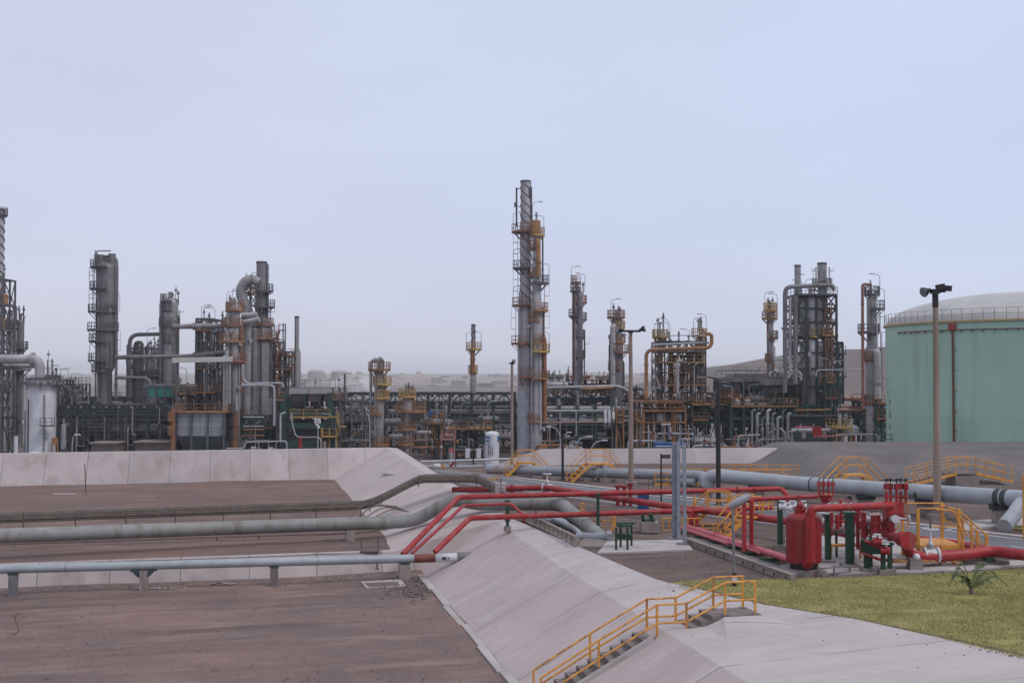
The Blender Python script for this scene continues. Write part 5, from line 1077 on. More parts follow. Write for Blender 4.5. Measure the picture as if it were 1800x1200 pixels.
# big vessel structure 1378-1475
T = frame(1379, 1470, 518, 160, 7, 4, [518, 542, 566, 592, 620, 648, 680], 'tall dark green steel frame round the big grey vessel', GD, decks=[(518, None, None, SG), (590, 1446, 1466, YD), (590, 1379, 1404, SD)], pw=.3, ny=1, brace='sides')
frame(1462, 1481, 602, 163, 9, 1, [602, 622, 642, 662, 682, 702], 'narrow dark stair frame right of the big vessel frame', GD, decks=[(622, None, None, SD), (662, None, None, SD)], pw=.3)
frame(1448, 1462, 530, 159.4, 1, 1, [545, 570, 595, 625, 655], 'rusty narrow ladder frame on the right of the big vessel', RO, pw=.12, ybot=700)
column(1425, 530, 38, 161.6, 'big banded grey vessel inside the dark green frame', 'vessel', 'reactor_vessel', CLt, head=True, ybot=712, segs=[(563, 40), (592, 34), (596, 40), (662, 30)], plats=[(592, 24, 24, YD)], pm=YD, nz=4, pipes=[(-8, 600, 660, .2, CD)])
column(1402, 466, 11, 168, 'left dark stack rising from the big vessel frame', 'stack', 'chimney_stack', CM, head=False, nz=1, lamps=[(-5, 515)], ybot=560)
column(1445, 462, 16, 167, 'right dark stack rising from the big vessel frame', 'stack', 'chimney_stack', CM, head=False, nz=1, plats=[(503, 18, 18, SD)], ybot=560, lad=[(-1, 470, 500), (1, 470, 500)], lamps=[(-16, 503)])
pipe_run(PX((1380, 690), (1380, 504), (1463, 501), (1466, 510), d=159), .4, CD, 'dark pipe hoop over the top of the big vessel frame', fil=1.0, flanges=(.4,)); pipe_run(PX((1398, 675), (1398, 520), d=158.6), .42, CD, 'dark riser pipe in front of the big vessel frame')
pipe_run(PX((1389, 640), (1389, 522), d=158.8), .3, CLt, 'pale riser pipe between two dark risers')
pipe_run(PX((1434, 662), (1436, 650), (1521, 650), d=158), .13, SP_, 'long thin white pipe from the big vessel to the right column', fil=.5)
T = frame(1430, 1475, 662, 157, 6, 3, [680, 700, 716], 'green frame with rusty decks at the foot of the big vessel', GS, decks=[(672, 1452, 1466, OR), (700, 1438, 1470, RO)], pw=.4)
rnd = random.Random(77)
for i in range(12): XX = (1382, 1386, 1391, 1394, 1400, 1403, 1448, 1451, 1454, 1457, 1461, 1464)[i]; pipe_run(PX((XX, 640 + rnd.uniform(-40, 40)), (XX, 560 + rnd.uniform(-30, 30)), (XX + 5, 556 + rnd.uniform(-20, 20)), d=160.5 + i * .6), .12, rnd.choice((SG, SP_, CD, 'rust_orange')), 'thin riser pipe number %s from the left on the big vessel frame' % ('one', 'two', 'three', 'four', 'five', 'six', 'seven', 'eight', 'nine', 'ten', 'eleven', 'twelve')[i], fil=.5)
pipe_run(PX((1483, 700), (1520, 700), d=160), .45, 'pink_pipe', 'thick pink pipe right of the big vessel frame', flanges=(.4,)); pipe_run(PX((1472, 715), (1520, 715), d=158), .38, 'pink_pipe', 'upper flat pink duct left of the right column'); pipe_run(PX((1470, 720), (1520, 721), d=157), .36, 'pink_pipe', 'lower flat pink duct left of the right column')
pipe_run(PX((1398, 721), (1460, 720), d=155), .18, 'orange_steel', 'long orange beam like pipe under the big vessel')
# column 1530
T = column(1532, 525, 17, 150, 'pale column with a red riser pipe left of the green tank', shell=CM, segs=[(610, 22)], plats=[(518, 13, 15, SD), (543, 6, 24, SD), (584, 25, 14, SD), (632, 10, 12, RO), (708, 16, 16, RO)], pm=SD, vents=4, lad=[(1, 543, 584), (1, 584, 632), (1, 632, 690)], lamps=[(14, 518), (22, 543)], pipes=[(4, 620, 700, .45, CLt)])
pipe_run(PX((1527, 500), (1516, 499), (1517, 720), d=149), .24, 'riser_red', 'tall faded red riser pipe on the left of the pale column', fil=.8, flanges=(.2, .55))
frame(1517, 1560, 708, 148, 10, 2, [710, 736, 760], 'dark green steel base under the pale column left of the tank', GS, decks=[(709, None, None, OR), (736, None, None, OR)], pw=.4)
T = Thing('equipment_house', 'dark roofed shelter below the pink pipes', 'shelter', S(1430, 790, 150) * 1); A, B = S(1392, 732, 156), S(1470, 760, 156); mb = MB(); mb.box(((A.x + B.x) / 2, 161, (A.z + YARD) / 2), (B.x - A.x, 8, A.z - YARD)); T.p('wall', mb, 'hopper'); mb = MB(); mb.box(((A.x + B.x) / 2, 160.6, A.z + .1), (B.x - A.x + .6, 9, .25)); T.p('roof', mb, SD)
exchanger(1430, 756, 76, 7, 150, 'long pale horizontal drum above the dike wall', CLt); frame(1452, 1496, 746, 148, 5, 2, [752], 'low yellow railed deck near the green tank', YD, decks=[(752, None, None, YD)], pw=.14, brace=False)
T = Thing('hose_cabinet', 'bright red box on a red pipe above the dike wall', 'cabinet', S(1435, 770, 138) * 1); mb = MB(); A = S(1436, 758, 138); mb.box(A, (.95, .7, 1.05)); T.p('body', mb, 'red_paint'); mb = MB(); mb.box(A + Vector((0, 0, .55)), (1.05, .8, .08)); T.p('lid', mb, 'red_paint'); mb = MB(); mb.bar(A - Vector((0, 0, .5)), (A.x, A.y, -3.5), .1); T.p('leg', mb, SD)
pipe_run(PX((1398, 750), (1438, 751), d=138), .12, 'red_faded', 'faded red pipe left of the bright red box'); pipe_run(PX((1430, 768), (1503, 764), (1503, 788), d=139), .1, 'red_faded', 'thin red pipe right of the bright red box', fil=.3); pipe_run(PX((1470, 764), (1539, 763), (1543, 768), (1543, 790), d=138), .1, SP_, 'thin pale pipe ending near the green tank', fil=.4)
manifold(1340, 1392, 738, 792, 150, 8, 'upright grey pipes left of the dark shelter', SG, 60); manifold(1464, 1500, 768, 792, 146, 5, 'small pale valves below the yellow railed deck', SP_, 61); manifold(1275, 1335, 768, 796, 148, 7, 'rusty and pale pipes right of the black lamp post', 'rust_orange', 62)
drum(1497, 746, 765, 26, 152, 'short pale tank behind the yellow railed deck', 'white_paint'); pipe_run(PX((1298, 795), (1298, 765), (1336, 764), d=146), .12, SP_, 'pale bent pipe right of the black lamp post', fil=.5)
rack(1290, 1560, 172, 9, (716, 0), 'pipe rack behind the air coolers and the big vessel', 8, [722, 745], 8, m=GD, seed=71)
for i in range(8): pipe_run(PX((1322 + i * 9, 790), (1322 + i * 9, 722 + (i % 3) * 6), (1328 + i * 9, 720 + (i % 3) * 6), d=153 + i * .3), (.16, .22, .12, .26)[i % 4], ('clad_mid', SP_, 'steel_grey', 'clad_light')[i % 4], '%s grey upright pipe from the left under the orange deck of the air coolers' % ('first', 'second', 'third', 'fourth', 'fifth', 'sixth', 'seventh', 'eighth')[i], name='upright_pipe', fil=.5)
for i, (cx_, cy_, w_, h_, d_) in enumerate(((1290, 745, 36, 14, 164), (1335, 700, 30, 10, 166), (1300, 728, 24, 9, 168), (1250, 724, 24, 9, 170), (1505, 735, 24, 9, 160), (1245, 690, 30, 8, 178), (1010, 712, 40, 9, 176), (1060, 768, 44, 14, 170))):
    exchanger(cx_, cy_, w_, h_, d_, ('dark drum right of the black lamp post', 'small drum under the round fan casings', 'drum behind the orange deck of the air coolers', 'drum left of the black lamp post', 'drum below the pink pipes', 'drum behind the open steel structure', 'long drum in the right rack', 'dark green drum by the curved street lamps')[i], (CD, CM, CM, SG, CD, CM, CM, GS)[i])
# storage tank
T = Thing('storage_tank', 'huge pale green storage tank with a red foam pipe and domed roof', 'tank', (52.9, 115, -2)); c = Vector((52.9, 115, 0)); rt = 14.4; zt = S(1556, 571, 113).z
mb = MB(); mb.cyl((c.x, c.y, -3), (c.x, c.y, zt), rt, n=160); T.p('shell', mb, 'tank_green')
mb = MB(); mb.cyl((c.x, c.y, zt - .02), (c.x, c.y, zt + .14), rt + .22, n=160); T.p('rim', mb, 'tank_yellow')
mb = MB(); mb.dome((c.x, c.y, zt + .1), rt - .1, 3.3, 120, 12); T.p('roof', mb, 'tank_roof')
mb = MB(); q = [(c.x + (rt + .1) * math.cos(t), c.y + (rt + .1) * math.sin(t), zt + .14) for t in [2 * math.pi * i / 90 for i in range(90)]]; rail_path(mb, q, 1.05, .02, 1.9, True, (.55,), False); T.p('railing', mb, 'concrete_pier')
a_ = math.atan2(-1, -.16); 
def tp(deg, z, o=.12): return Vector((c.x + (rt + o) * math.cos(R(deg)), c.y + (rt + o) * math.sin(R(deg)), z))
def tdeg(px):      # angle on the near side of the tank seen at px
    best = None
    for i in range(1700, 2700):
        p = tp(i / 10, 0, 0); x = p.x / p.y * F + 900
        if best is None or abs(x - px) < best[0]: best = (abs(x - px), i / 10)
    return best[1]
g0 = tdeg(1676); zr = S(1676, 579, tp(g0, 0).y).z
mb = MB(); mb.tube([tp(g0, -2.5), tp(g0, zr)], .10, 8)
for i in range(6):
    z = zr - 1.9 * (i + 1); mb.bar(tp(g0, z), tp(g0 + 1.6, z, .1), .05)
T.p('foam_pipe', mb, 'maroon_band'); mb = MB(); mb.box(tp(g0, zr + .25, .2), (.55, .5, .6)); T.p('foam_chamber', mb, 'red_paint')
mb = MB(); z_ = zt - .75; mb.tube([tp(d_, z_ + .0, .15) for d_ in lin(186, 285, 50)], .055, 6); T.p('cooling_pipe', mb, 'maroon_band')
for d_ in lin(188, 284, 24): mb = MB(); mb.bar(tp(d_, z_, .0), tp(d_, z_ - .25, .3), .06); T.p('pipe_bracket', mb, 'steel_dark')
mb = MB(); g1 = tdeg(1564)
for z in (4.4, 3.4, 3.0, 1.9): mb.box(tp(g1, z - .2, .01), (.07, .12, .42 if z != 3.3 else .6))
T.p('marking', mb, 'black_band')
mb = MB(); p = tp(g1 - 1, -1, .6)
for dz in (0, .5, 1.0): mb.bar(Vector((p.x - 1.4, p.y - 1, dz)), Vector((p.x + 1.6, p.y - 1, dz)), .06)
for dx in lin(-1.4, 1.6, 5): mb.bar(Vector((p.x + dx, p.y - 1, -1.5)), Vector((p.x + dx, p.y - 1, 1)), .06)
single('railing', 'small rusty railing at the foot of the green tank', 'railing', mb, 'brown_tray')
# steam
def steam(px, py, d, s_, lab, sd):
    m_ = M.get('steam')
    if not m_:
        m_ = bpy.data.materials.new('steam'); m_.use_nodes = True; n = m_.node_tree; n.nodes.remove(n.nodes['Principled BSDF']); v = n.nodes.new('ShaderNodeVolumePrincipled'); v.inputs['Color'].default_value = (1, 1, 1, 1); v.inputs['Density'].default_value = .35; n.links.new(v.outputs[0], n.nodes['Material Output'].inputs['Volume']); M['steam'] = m_
        tc = n.nodes.new('ShaderNodeTexCoord'); nz = n.nodes.new('ShaderNodeTexNoise'); nz.inputs['Scale'].default_value = .35; nz.inputs['Detail'].default_value = 4; n.links.new(tc.outputs['Object'], nz.inputs['Vector']); mr = n.nodes.new('ShaderNodeMapRange'); n.links.new(nz.outputs[0], mr.inputs[0]); mr.inputs[1].default_value = .45; mr.inputs[2].default_value = .7; mr.inputs[4].default_value = .5; n.links.new(mr.outputs[0], v.inputs['Density'])
    rnd = random.Random(sd); mb = MB(); c = S(px, py, d)
    for i in range(7):
        t = i / 6; mb.ball(c + Vector((rnd.uniform(-.5, 1) * s_ * (1 + 2 * t), rnd.uniform(-1, 1) * s_, (1 - t) * s_ * -1 + t * s_ * 1.6)), s_ * (.8 + .7 * t), 14, 10)
    o = link('steam', mb, 'steam', None, c); o.location = c; o['kind'] = 'stuff'; o['label'] = lab; o['category'] = 'steam'
steam(624, 694, 230, 2.2, 'small white steam cloud left of the rusty column', 1)
# ================================================================ FOREGROUND
# ---- pipes of the left terraces
def Wp(px, py, d): return S(px, py, d)
def terr(a, b): return -2.2 if b < 54 else -1.3
# silver pipe before the retaining wall
A, B = S(-140, 1003.5, 47.6), S(808, 979, 52.4)
T = Thing('silver_pipeline', 'slim silver pipeline on short concrete piers with a maroon band and a black arrow', 'pipeline', A)
def along(px):      # the point of the axis seen at px
    lo, hi = 0, 1
    for _ in range(40):
        m_ = (lo + hi) / 2; p = A.lerp(B, m_)
        if p.x / p.y * F + 900 < px: lo = m_
        else: hi = m_
    return A.lerp(B, lo)
u = (B - A).normalized(); rp = .19
mb = MB(); mb.cyl(A, B, rp, n=20); T.p('pipe_body', mb, 'silver_pipe')
mb = MB(); mb.cyl(along(728), along(765), rp + .006, n=20, caps=False); T.p('band', mb, 'maroon_band')
mb = MB(); mb.cyl(along(765.5), along(805), rp + .006, n=20, caps=False); T.p('band', mb, 'white_paint')
mb = MB(); p0, p1 = along(805), B + u * 1.6 + Vector((0, 0, .0)); mb.cyl(p0 - u * .02, p1, rp + .05, n=20); T.p('sleeve', mb, 'steel_grey')
pa = along(781.5); mb = MB(); n_ = Vector((u.y, -u.x, 0)).normalized() * (rp + .0)
cv = lambda s_, a: pa + u * s_ + n_ * math.cos(a) * 1.09 + Vector((0, 0, (rp * 1.07) * math.sin(a)))
vs = [cv(-.14, -.25), cv(.06, -.25), cv(.06, .32), cv(-.14, .32), cv(.06, -.5), cv(.24, .03), cv(.06, .55)]
mb.add(vs, [(0, 1, 2, 3), (4, 5, 6)]); T.p('arrow', mb, 'black_paint')
for px in (120, 330, 560, 645): q = along(px); mb = MB(); mb.cyl(q - u * .03, q + u * .03, rp + .012, n=20); T.p('weld_band', mb, 'silver_tube')
mb = MB(); q = along(664); mb.bar(q - Vector((0, 0, rp)), q - Vector((0, 0, rp + .2)), .06); mb.box(q - Vector((0, 0, rp + .22)), (.16, .08, .06)); T.p('drain_valve', mb, 'brown_tray')
for i, (px, kind) in enumerate(((28, 0), (256, 1), (484, 0), (712, 2))):
    q = along(px); w_ = (.34, .34, .34, .36)[i] if kind < 2 else .5
    T = Thing('pipe_pier', ('dark grey pier under the silver pipe at the far left', 'light concrete pier with a bracketed head under the silver pipe', 'dark grey pier under the middle of the silver pipe', 'wide concrete pier under the maroon banded pipe end')[i], 'pier', (q.x, q.y, -2.2), 'piers under the silver pipeline')
    mb = MB(); mb.box((q.x, q.y, (q.z - rp - 2.25) / 2 - .0), (w_, .34, q.z - rp + 2.25), TH); T.p('post', mb, 'concrete_pier' if kind else 'steel_grey')
    if kind == 1:
        mb = MB(); z = q.z - rp - .02
        for s_ in (-1, 1): mb.add([tuple(q + u * s_ * .5 + Vector((0, -.15, -rp - .0))), tuple(q + u * s_ * .15 + Vector((0, -.15, -rp))), tuple(q + u * s_ * .2 + Vector((0, -.15, -rp - .3))), tuple(q + u * s_ * .5 + Vector((0, .15, -rp - .0))), tuple(q + u * s_ * .15 + Vector((0, .15, -rp))), tuple(q + u * s_ * .2 + Vector((0, .15, -rp - .3)))], [(0, 1, 2), (3, 5, 4), (0, 2, 5, 3)])
        mb.bar(q - u * .55 - Vector((0, 0, rp + .02)), q + u * .55 - Vector((0, 0, rp + .02)), .3, .05); T.p('bracket', mb, 'hopper')
    else: mb = MB(); mb.box((q.x, q.y, q.z - rp - .02), (.4, .36, .05), TH); T.p('shoe', mb, 'hopper')
# big grey pipe over the dike
GP = [S(-160, 947, 50.5), S(690, 917.5, 58.8), S(730, 914, 58.9), S(800, 876, 58.6), S(835, 885, 58.3), S(985, 884.5, 57.6), S(1062, 950, 50.2)]
pipe_run(GP, .335, 'grey_tube', 'thick weathered grey pipeline climbing over the concrete dike', name='grey_pipeline', cat='pipeline', fil=.8, n=24)
def on(pts, px):
    for a, b in zip(pts, pts[1:]):
        for i in range(101):
            q = a.lerp(b, i / 100)
            if abs(q.x / q.y * F + 900 - px) < 1.2: return q
    return pts[0]
for i, (px, lab, big) in enumerate(((20, 'small concrete block under the thick grey pipe at the far left', 0), (174, 'tall stained concrete block under the thick grey pipe', 1), (323, 'small concrete block under the middle of the thick grey pipe', 0), (618, 'small concrete block under the thick grey pipe near the dike', 0))):
    q = on(GP, px); z1 = q.z - .3; T = Thing('pipe_block', lab, 'pier', (q.x, q.y - .25, -1.3))
    mb = MB(); w_ = .62 if big else .42; yb = q.y - (.75 if big else .1); mb.box((q.x, yb, (z1 - 1.4) / 2), (w_, .6, z1 + 1.4), TH); T.p('block', mb, 'concrete_pier')
    mb = MB(); mb.box((q.x, yb, z1 + .02), (w_ * .9, .55, .05), TH); T.p('saddle', mb, 'brown_tray')
mb = MB(); p = S(650, 960, 54.5); p.z = -1.28
for x_ in (-.4, .4): mb.bar(p + Vector((x_, 0, 0)), p + Vector((x_, 0, .62)), .05); 
mb.bar(p + Vector((-.4, 0, .62)), p + Vector((.4, 0, .62)), .05); mb.box(p + Vector((.05, -.3, .03)), (.9, .35, .06)); single('pipe_stand', 'thin wire stand beside the small block under the grey pipe', 'stand', mb, 'brown_tray')
# brown tray of thin pipes with rails, along the terrace and over the dike
TR = [S(-140, 921.5, 57.2), S(636, 893, 64.2), S(652, 889, 64.2), S(672, 880, 64.3), S(737, 846, 65.5), S(838, 846, 65.5), S(886, 872, 60.5)]
T = Thing('pipe_tray', 'long brown bundle of thin pipes with hand wires running over the dike', 'pipe tray', TR[0])
for i in range(7):
    o_ = Vector((.0, -.35 + i * .18, (.0, .10, .2, .05, .25, .14, .3)[i])); mb = MB(); mb.tube([p + o_ for p in TR], (.05, .07, .05, .08, .05, .06, .07)[i], 7, fil=.5); T.p('pipe', mb, 'brown_tray')
for dz in (.24, .4):
    mb = MB(); mb.tube([p + Vector((0, -.5, dz)) for p in TR], .022, 5, fil=.3); T.p('hand_wire', mb, 'steel_grey' if dz > .3 else 'brown_tray')
for p, q in zip(TR, TR[1:]):
    k = max(1, int((q - p).length / 2.4))
    for i in range(k): a = p.lerp(q, i / k) + Vector((0, -.5, 0)); mb = MB(); mb.bar(a + Vector((0, 0, -.75 if (p.x / p.y * F + 900) < 640 else -.25)), a + Vector((0, 0, .44)), .055); T.p('post', mb, 'brown_tray')
TR2 = [S(-140, 961, 53.6), S(640, 936, 60.6), S(700, 925, 60.8)]
T = Thing('pipe', 'two thin dark pipes low behind the thick grey pipe', 'pipe', TR2[0])
for i in range(2): mb = MB(); mb.tube([p + Vector((0, i * .25, -.0)) for p in TR2], .035, 6); T.p('pipe_body', mb, 'brown_tray')
for px in range(-60, 640, 74): q = on(TR2, px); mb = MB(); mb.bar((q.x, q.y, -1.3), q + Vector((0, 0, .03)), .07); T.p('stand', mb, 'brown_tray')
for i in range(4): pipe_run([S(608 + i * 12, 916, 60), S(640 + i * 16, 884 + i * 3, 61), S(700 + i * 6, 890 + i * 3, 62)], .03, 'brown_tray', ('first', 'second', 'third', 'fourth')[i] + ' thin pipe bending up the slope beside the grey pipe', fil=.5)
# concrete block at the end of the tray
T = Thing('concrete_block', 'pale stained concrete block where the brown pipe bundle ends', 'block', S(880, 866, 61)); p = S(880, 866, 61); mb = MB(); mb.box((p.x, p.y, -.1), (.55, .6, 2 * (S(880, 848, 61).z + .1))); T.p('block', mb, 'concrete_wall'); mb = MB(); mb.bar((p.x, p.y - .1, S(880, 848, 61).z), (p.x, p.y - .1, S(880, 844, 61).z + .12), .07); T.p('stub', mb, 'steel_dark')

# ---- red pipes
def red(pts, r, lab, m='red_paint', **k): return pipe_run(pts, r, m, lab, name='red_pipe', cat='pipe', **k)
red([S(708, 974, 52.5), S(806, 873.5, 56.5), S(1372, 858.5, 58.2), S(1381, 866, 58.0), S(1382, 884, 58)], .13, 'long upper red pipe climbing the dike and running level to the right', fil=.22, flanges=(.86, .9), n=16)
red([S(724, 972, 52.2), S(815, 888, 54.6), S(899, 885, 54.9), S(921, 907, 54.9), S(921, 925, 54.9)], .075, 'short thin red pipe between the two long ones on the dike', fil=.2, n=12)
red([S(764, 970, 50.8), S(826, 910, 52.2), S(1213, 897, 53.2), S(1216, 903, 53.1), S(1216, 925, 53)], .125, 'long lower red pipe climbing the dike and turning down at the grey posts', fil=.2, flanges=(.62,), n=16)
HDR = [S(796, 860, 66), S(838, 860, 65.4), S(960, 856.5, 63.6), S(1180, 890, 54.9), S(1330, 908, 50), S(1450, 930, 46.9), S(1520, 930, 45), S(1586, 948, 43.4)]
red(HDR[:5], .16, 'thick red header pipe descending from the road towards the valve yard', 'red_paint', fil=.5, flanges=(.17,), n=18)
red([S(1285, 903, 51.4), S(1385, 916, 48.8), S(1455, 931, 46.4), S(1500, 940, 45.5)], .165, 'thick red header passing behind the red vessel', fil=.5, n=18)
T = red([S(1516, 925, 45), S(1586, 946, 41.6)], .15, 'red header with a big blind disc end', fil=.2, n=18)
e_ = (S(1586, 946, 41.6) - S(1516, 925, 45)).normalized(); q = S(1590, 948, 41.5); mb = MB(); mb.cyl(q - e_ * .3, q + Vector((.05, -.22, 0)), .27, n=24); mb.cyl(q + Vector((.03, -.2, 0)), q + Vector((.05, -.27, 0)), .33, n=24); T.p('blind_flange', mb, 'red_paint')
red([S(1592, 952, 41.8), S(1598, 974, 42), S(1622, 979, 42.3), S(1700, 974, 42.4), S(1745, 967, 43), S(1790, 974, 42), S(1960, 992, 40)], .205, 'fat red outlet pipe leaving the valve yard to the right', 'red_paint', fil=.55, n=20)
red([S(1590, 944, 47), S(1690, 957, 46), S(1750, 968, 43.3)], .17, 'red pipe joining the fat outlet pipe behind the yellow platform', fil=.3, n=16)
# bundle towards the vessel
B0, B1 = S(1206, 925, 52.2), S(1418, 993, 41.2)
for i, (o_, r_, t0) in enumerate(((-.50, .055, 0), (-.3, .055, 0), (-.02, .12, 0), (.28, .07, .05))):
    x_ = Vector((1, .05, 0)) * o_; a = B0.lerp(B1, t0) + x_ + Vector((0, 0, .0)); b = B0.lerp(B1, (.5, .72, 1, 1)[i]) + x_ * (1 if i < 3 else .8)
    red([a, b], r_, ('nearest faded red pipe', 'second faded red pipe', 'thickest faded red pipe', 'farthest faded red pipe')[i] + ' of the bundle leading to the red vessel', 'red_faded', flanges=((.3, .62) if r_ > .1 else ()), n=12)
for k in range(7):
    q = B0.lerp(B1, (k + .5) / 7); mb = MB(); mb.bar(q + Vector((-.65, -.03, -.16)), q + Vector((.45, 0, -.16)), .09, .1); mb.bar(q + Vector((-.1, 0, -.16)), Vector((q.x - .1, q.y, -.02)), .12); single('pipe_sleeper', ('first', 'second', 'third', 'fourth', 'fifth', 'sixth', 'seventh')[k] + ' steel sleeper under the faded red pipe bundle counted from far', 'sleeper', mb, 'green_post')
# concrete trough / beam beside the bundle
T = Thing('cable_trough', 'long grey concrete cable trough with dark notches beside the red pipe bundle', 'trough', G(1215, 945)); a, b = G(1208, 956), G(1394, 1023); e_ = (b - a).normalized()
mb = MB(); mb.bar(a + Vector((0, 0, .12)), b + Vector((0, 0, .12)), .2, .26); mb.bar(a + Vector((-.0, 0, .265)), b + Vector((0, 0, .265)), .28, .03); T.p('channel', mb, 'concrete_pier')
n_ = Vector((-e_.y, e_.x, 0)) * -1
if n_.y > 0: n_ = -n_
for k in range(11): q = a.lerp(b, (k + .6) / 11) + n_ * .102 + Vector((0, 0, .1)); mb = MB(); mb.box(q, (.1, .02, .1), math.atan2(e_.y, e_.x)); T.p('notch', mb, 'black_paint')
mb = MB(); mb.bar(a + Vector((.18, .1, .30)), b + Vector((.18, .1, .30)), .03); T.p('rail', mb, 'galvanised')
T2 = Thing('cable_trough', 'second low concrete trough just in front of the first', 'trough', G(1235, 965)); a, b = G(1255, 968), G(1392, 1020); mb = MB(); mb.bar(a + Vector((0, 0, .03)), b + Vector((0, 0, .03)), .2, .12); T2.p('channel', mb, 'concrete_pier')
mb = MB()
for k in range(6): q = a.lerp(b, k / 5.5); mb.bar(q + Vector((0, 0, 0)), q + Vector((0, 0, .18)), .14)
T2.p('stub', mb, 'concrete_pier')
# posts of the level runs
def post(px, ybase, ytop, d, w_, lab, m='green_post', base=True, zb=0):
    p = S(px, ytop, d); T = Thing('pipe_post', lab, 'post', (p.x, d, zb)); mb = MB(); mb.bar((p.x, d, zb), (p.x, d, p.z), w_); T.p('post', mb, m)
    mb = MB(); mb.box((p.x, d, p.z), (w_ * 1.8, w_ * 1.5, .08)); mb.box((p.x, d, zb + .12), (w_ * 1.7, w_ * 1.7, .03)); T.p('plate', mb, m)
    if base: mb = MB(); mb.box((p.x, d, zb + .05), (w_ * 2.4, w_ * 2.4, .22)); T.p('footing', mb, 'concrete_pier')
    return T
post(1051, 0, 868, 52.6, .13, 'slim green post under the two long red pipes'); post(892, 0, 880, 56.8, .16, 'short green post under the upper red pipe on the dike crest'); post(1371, 0, 872, 47, .2, 'green post left of the red vessel')
post(942, 0, 868, 58.4, .05, 'thin dark post on the dike crest by the thick grey pipe', 'steel_dark', False); post(892, 0, 914, 52.5, .14, 'short green foot under the lower red pipe', 'green_post')
post(1455, 0, 905, 43.2, .2, 'green post just right of the red vessel'); post(1493, 0, 901, 42.2, .26, 'stout green post under the vessel outlet pipe')
post(1524, 0, 950, 41.3, .2, 'short green post under the red header left of the disc end'); post(1552, 0, 955, 41, .14, 'green post pair left of the disc end, left one'); post(1564, 0, 955, 41.2, .14, 'green post pair left of the disc end, right one')
# curved green saddle supports
def saddle(px, py, d, lab, w_=.5):
    p = S(px, py, d); T = Thing('pipe_saddle', lab, 'support', (p.x, d, 0)); mb = MB(); mb.tube([(p.x - .04, d, .1), (p.x + .18, d, p.z * .5), (p.x, d, p.z)], .1, 8, fil=.4); mb.tube([(p.x - .34, d, .1), (p.x - .34, d, p.z)], .08, 8); T.p('arm', mb, 'green_post'); return T
saddle(1143, 903, 51.6, 'curved green support under the lower red pipe')
T = Thing('concrete_block', 'grey concrete block under the curved green support', 'block', S(1142, 950, 51.5)); p = S(1142, 932, 51.4); mb = MB(); mb.box((p.x, 51.6, .27), (.78, .9, p.z + .35 if p.z > 0 else .6)); T.p('block', mb, 'concrete_pier'); mb = MB(); mb.box((p.x, 51.6, .6), (.5, .5, .05)); T.p('plate', mb, 'green_post')
T = Thing('pipe_stand', 'dark green four legged pipe stand on the small concrete pad', 'stand', G(1095, 965))
for px, py in ((1083, 969), (1091, 963), (1103, 969), (1110, 961)): g = G(px, py); mb = MB(); mb.bar((g.x, g.y, .05), (g.x, g.y, .98), .085); T.p('leg', mb, 'green_post')
g = G(1097, 965); mb = MB(); mb.box((g.x, g.y, .98), (.6, .5, .08)); mb.bar((g.x - .3, g.y, .55), (g.x + .3, g.y, .5), .22); T.p('frame', mb, 'green_post'); mb = MB(); mb.cyl((g.x - .3, g.y, 1.06), (g.x + .5, g.y + .3, 1.04), .05, n=10); T.p('pipe', mb, 'green_post')
T = Thing('pipe_sleeve', 'short pale pipe stub lying beside the end of the grey pipeline', 'pipe', G(1020, 950)); mb = MB(); a, b = S(1015, 944, 50), S(1070, 944, 49.2); mb.cyl(a, b, .2, n=16); T.p('pipe_body', mb, 'silver_tube'); mb = MB(); mb.cyl(b - Vector((.1, 0, 0)), b + Vector((.12, 0, 0)), .29, n=16); T.p('collar', mb, 'concrete_pier')
post(1072, 0, 938, 48.6, .1, 'grey blue stub post at the end of the short pale pipe', 'galvanised', False)
pipe_run([S(960, 905, 55), S(1012, 930, 51.5), S(1030, 952, 49.5)], .13, 'silver_tube', 'slim pale pipe under the thick grey pipeline on the dike crest', fil=.5); pipe_run([S(940, 912, 54.6), S(985, 915, 54), S(998, 925, 53)], .2, 'silver_tube', 'pale pipe with a green clamp beneath the grey pipeline', fil=.5)
# ribbed fence along the crest edge
T = Thing('rib_fence', 'low fence of close concrete ribs along the right edge of the dike crest', 'fence', G(915, 915)); pts = [G(915, 914), G(960, 934), G(1014, 962)]; mb1 = MB(); mb2 = MB()
for p, q in zip(pts, pts[1:]):
    mb1.bar(p + Vector((0, 0, .42)), q + Vector((0, 0, .42)), .12, .07); mb2.bar(p + Vector((0, 0, .06)), q + Vector((0, 0, .06)), .12, .07)
    k = int((q - p).length / .62)
    for i in range(k + 1): a = p.lerp(q, i / k); mb = MB(); mb.box(a + Vector((0, 0, .24)), (.07, .16, .44), math.atan2((q - p).y, (q - p).x) + math.pi / 2 * 0); T.p('rib', mb, 'concrete_pier')
T.p('top_rail', mb1, 'concrete_pier'); T.p('bottom_rail', mb2, 'concrete_pier')
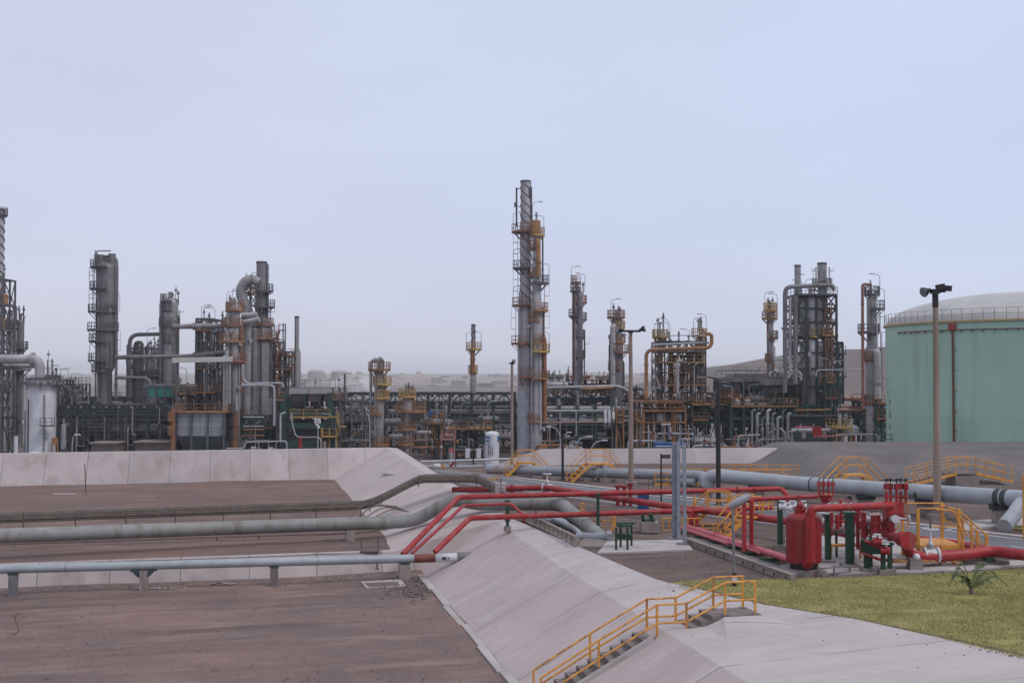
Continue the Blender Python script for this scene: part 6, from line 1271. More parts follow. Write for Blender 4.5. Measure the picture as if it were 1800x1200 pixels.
# ---- red vessel
T = Thing('red_vessel', 'large glossy red upright vessel on a dark pedestal', 'vessel', (0, 0, 0)); p = S(1410, 1000, 40.9); cx, cy = p.x + .14, 41.2; T.loc = Vector((cx, cy, 0)); T.o.location = T.loc
zt_ = S(1415, 905, cy).z; mb = MB(); mb.cyl((cx, cy, .42), (cx, cy, zt_ - .12), .63, n=36); T.p('shell', mb, 'red_vessel'); mb = MB(); mb.dome((cx, cy, zt_ - .121), .63, .26, 36, 7); T.p('head', mb, 'red_vessel'); mb = MB(); mb.cyl((cx, cy, .16), (cx, cy, .42), .5, n=24); T.p('skirt', mb, 'black_paint')
mb = MB(); mb.box((cx - .05, cy, .05), (1.35, 1.35, .26)); T.p('pedestal', mb, 'concrete_pier'); mb = MB(); mb.cyl((cx + .05, cy - .66, 1.5), (cx + .05, cy - .62, 1.5), .07, n=10); mb.cyl((cx - .2, cy - .64, .55), (cx - .2, cy - .56, .55), .08, n=10); T.p('plug', mb, 'red_paint')
T = red([S(1418, 993, 40.9) + Vector((-.1, .2, 0)), S(1424, 993, 40.3), S(1424.5, 900, 40.3)], .165, 'red pipe rising in front of the vessel and running right to the valve box', fil=.3, n=20)
mb = MB(); mb.tube([S(1424.5, 904, 40.3), S(1425, 894, 40.3), S(1440, 892.5, 40.4), S(1560, 888, 42.4), S(1582, 887, 42.8)], .135, 18, fil=.25); T.p('pipe_body', mb, 'red_paint'); mb = MB(); q = S(1424.5, 903, 40.3); mb.cyl(q, q + Vector((0, 0, .05)), .2, n=18); T.p('flange', mb, 'red_paint'); q = S(1424.5, 986, 40.3); mb = MB(); mb.cyl(q, q + Vector((0, 0, .05)), .2, n=18); T.p('flange', mb, 'red_paint')
def gate_valve(p, ax, r, h, lab, m='white_paint', wm='white_paint', wh=True, face=0, up=Vector((0, 0, 1)), name='gate_valve'):
    p = Vector(p); ax = Vector(ax).normalized(); T = Thing(name, lab, 'valve', p); mb = MB()
    mb.ball(p, r * 1.15, 14, 8); mb.cyl(p - ax * r * 1.2, p + ax * r * 1.2, r * 1.22, n=18); T.p('body', mb, m)
    for s_ in (-1, 1): mb = MB(); mb.cyl(p + ax * s_ * r * 1.2 - ax * .03, p + ax * s_ * r * 1.2 + ax * .05, r * 1.5, n=18); T.p('flange', mb, m)
    mb = MB(); mb.tube([p + up * r * .8, p + up * (r + h * .18), p + up * (r + h * .2), p + up * (r + h * .26), p + up * (r + h * .8)], 1, 12, rs=[r * .6, r * .6, r * .8, r * .34, r * .16]); T.p('bonnet', mb, m)
    mb = MB(); mb.cyl(p + up * r, p + up * (r + h * 1.15), r * .1 + .012, n=6); T.p('stem', mb, 'steel_dark')
    if wh:
        c = p + up * (r + h * .8); mb = MB(); R_ = max(.1, r * 1.35); x = up.orthogonal().normalized(); y = up.cross(x); q = [c + (x * math.cos(t) + y * math.sin(t)) * R_ for t in [2 * math.pi * i / 16 for i in range(17)]]
        mb.tube(q, .012 + r * .09, 6); 
        for i in range(0, 16, 4): mb.bar(c, q[i], .03)
        T.p('handwheel', mb, wm)
    return T
gate_valve(S(1636, 975, 42.4), (1, 0, 0), .2, .95, 'white gate valve with a white handwheel on the fat red outlet pipe')
gate_valve(S(962, 857, 63.6), (1, -.6, 0), .17, .75, 'small white gate valve at the bend of the thick red header')
T = Thing('pipe_pedestal', 'grey concrete pedestal under the white gate valve', 'pedestal', G(1608, 1006)); g = G(1613, 1005); mb = MB(); mb.box((g.x, g.y + .3, .2), (.5, .5, .5), 0, .8); T.p('block', mb, 'concrete_pier'); mb = MB(); mb.ball((g.x + .05, g.y + .25, .5), .14, 10, 6); T.p('clamp', mb, 'white_paint')
T = Thing('pipe_pedestal', 'low brown concrete pedestal under the fat red outlet pipe', 'pedestal', G(1740, 995)); g = G(1742, 997); mb = MB(); mb.box((g.x, g.y + .5, .05), (1.6, .5, .28)); T.p('block', mb, 'brown_block'); mb = MB(); mb.box((g.x + .1, g.y + .4, .22), (.35, .3, .12)); T.p('plate', mb, 'green_post')
T = Thing('concrete_curb', 'low brown retaining curb behind the palm at the right', 'curb', G(1760, 985)); mb = MB(); a, b = G(1706, 990), G(1990, 972); mb.bar(a + Vector((0, 0, .1)), b + Vector((0, 0, .1)), .3, .36); T.p('block', mb, 'brown_block')
# fire water valve box above the outlet
T = Thing('valve_skid', 'red valve manifold with gauges and black actuators on top of the outlet pipe', 'valve skid', S(1570, 890, 42.6)); c = S(1571, 893, 42.7)
mb = MB(); mb.cyl(c + Vector((-.34, 0, -.22)), c + Vector((.34, 0, -.22)), .22, n=18); mb.box(c + Vector((0, 0, .05)), (.62, .5, .42)); T.p('header', mb, 'red_paint')
for i, dx in enumerate((-.3, -.12, .08, .26, .42)):
    q = c + Vector((dx, -.1 + .1 * (i % 2), .2)); mb = MB(); mb.cyl(q, q + Vector((0, 0, .45 + .12 * (i % 3))), .05, n=8); mb.cyl(q + Vector((0, 0, .2)), q + Vector((0, 0, .26)), .1, n=10); T.p('riser', mb, 'red_paint')
    mb = MB(); mb.box(q + Vector((0, 0, .62)), (.16, .16, .22)); T.p('actuator', mb, 'red_vessel')
    mb = MB(); mb.tube([q + Vector((0, 0, .7)), q + Vector((0, 0, .85)), q + Vector((-.25, 0, .85))], .02, 5, fil=.06); mb.cyl(q + Vector((0, -.06, .87)), q + Vector((0, .06, .87)), .06, n=8); T.p('tube', mb, 'black_paint')
mb = MB(); q = c + Vector((.55, -.1, .5)); mb.cyl(q, q + Vector((.22, 0, 0)), .02, n=6); mb.cyl(q + Vector((.2, 0, 0)), q + Vector((.24, 0, 0)), .13, n=14); T.p('handwheel', mb, 'black_paint')
for i in range(3): gate_valve(S(1528 + i * 12, 912, 43.5 + i * .1), (1, -.2, 0), .1, .3, ('left', 'middle', 'right')[i] + ' one of three small pale valves under the red outlet pipe', 'white_paint', 'steel_dark', face=0, name='small_valve')
gate_valve(S(1572, 911, 42.4), (0, 1, 0), .1, .55, 'pale valve with a sideways white handwheel before the yellow ladder', 'white_paint', 'white_paint', up=Vector((1, -.05, 0)))
for i, (px, y0, y1, r_) in enumerate(((1508, 892, 965, .07), (1518, 900, 960, .1), (1536, 905, 940, .12), (1545, 905, 938, .07), (1556, 900, 945, .1), (1566, 915, 950, .14), (1500, 905, 985, .05), (1472, 905, 930, .08), (1462, 900, 925, .06), (1478, 880, 925, .05))):
    red([S(px, y0, 43.4 - (i % 3) * .4), S(px, y1, 43.4 - (i % 3) * .4)], r_, ('red upright pipe right of the stout green post', 'second red upright pipe right of the stout green post', 'thick red upright left of the valve box', 'slim red upright left of the valve box', 'red upright below the valve box', 'fattest red upright below the valve box', 'thin long red upright beside the stout green post', 'short red upright between the green posts', 'thin red upright behind the green post', 'thin tall red upright behind the outlet pipe')[i], n=12, flanges=(.4,))
for i, (a_, b_, y0, y1, dd, r_, mm) in enumerate(((1440, 1500, 905, 903, 45, .05, 'white_paint'), (1445, 1540, 915, 912, 45.5, .07, 'white_paint'), (1480, 1545, 903, 905, 44.6, .09, 'silver_tube'), (1520, 1548, 950, 962, 41, .06, 'red_paint'), (1516, 1550, 972, 984, 41, .05, 'red_paint'), (1440, 1480, 920, 925, 46.5, .06, 'red_paint'), (1470, 1560, 893, 895, 46, .04, 'red_paint'))):
    pipe_run([S(a_, y0, dd), S(b_, y1, dd)], r_, mm, ('thin white pipe right of the vessel head', 'second white pipe between the green posts', 'silver level pipe left of the valve box', 'upper small red branch pipe left of the disc end', 'lower small red branch pipe left of the disc end', 'short red branch behind the green post', 'thin red level pipe behind the outlet')[i], n=10, flanges=(.3, .7))
gate_valve(S(1542, 952, 40.9), (1, -.3, 0), .09, .22, 'small red valve with white flanges left of the disc end', 'red_paint', 'white_paint'); gate_valve(S(1556, 968, 40.8), (1, -.3, 0), .1, .2, 'lower red valve with white flanges before the green posts', 'red_paint', 'white_paint')
gate_valve(S(1474, 924, 44.6), (1, -.3, 0), .14, .3, 'pale round valve between the vessel and the stout green post', 'white_paint', 'red_paint'); gate_valve(S(1455, 935, 44.6), (1, -.3, 0), .1, .25, 'small red valve low between the vessel and the green post', 'red_paint', 'red_paint')
T = Thing('steel_box', 'dark green pump box behind the small red branch pipes', 'box', G(1540, 990)); c = S(1530, 960, 41.9); mb = MB(); mb.box(c, (.62, .4, .5)); T.p('body', mb, 'green_post'); mb = MB(); mb.bar((c.x, c.y, 0), c, .12); T.p('leg', mb, 'green_post')
# valve set on top of the vessel's left pipe
T = Thing('valve_skid', 'red funnel shaped valve head with actuators over the thin red pipe', 'valve skid', S(1452, 875, 46)); c = S(1452, 874, 46); mb = MB(); mb.tube([c + Vector((0, 0, -.22)), c + Vector((0, 0, 0)), c + Vector((0, 0, .12))], 1, 16, rs=[.16, .26, .3]); T.p('header', mb, 'red_paint')
for i, dx in enumerate((-.28, -.1, .1, .28)): q = c + Vector((dx, 0, .12)); mb = MB(); mb.cyl(q, q + Vector((0, 0, .5)), .04, n=8); mb.box(q + Vector((0, 0, .42)), (.13, .13, .2)); T.p('riser', mb, 'red_paint'); mb = MB(); mb.tube([q + Vector((0, 0, .5)), q + Vector((0, 0, .66)), q + Vector((.12, 0, .66))], .02, 5, fil=.05); T.p('tube', mb, 'black_paint')
T = Thing('flanged_valve', 'red flanged valve head sitting on the vessel top', 'valve', S(1414, 897, 41.2)); c = Vector((cx - .12, cy, zt_ + .1)); mb = MB(); mb.cyl(c, c + Vector((0, 0, .1)), .2, n=16); mb.cyl(c + Vector((0, 0, .1)), c + Vector((0, 0, .14)), .25, n=16); mb.ball(c + Vector((0, 0, .25)), .14, 12, 8); T.p('body', mb, 'red_paint')
for i in range(6): t = i * 1.05; mb = MB(); mb.cyl(c + Vector((.2 * math.cos(t), .2 * math.sin(t), .08)), c + Vector((.2 * math.cos(t), .2 * math.sin(t), .2)), .025, n=6); T.p('bolt', mb, 'red_vessel')
mb = MB(); mb.tube([c + Vector((0, 0, .3)), c + Vector((0, 0, .62))], .025, 6); mb.cyl(c + Vector((-.1, 0, .58)), c + Vector((.1, 0, .58)), .025, n=8); T.p('stem', mb, 'red_paint')
for i in range(5): gate_valve(S(1375 + i * 9, 890 + (i % 2) * 3, 44.5 + i * .15), (1, -.2, 0), .085, .16, ('first', 'second', 'third', 'fourth', 'fifth')[i] + ' small white valve from the left behind the vessel head', 'white_paint', 'white_paint', name='small_valve')
for i in range(3): gate_valve(S(1462 + i * 14, 889, 44.8), (1, -.2, 0), .09, .18, ('left', 'middle', 'right')[i] + ' white valve above the vessel outlet pipe', 'white_paint', 'red_paint', name='small_valve')
red([S(1308, 880, 45.5), S(1308, 969, 45.2)], .085, 'left of the two red uprights standing on the pipe bundle', n=12); 
red([S(1437, 872, 46), S(1322, 877, 45.6), S(1311, 880, 45.6)], .09, 'red level pipe from the funnel shaped valve head to the uprights', fil=.3, n=12); red([S(1321, 879, 45.4), S(1321, 962, 45.6)], .085, 'right of the two red uprights standing on the pipe bundle', n=12)
red([S(1217, 897, 52.6), S(1360, 892, 52.2)], .085, 'thin red level pipe behind the street lamp post', n=12)
for i, px in enumerate((1202, 1213, 1224)): red([S(px - 6 + i, 897, 52.8 - i * .1), S(px, 899, 52.7), S(px + 1, 924, 52.5)], .09, ('left', 'middle', 'right')[i] + ' red elbow dropping into the pipe bundle by the grey posts', fil=.25, n=12)
rnd = random.Random(14); T = Thing('valve_rack', 'crowded rack of small red and white valves between the vessel and the disc end', 'valve rack', G(1510, 985))
for i in range(34):
    px = 1452 + i * 3.7 + rnd.uniform(-2, 2); y0 = rnd.uniform(886, 915); y1 = y0 + rnd.uniform(14, 34); dd = rnd.uniform(43.8, 46.2); a, b = S(px, y0, dd), S(px, y1, dd); mb = MB(); r_ = rnd.choice((.03, .045, .06)); mb.cyl(b, a, r_, n=8)
    if i % 3 == 0: mb.tube([a, a + Vector((rnd.uniform(-.5, .5), 0, .02))], r_, 8)
    T.p('riser', mb, rnd.choice(('red_paint', 'red_paint', 'red_vessel', 'white_paint'))); q = a.lerp(b, rnd.uniform(.2, .8)); mb = MB(); mb.cyl(q - Vector((0, 0, .05)), q + Vector((0, 0, .05)), r_ * 2.2, n=10); T.p('collar', mb, rnd.choice(('white_paint', 'red_vessel', 'white_paint', 'steel_dark')))
    if i % 2: mb = MB(); mb.ball(q + Vector((0, -.1, 0)), .06, 8, 5); mb.cyl(q + Vector((0, -.1, 0)), q + Vector((rnd.uniform(-.15, .15), -.25, .1)), .015, n=5); T.p('lever', mb, rnd.choice(('white_paint', 'steel_dark', 'yellow_paint')))
for yy, dd in ((893, 45), (915, 44.2), (934, 44.8)): mb = MB(); mb.cyl(S(1450, yy, dd), S(1560, yy + 4, dd - .8), .05, n=8); T.p('header', mb, rnd.choice(('red_paint', 'silver_tube')))
for px in (1470, 1530): q = S(px, 934, 44.4); mb = MB(); mb.bar((q.x, q.y, 0), q, .08); T.p('leg', mb, 'green_post')
# low grey rails by the vessel
T = Thing('low_rail', 'low dark double rail between the vessel pedestal and the green post', 'railing', G(1440, 1012)); a, b = G(1438, 1013), G(1494, 1008)
for z in (.08, .28): mb = MB(); mb.bar(a + Vector((0, 0, z)), b + Vector((0, 0, z)), .045); T.p('rail', mb, 'steel_grey')
for t in (.0, .5, 1): mb = MB(); q = a.lerp(b, t); mb.bar(q, q + Vector((0, 0, .34)), .06); T.p('post', mb, 'steel_grey')
# hydrants by the road
T = Thing('hydrant_group', 'three red hydrant heads standing on the thick red header by the road', 'hydrant', S(1095, 872, 60))
for px, hh in ((1086, 1), (1097, .95), (1108, 1.15)):
    p = S(px, 872, 59.5); mb = MB(); mb.cyl((p.x, p.y, p.z - .5), (p.x, p.y, p.z + .5 * hh), .1, n=10); mb.ball((p.x, p.y, p.z + .25), .15, 10, 6); b_ = T.p('barrel', mb, 'red_paint'); mb = MB(); mb.cyl((p.x, p.y, p.z + .5 * hh), (p.x, p.y, p.z + .6 * hh), .17, n=10); mb.cyl((p.x - .2, p.y, p.z + .25), (p.x + .2, p.y, p.z + .25), .06, n=8); T.p('cap', mb, 'red_vessel')
mb = MB(); p = S(1108, 848, 59.5); mb.bar(p, p + Vector((-.35, 0, .35)), .04); mb.bar(p, p + Vector((.2, 0, .0)), .05); T.p('lever', mb, 'steel_grey')
T = Thing('drum_bin', 'blue plastic drum behind the upper red pipe', 'drum', G(1130, 885)); p = S(1130, 870, 58.8); mb = MB(); mb.box((p.x, p.y, .55), (.5, .5, 1.0)); mb.box((p.x, p.y, 1.08), (.54, .54, .08)); T.p('body', mb, 'blue_box'); mb = MB(); mb.bar((p.x + .3, p.y, 0), (p.x + .3, p.y, 1.75), .035); T.p('rod', mb, 'steel_dark')
# ---- big silver pipelines across the valve yard
SPL = [S(1244, 856, 68), S(1246, 838, 68), S(1262, 835.5, 67.6), S(1400, 849, 64.5), S(1600, 863, 58.5), S(1792, 876, 53.4), S(1900, 884, 51)]
T = pipe_run(SPL, .40, 'silver_pipe', 'big pale silver pipeline crossing behind the valve yard with black bands', name='silver_pipeline', cat='pipeline', fil=.55, n=28)
def band(T, pts, px, w_, r_, m):
    q = on(pts, px); q2 = on(pts, px + 14); e = (q2 - q).normalized(); mb = MB(); mb.cyl(q - e * w_ / 2, q + e * w_ / 2, r_, n=28, caps=True); T.p('band', mb, m)
for px in (1249, 1255, 1260): pass
for px, w_ in ((1754, .28), (1765.5, .28)): band(T, SPL, px, w_, .408, 'black_band')
for px in (1268, 1428, 1556): band(T, SPL, px, .05, .407, 'silver_tube')
band(T, SPL, 1428, .08, .415, 'hopper')
for i, px in enumerate((1330, 1520, 1625, 1756)):
    q = on(SPL, px); T = Thing('pipe_support', ('leftmost', 'second', 'third', 'rightmost')[i] + ' green steel support under the big silver pipeline', 'support', (q.x, q.y, 0)); mb = MB(); mb.box((q.x, q.y, q.z - .48), (.9, .6, .2)); T.p('saddle', mb, 'green_dark'); mb = MB(); mb.box((q.x, q.y, (q.z - .58) / 2), (.7, .5, q.z - .55)); T.p('footing', mb, 'concrete_pier')
T = pipe_run([S(1795, 884, 53), S(1782, 905, 52), S(1765, 925, 51)], .34, 'silver_tube', 'short pale pipe slanting down from the big silver pipeline at the right edge', fil=.3, n=24); 
for i, (px, w_) in enumerate(((1262, .5), (1284, .6))): T = Thing('pipe_support', ('left', 'right')[i] + ' pale square pedestal under the bend of the big silver pipeline', 'support', G(px, 880)); p = S(px, 862, 66.5); mb = MB(); mb.box((p.x, p.y, p.z / 2), (w_ * 1.3, .7, p.z)); T.p('block', mb, 'concrete_wall'); mb = MB(); mb.box((p.x, p.y, p.z + .02), (w_, .5, .05)); T.p('plate', mb, 'steel_grey')
SQ = [S(857, 824, 80.2), S(868, 824, 80), S(1100, 832, 75), S(1210, 834.5, 72.6), S(1236, 836, 72), S(1240, 852, 71.6)]
T = pipe_run(SQ, .33, 'silver_tube', 'long grey pipeline on low blocks below the far dike wall', name='silver_pipeline', cat='pipeline', fil=.7, n=24, flanges=(.52, .55))
for i, px in enumerate((900, 945, 975, 1010, 1035, 1062, 1090)):
    q = on(SQ, px); T = Thing('pipe_block', ('first', 'second', 'third', 'fourth', 'fifth', 'sixth', 'seventh')[i] + ' small concrete block from the left under the long grey pipeline', 'pier', (q.x, q.y, 0)); mb = MB(); mb.box((q.x, q.y - .2, (q.z - .3) / 2), (.7, .7, q.z - .3)); T.p('block', mb, 'concrete_pier'); mb = MB(); mb.box((q.x, q.y - .2, q.z - .32), (.5, .5, .05)); T.p('plate', mb, 'steel_dark')
pipe_run([S(1150, 843, 74), S(1222, 848, 72)], .26, 'silver_tube', 'short pale pipe inside the yellow railed pit', n=16)
pipe_run([S(740, 811, 100), S(905, 806, 99)], .09, 'white_paint', 'thin white pipe rail crossing the gap beyond the dike end'); pipe_run([S(740, 820, 99), S(850, 819, 98)], .12, SP_, 'thin grey pipe low in the gap beyond the dike end'); pipe_run([S(735, 830, 96), S(808, 826, 95)], .15, 'red_paint', 'short bright red pipe in the gap beyond the dike end', name='red_pipe', flanges=(.9,))
for i, (px, y0) in enumerate(((800, 812), (835, 812))): pass
pipe_run([S(800, 822, 93), S(840, 820, 93), S(850, 821, 92)], .16, 'silver_tube', 'pale pipe between the red pipe and the white panels', fil=.5)
pipe_run([S(790, 832, 88), S(880, 842, 80)], .22, 'silver_tube', 'pale pipe running into the road edge beyond the dike', n=14)
T = Thing('valve_cluster', 'yellow and red valve cluster with a pale cylinder in the gap beyond the dike', 'valve', S(770, 836, 92)); p = S(768, 826, 92); mb = MB(); mb.cyl((p.x, 92, p.z - 1), (p.x, 92, p.z + .35), .36, n=16); mb.dome((p.x, 92, p.z + .34), .36, .2, 16, 3); T.p('cylinder', mb, 'white_paint'); q = S(780, 830, 91.5); mb = MB(); mb.box(q, (.5, .4, .6)); mb.bar(q + Vector((-.2, 0, .6)), q + Vector((.45, 0, .1)), .22, .2); T.p('yellow_valve', mb, 'yellow_paint'); q = S(789, 836, 91.3); mb = MB(); mb.ball(q, .28, 10, 6); mb.cyl(q + Vector((-.4, 0, 0)), q + Vector((.3, 0, 0)), .12, n=10); T.p('red_valve', mb, 'red_faded'); mb = MB(); q = S(791, 819, 92); mb.bar(q, q + Vector((.35, 0, .3)), .2, .2); T.p('lever', mb, 'red_vessel')
# ---- yellow things
def crossover(c, yaw, top, run, zd, h, wid, lab, m='yellow_paint', treads=6, dm=None, r=.028, name='crossover_stairs', z0=0.0):
    'stile: flat deck of length top at height zd with a flight of length run on both ends'
    c = Vector(c); e = Vector((math.cos(yaw), math.sin(yaw), 0)); n_ = Vector((-e.y, e.x, 0)); T = Thing(name, lab, 'stairs', (c.x, c.y, z0)); rn_ = run if isinstance(run, tuple) else (run, run); dm = dm or m
    c = Vector((c.x, c.y, 0)); Z = Vector((0, 0, 1)); mb = MB(); mb.bar(c - e * top / 2 + Z * (zd - .06), c + e * top / 2 + Z * (zd - .06), wid, .1); T.p('deck', mb, dm)
    for k, s_ in enumerate((-1, 1)):
        if rn_[k] <= 0: continue
        a = c + e * s_ * top / 2 + Z * zd; b = c + e * s_ * (top / 2 + rn_[k]) + Z * z0; mb = MB()
        for w_ in (-1, 1): mb.bar(a + n_ * w_ * wid / 2 - Z * .08, b + n_ * w_ * wid / 2, .05, .16)
        fl = T.p('stringer', mb, m); nt_ = max(2, treads)
        for i in range(1, nt_): q = a.lerp(b, i / nt_); mb = MB(); mb.bar(q - n_ * wid / 2, q + n_ * wid / 2, .24, .035); T.p('tread', mb, dm, fl)
    for w_ in (-1, 1):
        o_ = n_ * w_ * (wid / 2 - .02); P_ = [c - e * (top / 2 + rn_[0]) + Z * z0, c - e * top / 2 + Z * zd, c + e * top / 2 + Z * zd, c + e * (top / 2 + rn_[1]) + Z * z0]
        if rn_[0] <= 0: P_ = P_[1:]
        if rn_[1] <= 0: P_ = P_[:-1]
        mb = MB()
        for hh in (h, h * .52): mb.tube([p + o_ + Z * hh for p in P_], r, 6, fil=.1)
        for si, (a, b) in enumerate(zip(P_, P_[1:])):
            k = max(1, int((b - a).length / 1.1))
            for i in range(0 if si == 0 else 1, k + 1): q = a.lerp(b, i / k) + o_; mb.bar(q, q + Z * h, r * 1.9)
        T.p('handrail', mb, m)
    return T
def XO(px, py, d): p = S(px, py, d); return (p.x, p.y, 0)
crossover(XO(1499, 832, 66.5), .30, 1.35, (1.5, 1.5), S(1499, 832, 66.5).z, .95, .8, 'yellow crossover stairs bridging the big silver pipeline', treads=5, r=.026)
T = crossover(XO(1691, 830, 72.5), .25, 1.4, (3.1, 2.7), S(1691, 829, 72.5).z, .92, .9, 'yellow railed concrete steps climbing the grey mound right of the tall lamp post', dm='concrete_step', treads=9, r=.026, z0=.25)
mb = MB(); p = S(1691, 832, 72.5); mb.box((p.x, p.y, p.z * .5 - .1), (1.7, 1.1, p.z), .25); T.p('base', mb, 'concrete_step')
crossover(XO(1051, 813, 76), .35, 1.4, (1.4, 1.0), S(1051, 813, 76).z, .9, .8, 'orange crossover stairs over the long grey pipeline in the middle', treads=5, r=.022)
crossover(XO(925, 811, 79), .2, 1.0, (1.0, 1.0), S(925, 811, 79).z, .8, .8, 'orange crossover stairs at the foot of the lamp post nearest the main tower', treads=5, r=.022)
# platform beside the white gate valve
T = Thing('valve_platform', 'yellow valve platform with ladders and hand rails behind the white gate valve', 'platform', G(1665, 990)); Z = Vector((0, 0, 1))
zd = .62; fx = [G(1598, 990), G(1664, 990)]; xl, xr = S(1606, 950, 43.6).x, S(1682, 950, 43.6).x; y0, y1 = 43.2, 45.0
mb = MB(); mb.box(((xl + xr) / 2, (y0 + y1) / 2, zd), (xr - xl, y1 - y0, .16)); T.p('deck', mb, 'yellow_paint')
for x in (xl + .05, xr - .05):
    for y in (y0 + .05, y1 - .05): mb = MB(); mb.bar((x, y, 0), (x, y, zd + 1.45), .1); T.p('post', mb, 'yellow_paint')
for y in (y0 + .05, y1 - .05):
    mb = MB(); mb.tube([(xl, y, zd + .2), (xl + .05, y, zd + 1.45), (xl + .9, y, zd + 1.45), (xl + 1.1, y, zd + .9)] if y == y0 + .05 else [(xl, y, zd + 1.45), (xr, y, zd + 1.45)], .035, 6, fil=.12); T.p('handrail', mb, 'yellow_paint')
mb = MB(); mb.tube([(xr - .9, y0, zd + 1.4), (xr - .25, y0, zd + 1.38), (xr + .12, y0, zd + .35)], .035, 6, fil=.2); mb.bar((xl + .5, y0 + .05, zd + .75), (xr, y0 + .05, zd + .78), .05); T.p('handrail', mb, 'yellow_paint')
for x in (xl + .1, xl + .75): mb = MB(); mb.bar((x - .12, y0 - .35, 0), (x + .02, y0, zd), .06, .14); T.p('ladder_side', mb, 'yellow_paint')
for w_ in (0, .85):
    a, b = Vector((xr - .05, y0 + .3 + w_, zd)), Vector((xr + 1.05, y0 + .2 + w_, .05)); mb = MB(); mb.bar(a, b, .05, .18); T.p('stringer', mb, 'yellow_paint')
    mb = MB(); mb.tube([a + Z * 1.42 + Vector((-.3, 0, 0)), a + Z * 1.42, b + Z * 1.0, b + Z * .75 + Vector((.06, 0, 0)), b + Z * .6], .035, 6, fil=.15); mb.bar(a + Z * .85, b + Z * .6, .045); mb.bar(b, b + Z * 1.05, .1); mb.bar(a.lerp(b, .5), a.lerp(b, .5) + Z * 1.2, .08); T.p('handrail', mb, 'yellow_paint')
for i in range(3): q = Vector((xr - .05, y0 + .3, zd)).lerp(Vector((xr + 1.05, y0 + .2, .05)), (i + .7) / 3.6); mb = MB(); mb.bar(q, q + Vector((0, .85, 0)), .26, .04); T.p('tread', mb, 'yellow_paint')
mb = MB(); mb.bar((xl + .9, y0, .62), (xl + .95, y0, .02), .08); mb.bar((xr - 1.0, y0 - .1, .5), (xr - .3, y0 - .5, .02), .2, .06); T.p('brace', mb, 'yellow_paint')
# smaller yellow frames
def hoop_rail(x0, x1, yb, hpx, d, lab, m='yellow_paint', n=4, dep=.0, plate=False, bottom=0.0):
    A, B = S(x0, yb, d), S(x1, yb, d); T = Thing('yellow_railing', lab, 'railing', A); zb = A.z + bottom; h = hpx * wpx(d)
    for hh in (h, h * .5): 
        mb = MB(); mb.tube([(A.x, A.y, zb + hh), (B.x, B.y + dep, zb + hh)], .032, 6); T.p('rail', mb, m)
    for i in range(n + 1): t = i / n; mb = MB(); p = A.lerp(Vector((B.x, B.y + dep, A.z)), t); mb.bar((p.x, p.y, min(zb, 0 if zb > 0 and zb < .6 else zb)), (p.x, p.y, zb + h), .055); T.p('post', mb, m)
    if plate: mb = MB(); mb.bar((A.x, A.y, zb + .05), (B.x, B.y + dep, zb + .05), .06, .2); T.p('toe_board', mb, m)
    return T
hoop_rail(1151, 1240, 853, 22, 73, 'yellow railing with a deep toe board round the pit left of the silver pipe bend', plate=True); hoop_rail(1155, 1330, 838, 14, 79, 'far yellow railing running left behind the pit', n=6)
hoop_rail(1265, 1404, 831, 14, 76, 'long yellow railing between the silver pipeline and the far dike wall', n=5); hoop_rail(1300, 1392, 839, 13, 74, 'nearer yellow railing partly hidden by the silver pipeline', n=4)
hoop_rail(1165, 1232, 953, 42, 52.4, 'orange railed frame with many bars between the concrete block and the grey posts', n=6, plate=True); hoop_rail(1022, 1080, 945, 30, 52.8, 'orange railed frame behind the green post at the end of the grey pipe', n=3, plate=True); hoop_rail(1021, 1027, 906, 22, 57, 'small yellow frame just above the end of the grey pipe', n=1); hoop_rail(1074, 1082, 948, 40, 52, 'narrow orange upright frame beside the green pipe stand', 'yellow_paint', n=2)
hoop_rail(868, 876, 836, 16, 78, 'tiny orange barrier standing by the road', 'orange_steel', n=1); hoop_rail(853, 880, 846, 5, 70, 'low orange bar by the pale concrete block', 'yellow_paint', n=1)
T = crossover(XO(1317, 902, 50.2), .35, .9, (.95, 0), S(1345, 905, 50.2).z, .85, .7, 'yellow steps climbing to a landing left of the red vessel', treads=5, r=.03)
hoop_rail(1335, 1362, 898, 22, 50, 'yellow landing railing at the top of the steps left of the vessel', n=3, dep=.4); T = crossover(XO(1262, 925, 53.5), -.3, 1.0, (.7, .5), .75, .9, .7, 'yellow low stile behind the right red elbow', treads=4, r=.03)
hoop_rail(1236, 1290, 935, 14, 51.5, 'curving low yellow railing behind the faded red bundle', n=3); hoop_rail(1246, 1298, 906, 28, 58, 'yellow railing before the pale pedestals', n=3); hoop_rail(1545, 1600, 932, 48, 46.5, 'yellow railing behind the valve box', n=3, dep=.3)
T = Thing('yellow_bench', 'low yellow step bench between the vessel and the stout green post', 'bench', G(1480, 975)); a = S(1461, 958, 44); b = S(1512, 957, 44)
mb = MB(); mb.bar(a, b, .35, .08); T.p('tread', mb, 'yellow_paint')
for q in (a, b): mb = MB(); mb.bar((q.x, q.y, .05), q, .07); T.p('leg', mb, 'yellow_paint')
T = Thing('yellow_bench', 'low yellow steel bench below the disc end', 'bench', G(1570, 1000)); a = S(1562, 985, 41.6); b = S(1655, 984, 42.6)
mb = MB(); mb.bar(a, b, .5, .1); T.p('tread', mb, 'orange_steel')
for t in (.03, .45, .97): q = a.lerp(b, t); mb = MB(); mb.bar((q.x, q.y, .03), q, .08, .14); T.p('leg', mb, 'orange_steel')
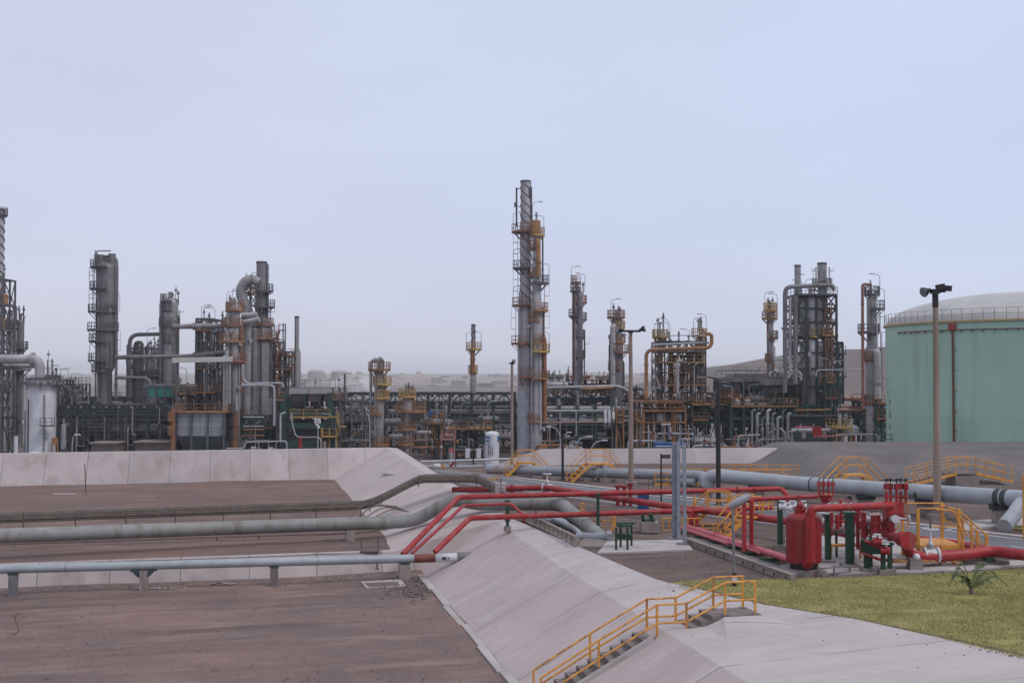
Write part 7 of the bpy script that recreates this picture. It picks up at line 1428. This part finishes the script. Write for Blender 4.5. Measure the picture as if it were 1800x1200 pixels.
T = Thing('traffic_cone', 'yellow tapered marker cone behind the right grey post', 'cone', S(1221, 900, 56)); p = S(1221, 890, 56); mb = MB(); mb.cyl((p.x, 56, p.z - .15), (p.x, 56, p.z + .55), .12, .04, n=12); mb.box((p.x, 56, p.z - .17), (.34, .34, .05)); T.p('body', mb, 'yellow_paint'); mb = MB(); mb.cyl((p.x, 56, 0), (p.x, 56, p.z - .2), .06, n=8); T.p('post', mb, 'steel_grey')
mb = MB(); mb.tube([S(1801, 833, 44), S(1799, 1006, 44) + Vector((.1, 0, 1.2))], .05, 6); a = S(1800, 833, 49); mb = MB(); mb.bar(a, (a.x, a.y, 0), .12); single('yellow_post', 'tall yellow post at the right edge of the picture', 'post', mb, 'yellow_paint')
# ---- lamp posts
def flood(T, p, dx, m='black_paint', up=-.15, s=1.0, kind=0):
    p = Vector(p); d_ = Vector((dx, -.35, up)).normalized(); mb = MB()
    if kind == 0: mb.tube([p, p + d_ * .14 * s, p + d_ * .3 * s, p + d_ * .42 * s], 1, 14, rs=[.09 * s, .12 * s, .22 * s, .26 * s])
    else: mb.bar(p + Vector((0, 0, .08)), p + d_ * .45 * s + Vector((0, 0, .08)), .38 * s, .26 * s)
    h = T.p('floodlight', mb, m); q = p + d_ * .455 * s + Vector((0, 0, .08 if kind else 0)); mb = MB(); mb.cyl(q - d_ * .03 * s, q + d_ * .01, .12 * s if kind else .23 * s, n=12); T.p('lens', mb, 'glass_lamp', h)
def lamp_post(px, ytop, ybase_z, d, r0_, r1_, lab, m='brown_pole', lights=(), arm=.6, cap=0.0, s=1.0, ybot=None):
    p = S(px, ytop, d); x, z = p.x, p.z; T = Thing('lamp_post', lab, 'lamp post', (x, d, ybase_z)); mb = MB(); mb.cyl((x, d, ybase_z), (x, d, z - cap), r0_, r1_, n=14); T.p('pole', mb, m)
    if cap: mb = MB(); mb.cyl((x, d, z - cap - .02), (x, d, z + .1), r1_ * 1.2, n=12); T.p('sleeve', mb, 'black_paint')
    mb = MB(); mb.bar((x - arm, d, z + .08), (x + arm, d, z + .08), .12 * s, .16 * s); mb.box((x, d, z + .05), (.35 * s, .5 * s, .22 * s)); T.p('cross_arm', mb, 'black_paint')
    for (dx, dirx, up, *kd) in lights: flood(T, (x + dx, d - .05, z + .14), dirx, up=up, s=s, kind=kd[0] if kd else 0)
    mb = MB(); mb.box((x, d, ybase_z + .1), (r0_ * 4, r0_ * 4, .3)); T.p('footing', mb, 'concrete_pier'); return T
lamp_post(1644, 514, 0, 56.5, .20, .125, 'tallest brown lamp post with black floodlights in front of the green tank', cap=.72, arm=.5, lights=((-.28, -1, -.4), (.32, 1, -.1, 1), (.0, .8, .15, 1)))
lamp_post(1108.5, 584, 0, 73, .18, .11, 'middle brown lamp post with two black floodlights on a short arm', arm=.65, lights=((-.5, -1, .1), (.55, 1, .3)), s=.85)
lamp_post(900, 640, 0, 82, .12, .09, 'shorter brown lamp post left of the main tower', arm=.22, lights=((0, .3, .2),), s=.6)
def thin_post(px, ytop, d, r_, lab, m='black_paint', name='post', zb=0.0, extra=None):
    p = S(px, ytop, d); T = Thing(name, lab, 'post', (p.x, d, zb)); mb = MB(); mb.cyl((p.x, d, zb), p, r_, n=10); T.p('pole', mb, m); mb = MB(); mb.box((p.x, d, zb + .04), (r_ * 5, r_ * 5, .08)); T.p('base_plate', mb, m if m != 'black_paint' else 'steel_dark'); return T, p
T, p = thin_post(1262, 672, 62, .10, 'tall black lamp post bending over left of the air coolers', name='street_lamp'); mb = MB(); mb.tube([p - Vector((0, 0, .05)), p + Vector((-.1, 0, .22)), p + Vector((-.55, 0, .3))], .05, 6, fil=.1); T.p('arm', mb, 'black_paint'); mb = MB(); mb.box(p + Vector((-.8, 0, .3)), (.5, .16, .1)); T.p('lamp_head', mb, 'steel_grey')
mb = MB(); q = S(1262, 700, 62); mb.cyl(q - Vector((0, 0, 1.6)), (q.x, q.y, 0), .13, n=10); T.p('sleeve', mb, 'black_paint')
T, p = thin_post(989, 763, 76, .09, 'short black post carrying small pale lamps right of the main tower'); 
for dz, dx in ((.0, .35), (-.25, .25), (-.9, .5)): mb = MB(); mb.bar(p + Vector((0, 0, dz - .1)), p + Vector((dx, 0, dz + .1)), .04); mb.box(p + Vector((dx + .1, 0, dz + .14)), (.3, .12, .06)); T.p('lamp', mb, 'white_paint')
T, p = thin_post(832, 790, 95, .07, 'black post with two white panels in the gap left of the logo tank', name='panel_post', zb=-.4)
for dx in (-.62, .3): mb = MB(); c = S(832, 796, 94.9); mb.box(c + Vector((dx + .15, -.05, 0)), (.24 * 1.6, .04, .8)); T.p('panel', mb, 'white_paint')
mb = MB(); mb.tube([p, p + Vector((-.1, 0, .5)), p + Vector((.1, 0, .8))], .05, 6); T.p('stem', mb, 'black_paint')
T, p = thin_post(793, 786, 96, .035, 'round pinkish red sign on a thin pole beyond the dike', name='round_sign', zb=-.5, m='white_paint'); mb = MB(); c = S(793, 791, 95.9); mb.cyl(c, c + Vector((0, .04, 0)), .2, n=20); T.p('disc', mb, 'red_faded')
T, p = thin_post(776, 785, 97, .03, 'thin pale pole with a small lamp left of the round sign', m='galvanised', zb=-.5); mb = MB(); mb.box(p, (.22, .12, .1)); T.p('lamp', mb, 'white_paint')
T, p = thin_post(801, 790, 93, .03, 'thin black pole right of the round sign', zb=-.4)
T, p = thin_post(1162, 797, 62, .045, 'small black street sign on a thin pole', name='street_sign'); c = S(1171, 802, 61.95); mb = MB(); mb.box(c, (.46, .03, .2)); pn = T.p('sign_panel', mb, 'black_paint'); mb = MB()
for i in range(5): mb.box(c + Vector((-.15 + i * .075, -.02, 0)), (.05, .004, (.05, .06, .04, .06, .05)[i]))
T.p('lettering', mb, 'steel_grey')
# galvanised posts (two: a wide channel and a narrower tube)
T = Thing('steel_post', 'wide pair of galvanised steel channels standing on the concrete pad', 'post', G(1190, 965)); z1 = S(1188, 777, 49.2).z
for px, w_ in ((1186, .2), (1193, .15)): p = S(px, 960, 49.2 if px < 1190 else 49.0); mb = MB(); mb.bar((p.x, p.y, .08), (p.x, p.y, z1), w_, .16); T.p('channel', mb, 'galvanised')
mb = MB(); p = S(1190, 960, 49.1); mb.box((p.x, p.y, .09), (.75, .5, .05)); T.p('base_plate', mb, 'steel_grey'); mb = MB()
mb.box((p.x, p.y - .12, 1.0), (.34, .02, .1)); T.p('clip', mb, 'steel_grey')
T = Thing('steel_post', 'narrow galvanised steel tube right of the wide channels', 'post', G(1205, 968)); p = S(1203.5, 965, 47.6); z1 = S(1203, 779, 47.6).z; mb = MB(); mb.bar((p.x, p.y, .08), (p.x, p.y, z1), .14, .14); T.p('tube', mb, 'galvanised'); mb = MB(); mb.box((p.x, p.y, .09), (.62, .45, .05)); T.p('base_plate', mb, 'steel_grey')
# small lamp in front of the bundle
T = Thing('street_lamp', 'low lamp post with a grey oval head beside the faded red pipe bundle', 'street lamp', G(1291, 1025)); d = 38.4; p = S(1288, 893, d); b = S(1291, 1040, d); mb = MB(); mb.cyl((b.x, d, 0), (p.x, d, p.z), .045, n=10); T.p('pole', mb, 'steel_grey')
c = S(1300, 880, d); mb = MB(); e = Vector((.8, -.1, .42)).normalized(); q0, q1 = c - e * .42, c + e * .42; mb.tube([q0, q0 + e * .12, c, q1 - e * .12, q1], 1, 12, rs=[.05, .1, .14, .11, .04]); T.p('lamp_head', mb, 'steel_pale'); mb = MB(); mb.tube([q0 + e * .1 - Vector((0, 0, .08)), c - Vector((0, 0, .1)), q1 - e * .12 - Vector((0, 0, .08))], .07, 8); T.p('lens', mb, 'glass_lamp')
mb = MB(); mb.box((b.x, d - .02, S(1290, 1016, d).z), (.16, .12, .2)); T.p('junction_box', mb, 'white_paint'); mb = MB(); mb.cyl((b.x, d, 0), (b.x, d, .5), .075, n=10); T.p('foot', mb, 'black_paint')
# round dark pipe mouth
mb = MB(); p = S(1493, 876, 52); mb.tube([p, p + Vector((.05, .3, 0))], .15, 16); T = Thing('pipe_stub', 'open pipe end with a black mouth hanging below the silver pipeline', 'pipe', p); T.p('pipe_body', mb, 'steel_dark'); mb = MB(); mb.cyl(p + Vector((-.005, -.012, 0)), p, .12, n=16); T.p('mouth', mb, 'black_paint'); mb = MB(); mb.bar(p + Vector((.02, .2, 0)), (p.x, p.y + .2, 0), .05); T.p('stand', mb, 'concrete_pier')
# ---- staircase of the dike
T = Thing('staircase', 'concrete staircase down the dike with yellow tube handrails', 'stairs', W(12, 31, -.3)); bC = 31.6; hw = .5; Z = Vector((0, 0, 1))
top = (14.65, 13.45, .13); land = (12.45, 11.35, -.42); bot = (7.95, -2.32)   # a from, a to, z
mb = MB(); mb.box(W((top[0] + top[1]) / 2, bC, top[2] - .2), (top[0] - top[1], 2 * hw + .1, .4), TH); T.p('landing', mb, 'concrete_step'); mb = MB(); mb.box(W((land[0] + land[1]) / 2, bC, land[2] - .2), (land[0] - land[1], 2 * hw + .1, .4), TH); T.p('landing', mb, 'concrete_step')
def flight(a0, z0_, a1, z1_, n):
    for i in range(n):
        t0, t1 = i / n, (i + 1) / n; aa = a0 + (a1 - a0) * t0; ab = a0 + (a1 - a0) * t1; z = z0_ + (z1_ - z0_) * (i + 1) / (n + 1) + .15; mb = MB(); mb.box(W((aa + ab) / 2, bC, z - .25), (abs(ab - aa) + .02, 2 * hw, .5), TH); T.p('step', mb, 'concrete_step')
flight(top[1], top[2], land[0], land[2], 3); flight(land[1], land[2], bot[0], bot[1], 10)
def crest_z(a, b): l, r = interp(LEFT, b), interp(EDGE, b); return interp(ZL, b) + (interp(ZR, b) - interp(ZL, b)) * (a - l) / (r - l)
mb = MB(); bn = bC - hw - .07; q = [(13.3, bn, .03), (13.45, bn, .115), (14.68, bn, .115), (15.25, bn + .3, crest_z(15.25, bn) - .01), (15.0, bn - 1.7, crest_z(15.0, bn - 1.7) - .012), (12.9, bn - 1.5, crest_z(12.9, bn - 1.5) - .012), (12.75, bn, crest_z(12.75, bn) - .01)]
mb.add([W(*p) for p in q], [(0, 6, 5), (0, 5, 1), (1, 5, 4, 2), (2, 4, 3)]); T.p('apron', mb, 'crest_concrete')
for s_ in (-1,):
    mb = MB(); a_, b_ = W(land[1], bC + s_ * (hw + .07), land[2] + .02), W(bot[0], bC + s_ * (hw + .07), bot[1] + .1); mb.bar(a_ - Z * .1, b_ - Z * .1, .14, .4); T.p('side_wall', mb, 'concrete_pad'); mb = MB(); a_, b_ = W(top[1], bC + s_ * (hw + .07), top[2] - .15), W(land[0], bC + s_ * (hw + .07), land[2] + .05); mb.bar(a_ - Z * .1, b_ - Z * .1, .14, .3); T.p('side_wall', mb, 'concrete_pad')
for s_ in (-1, 1):
    bb = bC + s_ * (hw - .07); P_ = [W(14.5, bb, top[2]), W(13.55, bb, top[2]), W(12.35, bb, land[2]), W(11.45, bb, land[2]), W(9.7, bb, land[2] + (bot[1] - land[2]) * .485), W(8.0, bb, bot[1] + .02)]
    for hh in (.95, .42):
        mb = MB(); mb.tube([p + Z * hh for p in P_], .032, 8); T.p('handrail', mb, 'yellow_paint')
    for p in P_: mb = MB(); mb.bar(p - Z * .05, p + Z * .96, .065); T.p('post', mb, 'yellow_paint'); mb = MB(); mb.box(p + Z * .012, (.17, .17, .024), TH); T.p('base_plate', mb, 'steel_grey')
# ---- small things on the gravel
T = Thing('manhole_cover', 'flat pale concrete manhole slab in the gravel near the pier', 'slab', G(672, 1026, -2.2)); g = G(674, 1027, -2.17); mb = MB(); P_ = [G(x, y, -2.2) for x, y in ((643, 1035), (713, 1031), (705, 1020), (634, 1024))]; mb.prism([(p.x, p.y) for p in P_], -2.2, -2.13); T.p('slab', mb, 'concrete_wall'); P_ = [G(x, y, -2.13) for x, y in ((650, 1031), (704, 1028), (697, 1021.5), (640, 1024.5))]; mb = MB(); mb.prism([(p.x, p.y) for p in P_], -2.135, -2.124); T.p('lid', mb, 'brown_block')
T = Thing('bent_rod', 'bent dark rebar rod sticking out of the gravel at the lower left', 'rod', G(28, 1116, -2.2)); d = G(28, 1116, -2.2).y; mb = MB(); mb.tube([S(22, 1114, d), S(30, 1112, d), S(34, 1104, d), S(27, 1091, d), S(26, 1080, d), S(36, 1077, d)], .018, 6, fil=.1); T.p('rod_body', mb, 'brown_tray')
T = Thing('marker_post', 'thin dark marker post standing on the upper gravel terrace', 'post', G(151, 868, -1.3)); d = G(151, 868, -1.3).y; mb = MB(); mb.bar(S(151, 868, d), S(149, 815, d), .055); T.p('post', mb, 'brown_tray'); mb = MB(); mb.box(S(151, 867.5, d), (.3, .3, .12)); T.p('footing', mb, 'concrete_pier')
for i, (px, py, w_, lab) in enumerate(((113, 868, .85, 'thin pale slab lying left of the marker post'),)): g = G(px, py, -1.28); mb = MB(); mb.box(g, (w_ * 1.9, .5, .06)); single('concrete_slab', lab, 'slab', mb, 'concrete_wall')
mb = MB(); rnd = random.Random(9)
for px, py, w_ in ((279, 1033, 1.3), (385, 1025, .5)):
    g = G(px, py, -2.16)
    for i in range(26): mb.box(g + Vector((rnd.gauss(0, w_ * .5), rnd.gauss(0, .14), 0)), (rnd.uniform(.08, .3), rnd.uniform(.05, .14), .015), rnd.uniform(0, 3))
o = link('spilled_cement', mb, 'concrete_wall'); o['kind'] = 'stuff'; o['label'] = 'white spilled cement crumbs in the gravel by the bracketed pier'
mb = MB(); mb.dome(S(60, 804, 100) + Vector((0, 0, -.1)), 1.05, .62, 20, 6); T = Thing('dome_lid', 'small white dome behind the dike wall at the far left', 'dome', S(60, 800, 100)); T.p('lid', mb, 'white_paint'); mb = MB(); p = S(60, 804, 100); mb.cyl((p.x, p.y, -3), (p.x, p.y, p.z - .1), 1.05, n=20); T.p('wall', mb, 'white_paint')
for i, (px, yt, w_, mm, lab) in enumerate(((28, 768, .18, 'white_paint', 'left of two short white posts behind the dike wall at the far left'), (50, 703, .06, 'black_paint', 'thin black rod in front of the white vessel'), (30.5, 766, .2, 'white_paint', ''))):
    if not lab: continue
    p = S(px, yt, 100); T = Thing('post', lab, 'post', (p.x, 100, -3)); mb = MB(); mb.cyl((p.x, 100, -3), p, w_, n=8); T.p('pole', mb, mm); mb = MB(); mb.cyl(p, p + Z * .08, w_ * 1.1, n=8); T.p('cap', mb, mm)
T = Thing('valve_stand', 'bright orange ladder stand right of the white vessel foot', 'stand', S(96, 798, 120)); mb = MB(); p = S(96, 795, 120); ladder(mb, p.x, 120, p.z - 1, S(96, 770, 120).z, (0, -1), False, .6); T.p('ladder', mb, OR); mb = MB(); mb.box(S(96, 775, 120), (.5, .4, .7)); T.p('box', mb, OR)
# ---- palm
T = Thing('palm', 'small young palm with arching fronds on the lawn', 'palm', G(1707, 1044, .05)); g = G(1707, 1044, .05); rnd = random.Random(4)
mb = MB(); mb.tube([g, g + Vector((0, 0, .12)), g + Vector((0, 0, .28))], .07, 8, r2=.04); T.p('trunk', mb, 'brown_tray')
def frond(az, ln, rise, droop, tilt=0):
    e = Vector((math.cos(az), math.sin(az), 0)); pts = []
    for i in range(13):
        t = i / 12; pts.append(g + Vector((0, 0, .15)) + e * ln * (t ** .9) + Vector((0, 0, rise * math.sin(min(1, t * 1.15) * math.pi * .62) - droop * t ** 3)))
    mb = MB(); mb.tube(pts, .014, 5, r2=.004)
    for i in range(2, 26):
        t = i / 26; k = t * 12; j = int(k); p = pts[j].lerp(pts[min(12, j + 1)], k - j); d_ = (pts[min(12, j + 1)] - pts[j]).normalized(); s0 = d_.cross(Vector((0, 0, 1))).normalized(); l = .20 * math.sin(math.pi * (.15 + .8 * t)) + .05
        for s_ in (-1, 1):
            q = p + (s0 * s_ * .75 + d_ * .65 + Vector((0, 0, -.25 - .3 * t + rnd.uniform(-.15, .15)))).normalized() * l * rnd.uniform(.8, 1.1); w_ = d_ * .016; m_ = p.lerp(q, .5) + Vector((0, 0, .02)); mb.add([p - w_, p + w_, m_ + w_ * 1.2, m_ - w_ * 1.2, q], [(0, 1, 2, 3), (3, 2, 4)])
    T.p('frond', mb, 'palm_leaf')
for az, ln, ri, dr in ((2.95, .55, .78, .3), (.2, 1.0, .7, .3), (3.05, .72, .62, .5), (2.7, .35, .85, 0), (.1, 1.3, .52, .42), (.4, .62, .85, .05), (3.6, .42, .5, .2), (5.9, .7, .4, .15)): frond(az, ln, ri, dr)
